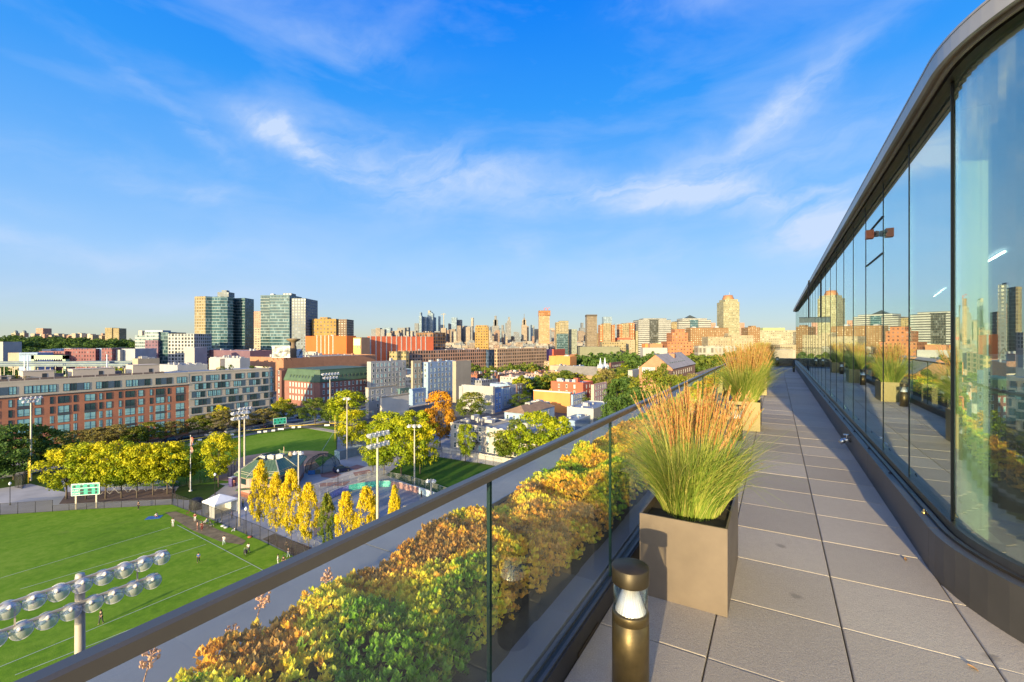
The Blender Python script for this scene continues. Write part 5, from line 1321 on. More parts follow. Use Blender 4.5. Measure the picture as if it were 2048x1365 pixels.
bk = thing('bicycle', 'dark bicycle held beside the fence at the field corner', 'bicycle', gp(570, 1119) + Vector((0, 0, .062)), .5)
for x in (-.52, .52):
    pts = [(x + .33 * math.cos(a), 0, .34 + .33 * math.sin(a)) for a in [2 * math.pi * k / 16 for k in range(17)]]; MB().path(pts, .02, 6).build('wheel', FPOST, bk)
MB().path([(-.52, 0, .34), (-.1, 0, .34), (-.2, 0, .85), (-.52, 0, .34)], .018).path([(-.1, 0, .34), (.38, 0, .8), (-.17, 0, .75)], .018).path([(.52, 0, .34), (.36, 0, .98)], .018).build('frame', mat('bike_green', (.03, .12, .07), .4), bk)
MB().box(-.32, -.08, -.06, .06, .86, .90).build('saddle', FPOST, bk); MB().bar((.36, -.26, .98), (.36, .26, .98), .03).build('handlebar', alu, bk)
q = gp(477, 1058)
for k, (px, py, c, lab) in enumerate([(446, 1054, (.5, .52, .52), 'white bag lying by the fence posts'), (452, 1057, (.45, .45, .46), 'pale bag right of the other at the fence'), (500, 1076, (.35, .10, .06), 'red bag at the foot of the fence')]):
    q = gp(px, py); tag(MB().lathe([(0, 0), (.35, .02), (.42, .14), (.30, .26), (0, .30)], 10).build('sports_bag', mat('bag_%d' % k, c, .8), None, (q.x, q.y, .062), k), lab, 'bag')

# ------------------------------------------------------------ cars
CARG = mat('car_glass', (.02, .03, .035), .06, 0, .05); TYRE = mat('tyre', (.02, .02, .02), .8); RIM = mat('wheel_rim', (.45, .45, .46), .3, .8)
LIGHT_F = mat('headlight_lens', (.7, .72, .74), .1); LIGHT_R = mat('tail_light', (.35, .02, .02), .2)
def car_parts(suv):
    """side profiles swept over a narrowing width; x forward"""
    hb = .98 if not suv else 1.08; ht = 1.46 if not suv else 1.78
    body = [(-2.25, .35), (-2.3, .62), (-2.22, hb - .06), (-1.5, hb), (.9, hb - .02), (1.9, hb - .16), (2.25, .70), (2.28, .38), (2.0, .26), (-2.0, .26)]
    def loft(prof, w0, w1, z0, z1, mi=0):
        mb = MB(); n = len(prof)
        wid = lambda x, z: (w0 + (w1 - w0) * max(0, min(1, (z - z0) / (z1 - z0)))) * (1 - .10 * max(0, abs(x) - 1.6) ** 2)
        Rr = [(x, -wid(x, z), z) for x, z in prof]; Lr = [(x, wid(x, z), z) for x, z in prof]
        for i in range(n): j = (i + 1) % n; mb.face([Rr[i], Rr[j], Lr[j], Lr[i]], mi)
        mb.face(Rr[::-1], mi); mb.face(Lr, mi); return mb
    if suv: cab = [(-2.1, hb - .01), (-1.95, ht - .1), (-1.6, ht), (.1, ht), (.95, hb - .01)]
    else: cab = [(-1.75, hb - .01), (-1.15, ht - .04), (-.8, ht), (.05, ht - .01), (1.0, hb - .01)]
    roof = [(cab[1][0] + .05, cab[1][1] + .012), (cab[2][0], ht + .03), (cab[3][0], ht + .03), (cab[3][0] + .12, ht - .04), (cab[1][0] + .05, cab[1][1] - .06)]
    b = loft(body, .88, .92, .3, .8).mesh('body', TYRE); g = loft(cab, .84, .66, hb, ht).mesh('window_glass', CARG); r_ = loft(roof, .70, .66, hb, ht).mesh('roof_panel', TYRE)
    wh = MB().tube((0, -.11, 0), (0, .11, 0), .34, n=18).mesh('tyre', TYRE); rm = MB().tube((0, -.12, 0), (0, .12, 0), .20, n=10).mesh('rim', RIM)
    hl = MB().box(-.10, .05, -.16, .16, -.07, .07).mesh('headlight', LIGHT_F); tl = MB().box(-.04, .06, -.12, .12, -.10, .10).mesh('tail_light', LIGHT_R)
    bp_ = MB().box(-.05, .05, -.8, .8, -.1, .08).mesh('bumper', TYRE); mi_ = MB().box(-.08, .08, -.08, .1, -.06, .07).mesh('mirror', TYRE)
    return b, g, r_, wh, rm, hl, tl, bp_, mi_
CP = {False: car_parts(False), True: car_parts(True)}
def car(x, y, rz, c, label, suv=False, z=.03, group='cars parked along the streets'):
    b, g, r_, wh, rm, hl, tl, bp_, mi_ = CP[suv]; key = 'carpaint_%02d%02d%02d' % tuple(int(v * 99) for v in c); m = mat(key, c, .25, .35, .04)
    t = thing('parked_car', label, 'car', (x, y, z), rz, group)
    link('body', b, t, mats=m); link('window_glass', g, t); link('roof_panel', r_, t, mats=m)
    for sx in (-1.4, 1.4):
        for sy in (-.82, .82): w = link('wheel', wh, t, (sx, sy, .34)); link('rim', rm, w)
    for sy in (-.62, .62): link('headlight', hl, t, (2.2, sy, .70)); link('tail_light', tl, t, (-2.26, sy, .78))
    for sy in (-.95, .95): link('mirror', mi_, t, (.75, sy, 1.0), mats=m)
    return t
WC, NC, BC, SC, GC, RC_ = (.68, .69, .70), (.02, .035, .10), (.015, .015, .018), (.38, .42, .46), (.12, .13, .14), (.28, .03, .03)
q = gp(684, 944); car(q.x, q.y, R(38), NC, 'dark blue sport utility vehicle parked on the plaza by the batting cage', True, .03, None)
for px, py, c, suv, lab in [(250, 899, GC, 0, 'dark grey car half hidden behind the yellow trees'), (288, 893, WC, 0, 'white car parked behind the middle of the yellow tree row'), (335, 886, NC, 1, 'dark blue car parked in front of the brick apartments'), (373, 880, BC, 0, 'black car parked where brick and pale apartments meet'), (424, 872, WC, 0, 'white car parked before the pale apartments'), (463, 866, SC, 1, 'silver blue sport utility car before the pale apartments'), (507, 862, SC, 0, 'grey car right of the floodlight poles'), (540, 856, NC, 0, 'dark car left of the small scoreboard')]:
    q = gp(px, py); car(q.x, q.y, GA + (math.pi if px in (335, 507) else 0), c, lab, bool(suv))
for k, (px, py, c) in enumerate([(300, 878, BC), (348, 871, GC), (395, 864, BC), (440, 858, NC), (480, 853, GC), (520, 848, BC)]):
    q = gp(px, py); car(q.x, q.y, GA, c, ['black', 'grey', 'second black', 'navy', 'second grey', 'last black'][k] + ' car on the far side of the street by the apartments')
for px, py, c, rz, lab in [(735, 856, NC, 20, 'dark car parked left of the white blank wall'), (742, 850, BC, 20, 'black car near the white blank wall'), (885, 871, WC, -32, 'white car in the lot left of the row houses'), (893, 875, SC, -32, 'silver car in the lot left of the row houses'), (872, 868, WC, -32, 'second white car in the lot beside the orange tree'), (600, 838, BC, 148, 'black car at the crossing')]:
    q = gp(px, py); car(q.x, q.y, R(rz), c, lab)
# ------------------------------------------------------------ buildings
def box_lengths(N, xl, xr, ang=GA):
    r = Vector((math.cos(ang), math.sin(ang))); l = Vector((-math.sin(ang), math.cos(ang)))
    def ln(d, px):
        k = (px - 1024) / F; den = d.x - k * d.y
        return (k * N.y - N.x) / den
    return max(.5, ln(r, xr)), max(.5, ln(l, xl))
GLASSW = mat('window_pane', (.05, .10, .105), .07, 0, .3, .4, spec=.8)
GLASSB = mat('window_pane_blind', (.33, .60, .58), .25, 0, .2, .4, spec=.7)
FRAME = mat('window_frame_dark', (.05, .055, .06), .5); FRAMEW = mat('window_frame_white', (.6, .6, .58), .5)
ROOFS = {'pale': mat('roof_pale', (.24, .275, .32), .8, 0, .22, .25), 'dark': mat('roof_dark', (.09, .085, .09), .85, 0, .25, .25), 'tan': mat('roof_tan', (.34, .30, .25), .85, 0, .2, .2), 'white': mat('roof_white', (.40, .40, .42), .8, 0, .15, .3), 'blue': mat('roof_blue', (.22, .28, .36), .8, 0, .2, .3)}
UNIT = mat('rooftop_unit_grey', (.42, .42, .43), .6, .2)
WCACHE = {}
def win_mesh(w, h, style, seed=0):
    k = (round(w, 2), round(h, 2), style, seed)
    if k in WCACHE: return WCACHE[k]
    mb = MB(); f = min(.09, w * .1)
    fr, pane = {'dark': (FRAME, GLASSW), 'white': (FRAMEW, GLASSW), 'blind': (FRAME, GLASSB), 'wblind': (FRAMEW, GLASSB)}[style]
    mb.box(-w / 2, w / 2, -.03, .01, 0, h, 1)
    mb.box(-w / 2 - .02, w / 2 + .02, -.07, .0, -.02, f).box(-w / 2 - .02, w / 2 + .02, -.07, 0, h - f, h + .02)
    mb.box(-w / 2 - .02, -w / 2 + f, -.068, 0, f, h - f).box(w / 2 - f, w / 2 + .02, -.068, 0, f, h - f)
    if w > 1.5:
        n = max(2, round(w / 1.3))
        for i in range(1, n): x = -w / 2 + w * i / n; mb.box(x - .035, x + .035, -.06, 0, f, h - f)
    mb.box(-w / 2 + f, w / 2 - f, -.055, 0, h * (.32 if w > 1.5 else .5) - .03, h * (.32 if w > 1.5 else .5) + .03)
    if style in ('white', 'wblind'): mb.box(-w / 2 - .12, w / 2 + .12, -.14, 0, h + .02, h + .17).box(-w / 2 - .1, w / 2 + .1, -.16, 0, -.14, -.02)
    me = mb.mesh('window', [fr, pane]); WCACHE[k] = me; return me
def windows(par, lst, face_rot_loc):
    """lst of (s, z, w, h, style) on a wall; face: function s, z -> (location, rotation)"""
    for i, (s, z, w, h, st) in enumerate(lst):
        loc, rz = face_rot_loc(s, z); link('window', win_mesh(w, h, st), par, loc, rz)
def bld(label, xc, yt, xl, xr, m, yb=None, Y=None, name='building', cat='building', roof='pale', win=None, ang=GA, par=.5, bulk=2, group=None, z0=0, seed=None, style=('white', 'wblind'), rows=None, cornice=None, chim=0, top_m=None):
    N = gp(xc, yb) if yb else Vector((xat(xc, Y), Y, 0)); Lr, Ll = box_lengths(N, xl, xr, ang); ht = zat(yt, N.y)
    Lr, Ll = min(Lr, 220), min(Ll, 220)
    return bld_at(label, N, Lr, Ll, ht, m, name, cat, roof, win, ang, par, bulk, group, seed, style, cornice, chim)
def bld_at(label, N, Lr, Ll, ht, m, name='building', cat='building', roof='pale', win=None, ang=GA, par=.5, bulk=2, group=None, seed=None, style=('white', 'wblind'), cornice=None, chim=0):
    r = random.Random(seed if seed is not None else int(N.x * 7 + N.y))
    t = thing(name, label, cat, (N.x, N.y, 0), ang, group)
    t['_'] = 0; del t['_']
    mb = MB(); th = .3
    mb.box(0, Lr, 0, Ll, 0, ht - par)
    mb.f.pop(); mb.m.pop(); mb.sm.pop(); mb.uv.pop()
    if par > 0:
        zz = ht - par
        mb.box(0, Lr, 0, th, zz, ht, bottom=False).box(0, Lr, Ll - th, Ll, zz, ht, bottom=False).box(0, th, th, Ll - th, zz, ht, bottom=False).box(Lr - th, Lr, th, Ll - th, zz, ht, bottom=False)
    mb.build('wall', m, t)
    MB().face([(th * .9, th * .9, ht - par + .03), (Lr - th * .9, th * .9, ht - par + .03), (Lr - th * .9, Ll - th * .9, ht - par + .03), (th * .9, Ll - th * .9, ht - par + .03)], 0).build('roof', ROOFS[roof] if isinstance(roof, str) else roof, t)
    for k in range(bulk):
        w, d, h = r.uniform(1, 3.2), r.uniform(1, 3), r.uniform(.7, 2.4)
        if Lr > w + 2 and Ll > d + 2:
            x, y = r.uniform(.8, Lr - w - .8), r.uniform(.8, Ll - d - .8)
            MB().box(0, w, 0, d, 0, h).build('bulkhead', m if k == 0 else UNIT, t, (x, y, ht - par + .032))
    if N.y < 330 and Lr > 5 and Ll > 5:
        vt = MB()
        for k in range(5):
            x, y = r.uniform(.8, Lr - .8), r.uniform(.8, Ll - .8); vt = MB().lathe([(.14, 0), (.14, .55), (.26, .6), (.22, .8), (0, .85)], 8); vt.build('roof_vent', UNIT, t, (x, y, ht - par + .03))
        for k in range(2):
            x, y = r.uniform(1, Lr - 1.6), r.uniform(1, Ll - 1.6); MB().box(0, .9, 0, .7, .15, .85).box(-.05, .95, -.05, .75, .85, .9).build('condenser', FRAMEW if k else UNIT, t, (x, y, ht - par + .03))
    for k in range(chim):
        MB().box(-.35, .35, -.25, .25, 0, 1.3).box(-.42, .42, -.32, .32, 1.3, 1.45).build('chimney', m, t, (r.uniform(.8, max(1, Lr - 1)), Ll * .5 + k * .6, ht - par))
    if cornice:
        MB().box(-.18, Lr + .18, -.18, 0, ht - .55, ht + .06).box(-.18, 0, 0, Ll, ht - .55, ht + .06).build('cornice', cornice, t)
    if win:
        cw, ch, w, h, zb = win; lst = []
        for L, fi in ((Lr, 0), (Ll, 1)):
            n = int((L - .6) / cw); 
            if n < 1: continue
            off = (L - n * cw) / 2
            for j in range(int((ht - par - zb - h * .9) / ch) + 1):
                for i in range(n):
                    if r.random() < .04: continue
                    lst.append((off + cw * (i + .5), zb + j * ch, fi))
        lst.sort(key=lambda q: (q[0]))
        one, rest = lst[:100], lst[100:]
        for s, z, fi in one:
            st = style[0] if r.random() < .62 else style[1]
            if fi == 0: link('window', win_mesh(w, h, st), t, (s, -.002, z), 0)
            else: link('window', win_mesh(w, h, st), t, (-.002, Ll * 0 + s, z), -math.pi / 2)
        if rest:
            mb = MB(); me = win_mesh(w, h, style[0])
            for s, z, fi in rest:
                if fi == 0: mb.box(s - w / 2, s + w / 2, -.05, 0, z, z + h)
                else: mb.box(-.05, 0, s - w / 2, s + w / 2, z, z + h)
            tag(mb.build('windows', GLASSW, t), kind='stuff')
    return t
def paint(name, c, v=.12): return mat('wall_' + name, c, .85, 0, v, .12)
BRK = brick('brick_orange', (.36, .13, .07), (.30, .10, .055), (.30, .22, .18), .22, .075, .88, 2.2)
BRKD = brick('brick_dark', (.20, .085, .07), (.16, .07, .06), (.2, .15, .14), .22, .075, .88, 2.4)
BRKT = brick('brick_tan', (.38, .24, .15), (.32, .19, .12), (.35, .28, .2), .22, .075, .88, 2.5)
TANP = paint('tan_panel', (.58, .48, .36), .08); PALEP = paint('pale_panel', (.46, .44, .40), .08)

# --- the two long apartment blocks left of the ball field
C = Vector((-106.2, 205.0, 0)); zt = 23.3
def facade(t, wins, x0=0):
    for i, (s, z, w, h, st) in enumerate(wins): link('window', win_mesh(w, h, st), t, (s - x0, -.01, z), 0)
L1, L2 = 34.7, 84.0
o1 = C - e2 * L1; o2 = C - e2 * (L1 + L2)
t1 = thing('apartment_block', 'pale apartment block with long window bands at the right end of the street front', 'apartment building', o1, GA)
rc = 3.2; fp_ = [(0, 0)] + [(L1 - rc + rc * math.sin(a), rc - rc * math.cos(a)) for a in [math.pi / 2 * k / 8 for k in range(9)]] + [(L1, 17), (0, 17)]
MB().prism(fp_, 0, zt).build('wall', TANP, t1)
band = MB(); fo = [(x, y - .0) for x, y in fp_]
rs = random.Random(3); sty = ['blind', 'dark', 'dark', 'blind']
zf = [19.9 - 3.12 * k for k in range(6)]
W = []
for k, z in enumerate(zf):
    x = .9 + (k % 2) * 1.1
    band_p = [(0, -.22)] + [(L1 - rc + (rc + .22) * math.sin(a), rc - (rc + .22) * math.cos(a)) for a in [math.pi / 2 * q / 8 for q in range(9)]] + [(L1 + .22, 8), (L1 - 1, 8), (L1 - 1, 2), (0, 1)]
    MB().prism(band_p, z - .62, z - .22).build('floor_band', PALEP, t1)
    while x < L1 - rc - 1.2:
        wn_ = rs.choice([3.6, 4.8, 5.6]); wn_ = min(wn_, L1 - rc - .4 - x)
        n = max(1, round(wn_ / 1.4)); ww = wn_ / n
        for i in range(n):
            st = rs.choice(sty)
            if rs.random() < .24:
                MB().box(x + ww * i + .04, x + ww * (i + 1) - .04, -.05, 0, z - .05, z + 2.3).build('spandrel_panel', mat('blue_grey_panel', (.12, .17, .22), .35, .3, .08), t1)
            else: W.append((x + ww * (i + .5), z, ww - .06, 2.25, st))
        x += wn_ + rs.choice([1.0, 1.4, 1.8])
    for a in (.35, .85, 1.3):
        link('window', win_mesh(1.35, 2.25, rs.choice(sty)), t1, (L1 - rc + rc * math.sin(a), rc - rc * math.cos(a), z), a)
facade(t1, W[:92])
MB().face([(.3, .4, zt + .02), (L1 - .4, .4, zt + .02), (L1 - .4, 16.6, zt + .02), (.3, 16.6, zt + .02)]).build('roof', ROOFS['pale'], t1)
MB().prism([(0, -.12), (L1 - rc, -.12), (L1 + .1, rc), (L1 + .1, 17), (L1 - .3, 17), (L1 - .3, rc), (L1 - rc - .3, .35), (0, .35)], zt - .1, zt + .55).build('parapet', TANP, t1)
t2 = thing('apartment_block', 'long orange brick apartment block with a cream top floor, running off the left edge', 'apartment building', o2, GA)
BRA = brick('apartment_brick', (.58, .21, .105), (.48, .17, .085), (.36, .25, .2), .22, .075, .88, 2.0)
MB().box(0, L2 - .01, 0, 17, 0, 18.9).build('brick_wall', BRA, t2); MB().box(0, L2 - .01, -.06, 17, 18.9, zt).build('top_floor_wall', TANP, t2)
MB().box(0, L2, -.18, 0, 18.75, 19.05).build('floor_band', mat('dark_ledge', (.12, .11, .10), .5, .3), t2); MB().box(0, L2, -.10, .3, zt, zt + .5).build('parapet', TANP, t2)
MB().face([(0, .3, zt + .03), (L2, .3, zt + .03), (L2, 17, zt + .03), (0, 17, zt + .03)]).build('roof', ROOFS['pale'], t2)
W = []; x = 1.0
while x < L2 - 2:
    w = min(rs.choice([5.2, 6.5, 7.2]), L2 - x - .8); n = max(1, round(w / 1.6))
    for i in range(n):
        if i == n // 2 and rs.random() < .6: MB().box(x + w / n * i + .05, x + w / n * (i + 1) - .05, -.12, -.06, 19.75, 22.1).build('spandrel_panel', mat('blue_grey_panel', (.12, .17, .22)), t2)
        else: W.append((x + w / n * (i + .5), 19.75, w / n - .08, 2.35, rs.choice(sty)))
    x += w + 1.5
top = [(s, z, w, h, st) for s, z, w, h, st in W]
for s, z, w, h, st in top: link('window', win_mesh(w, h, st), t2, (s, -.07, z), 0)
B = []; x = L2 - 1.6; col = 0
pat = [(2.7, 'pair'), (.8, 'n'), (2.7, 'pair'), (.8, 'n'), (1.5, 'm'), (2.7, 'off'), (.8, 'n'), (1.5, 'm'), (.8, 'n')]
zr = [16.0, 12.95, 9.9, 6.85, 3.8, .9]
while x > 3:
    w, kd = pat[col % len(pat)]; x -= w / 2
    for j, z in enumerate(zr):
        if kd in ('pair', 'off') and (j + (kd == 'off') + col // 9) % 2 == 0:
            MB().box(x - w / 2 - .12, x + w / 2 + .12, -.09, 0, z - .72, z + 2.15 if False else z - .05).build('spandrel_panel', mat('grey_spandrel', (.13, .14, .15), .4, .4, .08), t2)
        B.append((x, z, w, 2.2, rs.choice(sty)))
    x -= w / 2 + (1.0 if col % 3 else 1.9); col += 1
B.sort(key=lambda q: (-q[1] + q[0] * .02)); k1 = 100 - len(top) if len(top) < 60 else 60
for s, z, w, h, st in B[:max(k1, 60)]: link('window', win_mesh(w, h, st), t2, (s, -.01, z), 0)
mb = MB(); fm = MB()
for s, z, w, h, st in B[max(k1, 60):]:
    mb.box(s - w / 2, s + w / 2, -.04, 0, z, z + h); 
    for q in range(1, max(2, round(w / 1.3))): xx = s - w / 2 + w * q / max(2, round(w / 1.3)); mb.box(xx - .04, xx + .04, -.07, 0, z, z + h, 1)
    mb.box(s - w / 2, s + w / 2, -.07, 0, z + h * .32, z + h * .32 + .07, 1).box(s - w / 2 - .04, s + w / 2 + .04, -.06, 0, z - .06, z, 1).box(s - w / 2 - .04, s + w / 2 + .04, -.06, 0, z + h, z + h + .06, 1)
tag(mb.build('windows', [GLASSB, FRAME], t2), kind='stuff')
cream = paint('cream_stucco', (.62, .50, .38), .06)
for k, (px, yb_, ytop, w, d, h, lab) in enumerate([(84, 0, 0, 7, 5, 3.0, 'cream stair bulkhead with door on the brick block, leftmost'), (196, 0, 0, 11, 5, 3.0, 'long cream stair bulkhead on the brick block roof'), (300, 0, 0, 8, 6, 3.6, 'cream stair bulkhead near the middle of the roofs'), (3, 0, 0, 5, 4, 1.8, 'orange lit roof hut at the left edge')]):
    kx = (px - 1024) / F; s = (kx * C.y - C.x) / (-e2.x + kx * e2.y); p = C - e2 * s + Vector((-e2.y, e2.x, 0)) * 3.2
    par = t2; loc = Vector((L1 + L2 - s - w / 2, 3.2, zt + .04)); 
    b = MB().box(0, w, 0, d, 0, h).box(-.15, w + .15, -.15, d + .15, h, h + .12).build('bulkhead', cream, par, loc); MB().box(w * .6, w * .6 + 1.1, -.05, 0, 0, 2.2).build('door', FRAME, b)
for k in range(22): 
    MB().box(0, 3.0, -.0, .06, 0, 1.05).build('roof_railing', mat('rail_brown', (.22, .16, .12), .6), t2, (3.3 * k + 4, .9, zt + .04))
for k in range(9):
    MB().box(0, 4.5, -.0, .1, 0, 1.7).build('screen', mat('brown_screen', (.17, .09, .06), .7) if k < 4 else mat('slate_screen', (.12, .13, .16), .6), t2, (8 + 7.7 * k, 9.5, zt + .04))
rt_ = random.Random(5)
for k in range(26):
    s = rt_.uniform(2, L1 + L2 - 3); q = o2 + e2 * s + Vector((-e2.y, e2.x, 0)) * rt_.uniform(1.6, 8)
    tree((q.x, q.y, zt + .05), rt_.uniform(1.0, 2.4), rt_.uniform(1.2, 2.6), 'far', rt_.choice(['olive', 'green', 'mix', 'green']), 'small potted shrub on the roof terrace of the long apartment blocks', 'shrub', group='roof terrace shrubs', name='roof_shrub', cb=.05, trunk=False)
for k, (s, y, w, d, h, lab) in enumerate([(60, 11, 9, 5, 2.6, 0), (100, 11, 12, 4, 2.2, 0), (108, 4, 8, 5, 2.4, 0)]):
    pass

# --- the mansard building
ms = thing('mansard_building', 'dark brick building with green mansard roof behind the ball field', 'building', gp(633, 816), GA); N = ms.location
Lr, Ll = box_lengths(N, 569, 744); eav, tp_ = zat(764, N.y), zat(742, N.y)
mm = mat('mansard_green', (.075, .13, .075), .6, .1, .15, .3)
fp2 = [(2.2, 0), (Lr, 0), (Lr, Ll), (0, Ll), (0, 2.2)]
MB().prism(fp2, 0, eav).build('wall', brick('mansard_brick', (.30, .12, .09), (.22, .09, .07), (.25, .2, .18), .22, .075, .88, 2.4), ms)
mb = MB(); b_ = [(2.0, -.35), (Lr + .2, -.35), (Lr + .2, Ll + .3), (-.35, Ll + .3), (-.35, 2.0)]; a_ = [(3.0, 1.3), (Lr - 1, 1.3), (Lr - 1, Ll - 1), (1.3, Ll - 1), (1.3, 3.0)]
for i in range(5): j = (i + 1) % 5; mb.face([(*b_[i], eav), (*b_[j], eav), (*a_[j], tp_), (*a_[i], tp_)])
mb.prism(b_, eav - .5, eav)
mb.build('mansard_roof', mm, ms); MB().face([(x, y, tp_ + .0) for x, y in a_]).build('flat_roof', ROOFS['blue'], ms); MB().prism([(x - .15, y - .15) for x, y in a_], tp_, tp_ + .35).build('parapet', mm, ms)
wl2 = []
for s in [3.6 + 2.75 * k for k in range(int((Lr - 5) / 2.75))]:
    MB().box(-.75, .75, -.05, 1.2, 0, 2.5).build('dormer', mm, ms, (s + .8, .15, eav + .5)); link('window', win_mesh(.9, 1.9, 'dark'), ms, (s + .8, .09, eav + .75))
    for z in (eav - 3.4, eav - 7.1, eav - 10.8): wl2.append((s + .8, z, 0))
for s in [3.6 + 2.75 * k for k in range(min(14, int((Ll - 5) / 2.75)))]:
    MB().box(-.05, 1.2, -.75, .75, 0, 2.5).build('dormer', mm, ms, (.15, s + .8, eav + .5)); link('window', win_mesh(.9, 1.9, 'dark'), ms, (.09, s + .8, eav + .75), -math.pi / 2)
    for z in (eav - 3.4, eav - 7.1, eav - 10.8): wl2.append((s + .8, z, 1))
for s, z, f_ in wl2[:76]:
    if f_ == 0: link('window', win_mesh(1.1, 2.0, 'white' if random.random() < .4 else 'wblind'), ms, (s, -.01, z))
    else: link('window', win_mesh(1.1, 2.0, 'wblind'), ms, (-.01, s, z), -math.pi / 2)

# --- houses and blocks named from the photograph
WHITE = paint('white_stucco', (.38, .37, .35)); CREAM = paint('cream', (.37, .31, .23)); BLUEW = paint('pale_blue_siding', (.26, .36, .50)); BLUE2 = paint('blue_siding', (.12, .26, .50)); GREY = paint('grey_siding', (.36, .37, .39)); REDP = paint('red_brick_paint', (.52, .11, .06)); ORG = paint('orange_stucco', (.62, .25, .07)); PINK = paint('pink_stucco', (.62, .38, .31)); BROWN = paint('brownstone', (.27, .17, .12)); GOLDB = brick('gold_brick', (.52, .28, .10), (.45, .23, .08), (.4, .3, .2), .22, .075, .9, 3)
W1 = (2.6, 3.1, 1.0, 1.7, 1.6)
bld('large pale grey and cream apartment block, its left wing', 742, 724, 734, 812, WHITE, Y=262, win=(3.0, 3.2, 1.3, 1.8, 1.4), bulk=5)
bld('projecting cream bay of the long pale apartment block', 826, 722, 822, 843, CREAM, Y=262, win=(3.0, 3.2, 1.2, 1.8, 1.4), bulk=1)
bld('pale blue recessed middle of the long apartment block', 856, 725, 845, 912, BLUEW, Y=268, win=(3.4, 3.2, 1.1, 1.7, 1.4), bulk=4, par=.7)
bld('blank cream and grey end wall of the long apartment block', 912, 723, 905, 942, CREAM, Y=262, bulk=2)
bld('white rear extension with flat roof below the long apartment block', 840, 768, 832, 905, WHITE, yb=798, bulk=3)
bld('white stone corner building with fire escape behind the plaza trees', 737, 776, 731, 792, WHITE, yb=838, win=(3.0, 3.1, 1.0, 1.7, 1.6), bulk=4, cornice=CREAM)
bld('lower white building with blank grey side wall', 764, 794, 760, 818, paint('warm_white', (.62, .55, .46)), yb=842, bulk=3, cornice=CREAM)
bld('dark green fronted house left of the blue one', 800, 778, 796, 822, paint('dark_green_siding', (.10, .18, .18)), yb=806, win=W1)
bld('small light blue house behind the grey end wall', 826, 779, 818, 852, BLUEW, yb=812, win=W1)
bld('white corner house with curved roof line and blank side', 925, 773, 918, 936, WHITE, yb=822, bulk=1)
hb_ = bld('white house with long blank side wall above the spreading tree', 986, 774, 923, 990, WHITE, yb=828, bulk=3, win=None)
bld('light blue bay fronted row house', 990, 776, 984, 1003, BLUE2, yb=826, win=W1, bulk=1, cornice=WHITE)
bld('second blue row house with dark cornice', 1006, 774, 1001, 1019, BLUEW, yb=818, win=W1, bulk=1, cornice=BROWN)
bld('grey row house with peaked gable right of the blue ones', 1020, 771, 1016, 1032, GREY, yb=812, win=W1, bulk=1)
bld('brown row house in the blue row', 1033, 769, 1029, 1045, BROWN, yb=806, win=W1, bulk=1, cornice=CREAM)
bld('white row house at the end of the blue row', 1046, 767, 1042, 1058, WHITE, yb=800, win=W1, bulk=1, cornice=WHITE)
bld('red side wall house with grey flat roof', 1166, 766, 1102, 1186, REDP, yb=820, win=(4.5, 3.1, .9, 1.6, 1.6), bulk=4)
bld('pink house attached to the red one', 1188, 770, 1182, 1214, PINK, yb=824, win=(3.2, 3.1, 1.0, 1.7, 1.6), bulk=2)
bld('orange walled house with silver roof edge and many chimneys', 1140, 785, 1067, 1144, ORG, yb=828, bulk=7, chim=3, cornice=mat('silver_edge', (.6, .6, .6), .4, .3))
bld('pale blue house with bay window right of the orange one', 1146, 790, 1142, 1171, BLUEW, yb=828, win=(2.4, 2.9, 1.0, 1.6, 1.2), bulk=3)
bld('low grey house with slate roof beside the rail', 1187, 818, 1134, 1227, GREY, yb=850, bulk=2, roof='blue', win=None)
bld('low pale blue roofed shed behind the rail', 1150, 842, 1120, 1200, BLUEW, yb=862, bulk=1, roof='blue')
bld('wide white rear house with flat blue roof left of the orange house', 1082, 808, 1050, 1100, WHITE, yb=842, bulk=6, roof='blue', win=W1)
# hipped brown roof house
hp = thing('hip_roof_house', 'house with brown hipped roof behind the white row houses', 'house', gp(1050, 862), GA); N = hp.location; Lr, Ll = box_lengths(N, 1009, 1140); h_ = zat(828, N.y); Lr = min(Lr, 26); Ll = min(Ll, 12)
MB().box(0, Lr, 0, Ll, 0, h_).build('wall', BLUEW, hp); mb = MB(); a = [(-.5, -.5), (Lr + .5, -.5), (Lr + .5, Ll + .5), (-.5, Ll + .5)]; r0, r1 = (Ll / 2, Ll / 2, h_ + 2.4), (Lr - Ll / 2, Ll / 2, h_ + 2.4)
mb.face([(*a[0], h_), (*a[1], h_), r1, r0]).face([(*a[1], h_), (*a[2], h_), r1]).face([(*a[2], h_), (*a[3], h_), r0, r1]).face([(*a[3], h_), (*a[0], h_), r0]); mb.build('roof', mat('brown_shingle', (.30, .19, .11), .9, 0, .2, .5), hp)
for k in range(7): link('window', win_mesh(.95, 1.6, 'white'), hp, (2 + k * 3.1, -.01, h_ - 2.7)); 
for k in range(3): link('window', win_mesh(.95, 1.6, 'white'), hp, (-.01, 2 + k * 3.1, h_ - 2.7), -math.pi / 2)
MB().box(0, .8, 0, .6, 0, 3).build('chimney', WHITE, hp, (Lr * .4, Ll * .4, h_))
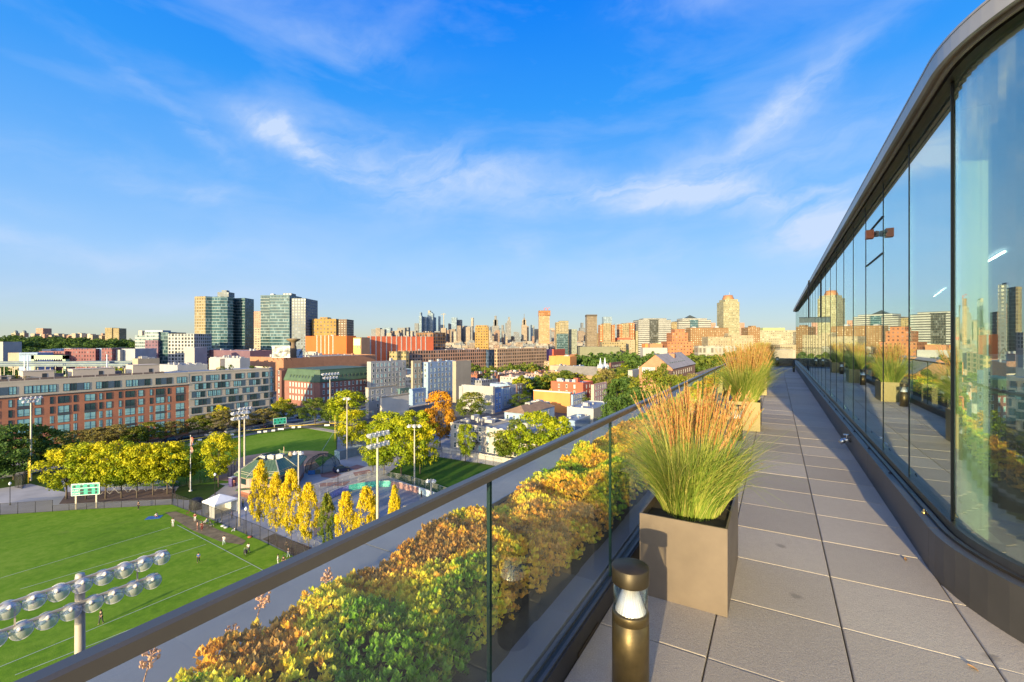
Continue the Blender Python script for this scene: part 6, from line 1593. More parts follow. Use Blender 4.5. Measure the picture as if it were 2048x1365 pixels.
# white row houses with fire escapes: front faces the lawn
P0 = gp(901, 899); hh = zat(845, P0.y)
for k, (s0, w, rf, lab, c) in enumerate([(0, 13.5, 'dark', 'white row house with dark roof and fire escape, left of the pair', WHITE), (13.6, 23, 'pale', 'long white row house with pale blue roof behind the lawn', paint('ivory', (.50, .45, .38)))]):
    c0 = P0 + e1 * (s0 + w); t = bld_at(lab, c0, 14, w, hh - k * .3, c, name='row_house', cat='house', roof=rf, bulk=5, chim=3, par=.35, seed=40 + k, cornice=paint('beige_cornice', (.5, .44, .36)))
    n = int(w / 2.5)
    for i in range(n):
        for z in (.9, 4.0, 7.0):
            if z + 1.8 < hh: link('window', win_mesh(1.0, 1.75, 'white' if (i + int(z)) % 3 else 'wblind'), t, (-.01, 1.5 + i * 2.5, z), -math.pi / 2)
    for fx in ([3.2] if k == 0 else [6, 15]):
        fe = MB(); 
        for z in (3.6, 6.7):
            fe.box(-1.1, -.06, fx - 1.6, fx + 1.6, z, z + .06)
            for yy in (fx - 1.6, fx - .8, fx, fx + .8, fx + 1.6): fe.box(-1.1, -1.06, yy - .02, yy + .02, z, z + 1.0)
            fe.box(-1.12, -1.06, fx - 1.6, fx + 1.6, z + .95, z + 1.0)
        fe.bar((-.6, fx - 1.3, 3.6), (-.6, fx + 1.2, 6.7), .4, .05).bar((-.6, fx + 1.2, .6), (-.6, fx - 1.0, 3.6), .4, .05); fe.build('fire_escape', FPOST, t)
# orange industrial halls
RIBW = mat('white_rib', (.58, .54, .48), .6); ORH = mat('orange_corrugated', (.54, .13, .025), .65, .1, .08, .1); RDH = mat('rust_corrugated', (.66, .15, .06), .65, .1, .10, .1)
def hall(label, xc, yt, xl, xr, Y, m, ribsL, ribsR, ml=None, GA=GA):
    t = bld(label, xc, yt, xl, xr, m, Y=Y, name='industrial_hall', bulk=2, par=.4, ang=GA); N = t.location; Lr, Ll = box_lengths(N, xl, xr, GA); ht = zat(yt, Y)
    for px in ribsR:
        k = (px - 1024) / F; s = (k * N.y - N.x) / (math.cos(GA) - k * math.sin(GA)); MB().box(-.6, .6, -.15, 0, 0, ht + .8).build('rib', RIBW, t, (s, 0, 0))
    for px in ribsL:
        k = (px - 1024) / F; s = (k * N.y - N.x) / (-math.sin(GA) - k * math.cos(GA)); MB().box(-.4, 0, -.45, .45, 0, ht + .8).build('rib', RIBW, t, (0, s, 0))
    return t
hall('bright orange hall with white ribs in front of the golden apartments', 693, 672, 611, 712, 430, ORH, [634.5, 642.5, 650.5, 658, 666.5], [])
hall('long rust red hall with white ribs', 741, 673, 735, 867, 470, RDH, [], [741, 752, 762, 773, 783, 793, 803, 813, 822, 832, 842, 851], GA=R(46))
t = bld('brown weathered wall section between the orange halls', 723, 675, 706, 740, BROWN, Y=445, bulk=0)
q = t.location; bb = thing('painted_billboard', 'yellow and white billboard fixed to the wall between the orange halls', 'billboard', (xat(714, 418), 418, zat(712, 418)), 0)
MB().box(-3.3, 3.3, 0, .5, 0, zat(676, 418) - zat(712, 418)).build('panel', mat('yellow_panel', (.60, .44, .10), .6), bb); MB().box(-3.0, 3.0, -.06, 0, 9.5, 15.5).build('picture', mat('billboard_picture', (.22, .30, .36), .5, 0, .5, .5, c2=(.65, .62, .5)), bb)
text('145', 4.2, bb, Matrix.Translation((.3, -.1, 8.0)) @ Matrix.Rotation(R(90), 4, 'X'), mat('magenta_letter', (.45, .08, .22), .6), name='number')
bld('low white structure at the foot of the orange hall', 632, 704, 611, 636, WHITE, Y=400, bulk=1)
# long low brick building
t = bld('long low brick warehouse with sunlit orange left end', 567, 716, 500, 752, brick('warehouse_brick', (.42, .20, .11), (.34, .16, .09), (.3, .2, .15), .22, .075, .9, 3), Y=318, bulk=6, roof='tan')
bld('dark brick wing behind the right end of the pale apartments', 563, 741, 553, 575, BRKD, Y=262, win=(3.2, 3.6, 1.1, 2.0, 2), bulk=0)
bw = thing('billboard', 'black and white billboard on the roof of the long brick warehouse', 'billboard', (xat(562, 300), 300, zat(717, 300)), 0)
w_, h_ = 36 / F * 300, 24 / F * 300
def bwpic():
    m, t, p = newmat('mono_picture'); n = t.noise(t.mapping(t.coord(), (.35, 1, .35)), 1.0, 3); t.set(p.inputs['Base Color'], t.ramp(n, [(.38, (.04, .045, .05)), (.5, (.25, .26, .26)), (.58, (.62, .62, .58))])); return m
MB().box(-w_ / 2, w_ / 2, 0, .4, .6, h_).build('panel', bwpic(), bw); MB().box(-w_ / 2 - .2, w_ / 2 + .2, -.1, 0, h_ - .1, h_ + .25).box(-w_ / 2 - .2, w_ / 2 + .2, -.1, 0, .4, .7).build('frame', FRAMEW, bw)
for k in range(5): MB().bar((-w_ / 2 + k * w_ / 4, .3, .6), (-w_ / 2 + k * w_ / 4, 2.4, -1.5), .2).build('brace', FPOST, bw)
text('THE COFFEE', 1.3, bw, Matrix.Translation((-.5, -.12, 2.0)) @ Matrix.Rotation(R(90), 4, 'X'), WHT) if False else None
wt = thing('roof_silo', 'mushroom shaped rooftop stack with a flat cap on the brick warehouse', 'roof structure', (xat(587, 310), 310, zat(716, 310)))
MB().lathe([(2.2, 0), (2.0, 6), (1.4, 9), (1.6, 10.5)], 16).build('stack', mat('rust_stack', (.16, .11, .07), .8), wt); MB().lathe([(1.6, 10.5), (4.2, 12.2), (4.4, 12.9), (0, 13.2)], 16).build('cap', mat('rust_cap', (.24, .17, .09), .8), wt)
MB().bar((3, 0, 0), (7, 0, 8), .4).bar((11, 0, 0), (7, 0, 8), .4).bar((4, 0, 4), (10, 0, 4), .4).build('lattice', BLK, wt)
rng_ = random.Random(12)
rv = thing('water_tank', 'pale blue tank on the warehouse roof beside the stack', 'tank', (xat(598, 312), 312, zat(716, 312)))
MB().lathe([(2.3, 0), (2.3, 4.5), (1.2, 5.8), (0, 6.0)], 14).build('tank', BLUEW, rv); MB().lathe([(2.4, 1.5), (2.45, 1.9), (2.4, 1.9)], 14).build('hoop', FRAMEW, rv)

# --- towers and blocks in the middle distance
TEALG = winwall('teal_curtain', (.16, .215, .235), (.03, .09, .11), 1.6, 3.7, .90, .72, wall2=(.12, .19, .20), grough=.08, blind=.25)
DTEAL = winwall('dark_teal_curtain', (.16, .22, .23), (.025, .07, .08), 1.6, 3.7, .90, .76, grough=.08, blind=.2)
TANW = winwall('tan_punched', (.34, .27, .15), (.14, .12, .07), 3.4, 3.7, .55, .5, grough=.3)
GREYW = winwall('grey_punched', (.22, .25, .27), (.04, .055, .07), 3.6, 3.7, .55, .55, grough=.2)
def tower(label, Y, zt_, parts, name='tower', group=None, ang=None, cat='tower', crown=None):
    """parts: (px0, px1, ytop, material, depth, dy) slabs side by side facing the viewer"""
    x0 = min(p[0] for p in parts); x1 = max(p[1] for p in parts); cx = (x0 + x1) / 2
    t = thing(name, label, cat, (xat(cx, Y), Y, 0), 0, group)
    for p in parts:
        a, b, yt, m, dp = p[:5]; dy = p[5] if len(p) > 5 else 0; nm = p[6] if len(p) > 6 else 'block'; zb = p[7] if len(p) > 7 else 0
        xa, xb = xat(a, Y + dy) - xat(cx, Y), xat(b, Y + dy) - xat(cx, Y)
        z0_ = zat(zb, Y + dy) if zb else 0
        MB().box(xa, xb, dy, dy + dp, z0_, zat(yt, Y + dy)).build(nm, m, t)
    return t
def curved_tower(label, Y, pts, yt, m, depth, strips=None, name='tower'):
    """front follows (px, dy) points; gets floor bands"""
    cx = (pts[0][0] + pts[-1][0]) / 2; t = thing(name, label, 'tower', (xat(cx, Y), Y, 0)); ht = zat(yt, Y)
    fr = [(xat(p, Y + d) - xat(cx, Y), d) for p, d in pts]; k = 0
    mats_ = [m] + [s[2] for s in (strips or [])]
    mb = MB(); u = 0
    for i in range(len(fr) - 1):
        mi = 0
        for si, (a, b, _) in enumerate(strips or []):
            if a <= i < b: mi = si + 1
        L = math.dist(fr[i], fr[i + 1]); mb.face([(*fr[i], 0), (*fr[i + 1], 0), (*fr[i + 1], ht), (*fr[i], ht)], mi, [(u, 0), (u + L, 0), (u + L, ht), (u, ht)]); u += L
    bk = [(fr[-1][0], depth), (fr[0][0], depth)]; al = fr + bk
    for i in range(len(fr) - 1, len(al)): p, q = al[i], al[(i + 1) % len(al)]; mb.face([(*p, 0), (*q, 0), (*q, ht), (*p, ht)], 0)
    mb.face([(*p, ht) for p in al]); mb.build('curtain_wall', mats_, t)
    n = int(ht / 3.7)
    for j in range(8, n):
        sb = MB(); z = j * 3.7
        for i in range(len(fr) - 1): sb.bar((*fr[i], z), (*fr[i + 1], z), .9, .32)
        if j < 100: sb.build('floor_slab', mat('slab_edge', (.30, .36, .36), .5), t)
    MB().box(-8, 6, 8, 20, ht, ht + 6).box(-4, 2, 10, 16, ht + 6, ht + 8.5).build('roof_plant', GREYW, t)
    return t
curved_tower('teal glass residential tower on the left with a sunlit tan left edge', 560, [(389, 6), (392, 2), (411, 0), (424, 5), (440, 3), (455, 6), (466, 12), (470, 26), (490, 22)], 593, TEALG, 42, [(0, 2, TANW), (6, 8, DTEAL)])
t = tower('teal glass tower with a grey right half, right of its twin', 570, 0, [(521, 541, 591, DTEAL, 38, 8), (540, 579, 590, TEALG, 34), (578, 611, 597, GREYW, 36, 3), (566, 583, 587, GREYW, 12, 10, 'roof_plant', 600), (541, 547, 588, UNIT, 6, 6, 'roof_unit', 596)])
for j in range(9, 25):
    z = j * 3.7; MB().box(xat(540, 570) - xat(566, 570), xat(578, 570) - xat(566, 570), -.5, 0, z, z + .32).build('floor_slab', mat('slab_edge', (.42, .47, .46)), t); MB().box(xat(521, 578) - xat(566, 570), xat(539.5, 578) - xat(566, 570), 7.2, 8, z, z + .45).build('floor_slab', mat('slab_edge', (.42, .47, .46)), t)
BRNW = winwall('pink_brown_punched', (.50, .29, .21), (.14, .09, .08), 3.2, 3.3, .42, .42)
tower('pink brown slab seen between the two teal towers', 760, 0, [(486, 524, 623, BRNW, 30)])
tower('low tan block between the two teal towers', 690, 0, [(488, 528, 656, winwall('tan_band', (.46, .38, .28), (.12, .12, .12), 4, 3.6, .7, .45), 30)])
GOLDW = winwall('gold_punched', (.38, .24, .08), (.07, .045, .02), 4.4, 4.4, .45, .45); UMBW = winwall('umber_punched', (.20, .14, .10), (.45, .42, .34), 3.4, 3.1, .45, .4, blind=.2)
tower('golden brown apartment slab right of the teal towers', 585, 0, [(611, 634, 640, GOLDW, 30, 6), (625, 672, 638, GOLDW, 26), (671, 693.5, 639, UMBW, 26, 4), (640, 655, 635, GOLDW, 12, 6, 'roof_plant', 642)], 'apartment_slab')
bld('row of dark blue roofed sheds at the foot of the teal towers', 500, 702, 388, 546, paint('plum_brick', (.16, .09, .12)), Y=460, bulk=8, roof='blue')
bld('white flat roofed building behind the pale apartments', 480, 717, 420, 500, paint('light_grey', (.32, .34, .37)), Y=300, bulk=9, roof='pale')
bld('beige roof block with mechanical units behind the apartments', 440, 718, 418, 450, TANP, Y=270, bulk=4)
bld('grey roofed low building behind the middle of the apartments', 355, 731, 318, 415, GREY, Y=300, bulk=8, roof='pale')
bld('tall cream bulkhead building behind the roof terraces', 276, 718, 265, 319, CREAM, Y=215, bulk=3)
GRID = winwall('white_dark_grid', (.48, .48, .46), (.03, .04, .05), 3.4, 3.6, .62, .68); PURP = winwall('plum_wall', (.22, .13, .17), (.08, .06, .09), 3.4, 3.6, .5, .5); GLS = winwall('pale_glass_band', (.42, .44, .44), (.07, .13, .14), 2.2, 3.5, .85, .5)
tower('pale office block with glass corner, white grid and plum panels at the left', 480, 0, [(270, 292, 671, GLS, 26, 3), (289, 317, 664, GLS, 26), (290, 316, 681, PURP, 2, -2.1, 'plum_panel'), (316, 337, 665, DTEAL, 26, 2), (336, 388, 668, GRID, 28), (290, 325, 661, UNIT, 12, 6, 'roof_plant', 665), (277, 284, 662, TANP, 6, 8, 'roof_unit', 671)], 'office_block')
tower('pale blank stone block at the foot of the office grid', 430, 0, [(369, 389, 696, WHITE, 18)])
# long plum brick row on the left
PLR = winwall('plum_row', (.27, .12, .115), (.07, .05, .06), 2.6, 3.3, .42, .5, wall2=(.18, .08, .09))
for k, (a, b, yt, m, lab) in enumerate([(16, 38, 706, CREAM, 'pinkish low building left of the painted sign wall'), (128, 191, 698, PLR, 'plum brick row building, left half'), (192, 203, 697, BLUEW, 'narrow blue front in the plum brick row'), (203, 224, 697, PLR, 'plum brick row building right of the blue front'), (225, 240, 700, WHITE, 'white terraced block right of the plum row'), (243, 270, 698, GREY, 'pale grey stepped block before the office tower'), (78, 130, 703, PLR, 'low plum brick row behind the green canopy frame')]):
    tower(lab, 420 + (k % 3) * 4, 0, [(a, b, yt, m, 26)], 'row_building', cat='building')
for k in range(9):
    tower('flat pale roofed house at the foot of the wooded hill, %s from the left' % ['first', 'second', 'third', 'fourth', 'fifth', 'sixth', 'seventh', 'eighth', 'ninth'][k], 560 + k * 6, 0, [(84 + k * 20, 102 + k * 20, 699 - (k % 3), [GREY, BLUEW, WHITE][k % 3], 22)], 'flat_house', cat='house')
sg = thing('sign_wall', 'white wall with large dark lettering at the left', 'building', (xat(57, 400), 400, 0)); MB().box(xat(38, 400) - xat(57, 400), xat(75, 400) - xat(57, 400), 0, 14, 0, zat(706, 400)).build('wall', BLUEW, sg)
text('LUXURY RENTALS', 1.9, sg, Matrix.Translation((0, -.06, zat(709.5, 400))) @ Matrix.Rotation(R(90), 4, 'X'), mat('dark_letter', (.10, .12, .18), .6))
PLATR = mat('platform_metal', (.15, .20, .22), .6, .1, .2, .2)
gf = thing('green_canopy', 'pale green steel canopy frame over the rail platforms', 'canopy', (xat(98, 330), 330, 0)); GN = mat('pale_green_steel', (.30, .42, .28), .6, .1)
X0, X1 = xat(62, 330) - xat(98, 330), xat(131, 330) - xat(98, 330)
MB().box(X0, X1, 0, 3, zat(719, 330), zat(711, 330)).build('beam', GN, gf)
for x in (X0, X1 - 2.2): MB().box(x, x + 2.2, 0, 3, 0, zat(711, 330) + .1).build('column', GN, gf)
for k in range(14): MB().box(-.15, .15, -.1, 0, zat(721, 330), zat(719, 330)).build('hanger', WHT, gf, (X0 + 1.5 + k * 1.65, 0, 0))
for k, (a, b, yt, Yd, dp, lab) in enumerate([(-60, 245, 732, 262, 12, 'long pale grey platform roof, front one'), (-40, 210, 727, 290, 10, 'long pale grey platform roof behind the first'), (150, 262, 726, 320, 14, 'grey low roof right of the platform roofs')]):
    t = thing('platform_roof', lab, 'station roof', (xat((a + b) / 2, Yd), Yd, 0)); x0, x1 = xat(a, Yd) - xat((a + b) / 2, Yd), xat(b, Yd) - xat((a + b) / 2, Yd); z = zat(yt, Yd)
    MB().box(x0, x1, 0, dp, z - .5, z).build('roof', PLATR, t); MB().box(x0, x1, dp * .3, dp * .7, z, z + 1.0).build('ridge', PLATR, t)
    for q in range(12): MB().box(-.15, .15, -.15, .15, 0, z - .5).build('post', STEEL, t, (x0 + (x1 - x0) * (q + .5) / 12, dp / 2, 0))
for px, y0_, y1_, Yd, lab in [(49, 732, 712, 250, 'white mast left of the green canopy frame'), (56, 732, 712, 252, 'second white mast left of the green canopy frame'), (214, 737, 709, 235, 'white mast above the cream bulkhead')]:
    tag(MB().lathe([(.3, 0), (.22, zat(y1_, Yd)), (0, zat(y1_, Yd) + .1)], 8).build('mast', WHT, None, (xat(px, Yd), Yd, 0)), lab, 'mast')

# --- long factory with brick piers
FAC = winwall('factory_grid', (.46, .27, .19), (.05, .05, .055), 3.6, 4.2, .62, .66, grough=.2, blind=.25); FACG = winwall('factory_gold', (.52, .34, .22), (.06, .05, .04), 3.6, 4.2, .6, .64, grough=.2)
FAT = winwall('factory_tan', (.44, .34, .18), (.12, .13, .08), 4.2, 4.2, .6, .5)
bld('long brown factory with rows of large windows, left wing', 819, 702, 780, 975, FAC, Y=480, bulk=6, roof='tan', name='factory', ang=R(50))
bld('short tan end of the long factory', 812, 704, 778, 818, FAT, Y=468, bulk=1, roof='tan', name='factory')
bld('blue glass link between the factory wings', 977, 700, 972, 994, winwall('blue_link', (.08, .12, .20), (.04, .07, .12), 2.5, 4.2, .8, .7), Y=560, bulk=1)
bld('long golden brown factory wing on the right', 995, 698, 989, 1093, FACG, Y=555, bulk=5, roof='tan', name='factory', ang=R(50))
bld('small purple block at the right end of the factory', 1096, 699, 1092, 1105, paint('purple_brick', (.20, .10, .22)), Y=640, bulk=0)
bld('red block with lit left end right of the factory', 1107, 699, 1104, 1130, REDP, Y=650, bulk=2, roof='tan')
bld('bright orange box building above the church', 1140, 713, 1098, 1153, ORG, Y=440, bulk=3, roof='tan', win=None)
bld('cream low building in front of the orange box', 1130, 732, 1100, 1142, CREAM, Y=400, bulk=3)
bld('white low building with blue side', 1140, 734, 1132, 1168, BLUEW, Y=410, bulk=2)
bld('construction frame building over the rust hall', 866, 665, 832, 891, winwall('open_frame', (.34, .18, .08), (.06, .05, .05), 4.5, 4.0, .8, .78, grough=.8, blind=.3), Y=560, bulk=3, roof='dark')
# church with two spires
chh = thing('church', 'brick church with two white tipped spires and a steep grey roof', 'church', gp(1196, 776), GA); N = chh.location; LR = 24.0
MB().box(0, 16, 0, 36, 0, 9).build('wall', BRKT, chh); MB().face([(-.4, -.4, 9), (-.4, 36, 9), (8, 36, 15.5), (8, -.4, 15.5)]).face([(16.4, -.4, 9), (8, -.4, 15.5), (8, 36, 15.5), (16.4, 36, 9)]).face([(-.4, -.4, 9), (8, -.4, 15.5), (16.4, -.4, 9)]).build('roof', mat('grey_slate', (.24, .22, .19), .9, 0, .15, .3), chh)
for x in (3.2, 12.8):
    MB().box(x - 1.5, x + 1.5, -2.2, .8, 0, 15).build('steeple', BRKT, chh); mb = MB()
    mb.lathe([(2.0, 15), (.9, 18), (.12, 22.5), (0, 22.6)], 8, 0, x, -.7); mb.build('spire', WHT, chh)
    for dx, dy in ((-1.4, -2.1), (1.4, -2.1), (1.4, .7), (-1.4, .7)): MB().lathe([(.35, 14.5), (.3, 16.5), (0, 18.5)], 6, 0, x + dx, dy).build('pinnacle', WHT, chh)
bld('brown church hall left of the church', 1158, 741, 1148, 1186, BRKT, yb=768, bulk=5, roof='tan')
bld('long brown row building right of the spires', 1222, 726, 1218, 1250, BRKD, Y=420, win=(3, 3.2, 1, 1.6, 1.5), bulk=3, roof='dark')
# armoury hall with big gable
ah = thing('gabled_hall', 'huge gabled brick hall with pale roof and graffiti on its end', 'building', (xat(1360, 300), 300, 0), R(22))
Wd, Ln = 42, 64; hw, hr_ = 12.5, 23
MB().box(0, Ln, 0, Wd, 0, hw).build('wall', brick('hall_brick', (.44, .22, .12), (.36, .17, .09), (.35, .26, .2), .22, .075, .9, 3), ah)
ah.rotation_euler.z = GA - R(0); N = Vector((xat(1345, 285), 285, 0)); ah.location = N
Lr, Ll = box_lengths(N, 1278, 1480); ah.scale = (1, 1, 1)
zr_, ze_ = zat(709, 300), zat(738, 285)
for ch_ in list(kids().get(ah.name, [])): bpy.data.objects.remove(ch_)
Ll = min(Ll, 48); Ln = 75
mb = MB(); mb.box(0, Ln, 0, Ll, 0, ze_); mb.face([(0, Ll, ze_), (0, 0, ze_), (0, Ll / 2, zr_)], 0, [(0, 0), (Ll, 0), (Ll / 2, 9)]).face([(Ln, 0, ze_), (Ln, Ll, ze_), (Ln, Ll / 2, zr_)], 0)
mb.build('wall', brick('hall_brick', (.44, .22, .12), (.36, .17, .09), (.35, .26, .2)), ah)
HR = mat('hall_roof', (.36, .32, .29), .85, 0, .12, .2); mb = MB(); mb.face([(-.6, -.6, ze_ - .1), (Ln + .6, -.6, ze_ - .1), (Ln + .6, Ll / 2, zr_ + .1), (-.6, Ll / 2, zr_ + .1)]).face([(-.6, Ll / 2, zr_ + .1), (Ln + .6, Ll / 2, zr_ + .1), (Ln + .6, Ll + .6, ze_ - .1), (-.6, Ll + .6, ze_ - .1)]); mb.build('roof', HR, ah)
for k in range(8): MB().bar((8 + k * 6, Ll * .18, ze_ + (zr_ - ze_) * .36 + .15), (10 + k * 6, Ll * .18, ze_ + (zr_ - ze_) * .36 + .15), 1.4, .3).build('skylight', GLASSW, ah)
MB().box(0, 4, 0, 4, 0, 6.5).build('chimney', brick('hall_brick', (.44, .22, .12), (.36, .17, .09), (.35, .26, .2)), ah, (34, Ll * .3, ze_ + 2))
gp_ = MB().box(-.08, 0, Ll * .52, Ll * .9, ze_ - 3.2, ze_ + .4).build('graffiti_panel', mat('pale_paint', (.55, .54, .50), .7), ah)
text('CMP', 3.6, ah, Matrix.Translation((-.14, Ll * .71, ze_ - 1.4)) @ Matrix.Rotation(R(-90), 4, 'Z') @ Matrix.Rotation(R(90), 4, 'X'), mat('dark_letter', (.10, .12, .18)))
for k in range(9): link('window', win_mesh(1.6, 2.4, 'white'), ah, (4 + k * 7, -.01, ze_ - 4.5))
bld('cream house at the foot of the gabled hall', 1265, 741, 1256, 1300, WHITE, yb=770, bulk=5, roof='white')
bld('brick houses with a gable beside the rail at the right', 1385, 752, 1375, 1440, BRKT, Y=235, bulk=2, win=(3, 3.2, 1.1, 1.7, 1.6))

# --- right hand group of office blocks and slabs
STRIPE = winwall('white_stripes', (.43, .43, .39), (.07, .07, .07), 60, 3.9, 1.2, .42, grough=.3, blind=.0); CENTG = winwall('dark_glass_centre', (.16, .15, .12), (.04, .05, .05), 1.8, 3.9, .8, .85)
BRS = winwall('brown_slab', (.26, .15, .07), (.37, .31, .20), 3.3, 3.1, .42, .40, blind=.3); CRS = winwall('cream_slab', (.37, .31, .20), (.26, .21, .14), 3.4, 3.2, .4, .42, blind=.2); CRW = winwall('cream_ribbon', (.37, .34, .23), (.30, .26, .18), 3.8, 3.6, .62, .45)
RBS = winwall('red_step', (.44, .19, .09), (.16, .08, .06), 3.8, 3.8, .42, .42); YTW = winwall('yellow_tower', (.35, .32, .19), (.22, .22, .15), 3.0, 3.3, .7, .42, blind=.35)
COPR = mat('copper_top', (.42, .20, .09), .6, .2)
tower('white striped office block with dark glass centre', 900, 0, [(1277, 1299, 640, STRIPE, 40), (1298, 1318, 639, CENTG, 36, 3), (1317, 1342, 640, STRIPE, 40), (1287, 1333, 637, STRIPE, 30, 6), (1272, 1279, 662, YTW, 20, 5)], 'office_block')
t = tower('second striped office block with a glass centre and a pyramid on top', 980, 0, [(1357, 1380, 642, STRIPE, 40), (1379, 1398, 640, TEALG, 36, 3), (1397, 1422, 640, STRIPE, 40), (1365, 1414, 637, STRIPE, 34, 6), (1343, 1360, 645, TANW, 28, 10), (1421, 1431, 646, BRNW, 24, 12)], 'office_block')
mb = MB(); w_ = 11 / F * 980; z = zat(637, 980); mb.face([(-w_, 8, z), (w_, 8, z), (0, 20, z + 8)]).face([(w_, 8, z), (w_, 32, z), (0, 20, z + 8)]).face([(-w_, 32, z), (-w_, 8, z), (0, 20, z + 8)]).face([(w_, 32, z), (-w_, 32, z), (0, 20, z + 8)]); mb.build('pyramid_roof', mat('dark_copper', (.10, .12, .09), .5, .3), t)
tower('stepped red brick building in front of the office blocks', 560, 0, [(1335, 1385, 684, RBS, 24), (1344, 1376, 666, RBS, 20, 2), (1350, 1370, 659, RBS, 14, 4)], 'stepped_building')
tower('wide dark brown slab with small bright windows', 760, 0, [(1381, 1457, 656, BRS, 22), (1385, 1392, 654, UNIT, 6, 6, 'roof_unit', 657), (1430, 1437, 653, UNIT, 6, 6, 'roof_unit', 657)], 'apartment_slab')
tower('long cream slab in front of the yellow tower', 620, 0, [(1416, 1465, 674, CRS, 20), (1463, 1507, 671, CRS, 22, -2), (1457, 1474, 667, CRS, 12, 4, 'roof_plant', 673)], 'apartment_slab')
t = tower('tall pale yellow tower with brown round top', 1000, 0, [(1447, 1479, 604, YTW, 32), (1450, 1476, 599, YTW, 28, 2)], 'tower')
MB().lathe([(12, 0), (12, 3), (10.5, 6), (9.5, 10), (0, 10)], 16).build('round_top', COPR, t, (0, 16, zat(599, 1000))); MB().tube((0, 0, 0), (0, 0, 7), .5).build('antenna', UNIT, t, (3, 16, zat(599, 1000) + 10))
tower('thin pinkish tower right of the yellow tower', 1300, 0, [(1479, 1489, 646, BRNW, 16)], 'tower')
tower('brown block behind the grasses, right of the cream slab', 800, 0, [(1496, 1520, 655, BRS, 24), (1502, 1512, 652, BRS, 10, 4)], 'apartment_block')
tower('wide cream office with ribbon windows behind the end of the terrace', 820, 0, [(1520, 1594, 661, CRW, 30), (1526, 1570, 656, mat('olive_plant', (.34, .38, .18), .7), 14, 8, 'roof_plant', 662)], 'office_block')
tower('cream building with low annex at the end of the terrace', 600, 0, [(1560, 1602, 690, CRS, 20)], 'building')
tower('pale low colonnaded building before the brown slab', 520, 0, [(1397, 1473, 692, winwall('colonnade', (.38, .36, .30), (.22, .20, .16), 4.5, 7.0, .6, .75), 12)], 'building')
tower('small white building at the foot of the striped office', 560, 0, [(1286, 1336, 696, WHITE, 12), (1300, 1325, 688, mat('terracotta', (.42, .20, .1), .8), 8, 2)], 'building')
for a, b, yt, Yd, m, lab in [(1290, 1312, 688, 700, ORG, 'orange roofed block before the striped office'), (1312, 1336, 687, 720, paint('straw', (.55, .42, .16)), 'straw coloured block before the striped office'), (1204, 1252, 684, 640, TANW, 'tan stepped block before the twin brick towers'), (1240, 1270, 680, 660, CRS, 'cream stepped block right of the twin brick towers'), (1160, 1240, 694, 600, paint('green_grey', (.20, .20, .13)), 'long green grey roofed hall among the trees'), (1545, 1592, 700, 450, CREAM, 'low cream houses beyond the end of the terrace'), (1600, 1640, 664, 700, CRW, 'striped block behind the glass wall end')]:
    tower(lab, Yd, 0, [(a, b, yt, m, 18)], 'building', cat='building')
TWB = winwall('twin_brick', (.35, .14, .06), (.62, .52, .34), 4.2, 3.1, .42, .5, blind=.1)
tower('left one of the twin brick and cream towers', 860, 0, [(1200, 1210, 650, TWB, 20, 4), (1207, 1222, 647, TANW, 22), (1219, 1230, 650, TWB, 20, 4)], 'tower')
tower('right one of the twin brick and cream towers', 900, 0, [(1238, 1248, 649, TWB, 20, 4), (1246, 1258, 647, TANW, 22), (1256, 1269, 646, TWB, 20, 4), (1224, 1262, 676, REDP, 16, -14)], 'tower')
tower('dark brown tower with flat cap left of the twins', 1000, 0, [(1174, 1194, 632, winwall('dark_umber', (.25, .20, .14), (.09, .08, .07), 3, 3.4, .5, .4), 24), (1173.5, 1194.5, 629.5, mat('umber_cap', (.10, .08, .06), .7), 24, 0, 'cap', 633), (1192, 1199, 667, TANW, 16, 3)], 'tower')
tower('tall tan tower under construction with cranes on top', 1050, 0, [(1078, 1099, 623, winwall('tan_tall', (.46, .30, .16), (.22, .17, .12), 3, 3.4, .5, .5), 24), (1077.5, 1101, 621.5, winwall('scaffold', (.42, .18, .06), (.12, .08, .05), 3, 3.4, .6, .6), 25, -1, 'scaffold', 632)], 'tower')
for px, dx in ((1090, -5), (1096, 4)):
    t = thing('crane', 'small red crane on the tan tower, %s one' % ('left' if dx < 0 else 'right'), 'crane', (xat(px, 1050), 1060, zat(621.5, 1050))); MB().tube((0, 0, 0), (0, 0, 5), .6).build('mast', mat('crane_red', (.5, .08, .05), .5), t); MB().bar((-3, 0, 4), (5, 0, 8), .8).build('jib', mat('crane_red', (.5, .08, .05), .5), t)
tower('golden grey tower with blue foot right of the construction tower', 980, 0, [(1112, 1120, 645, TANW, 22, 2), (1119, 1137, 642, winwall('grey_gold', (.36, .30, .18), (.10, .11, .10), 3, 3.3, .6, .5), 24), (1113, 1136, 668, DTEAL, 23, -1.5)], 'tower')
tower('lower grey green tower beside the golden grey one', 1000, 0, [(1137, 1154, 659, winwall('grey_green', (.30, .32, .26), (.10, .12, .11), 3, 3.3, .6, .5), 20)], 'tower')
tower('gold brown pointed apartment block over the factory', 760, 0, [(950, 977, 655, GOLDW, 20), (952, 974, 651, GOLDW, 18, 1)], 'tower')

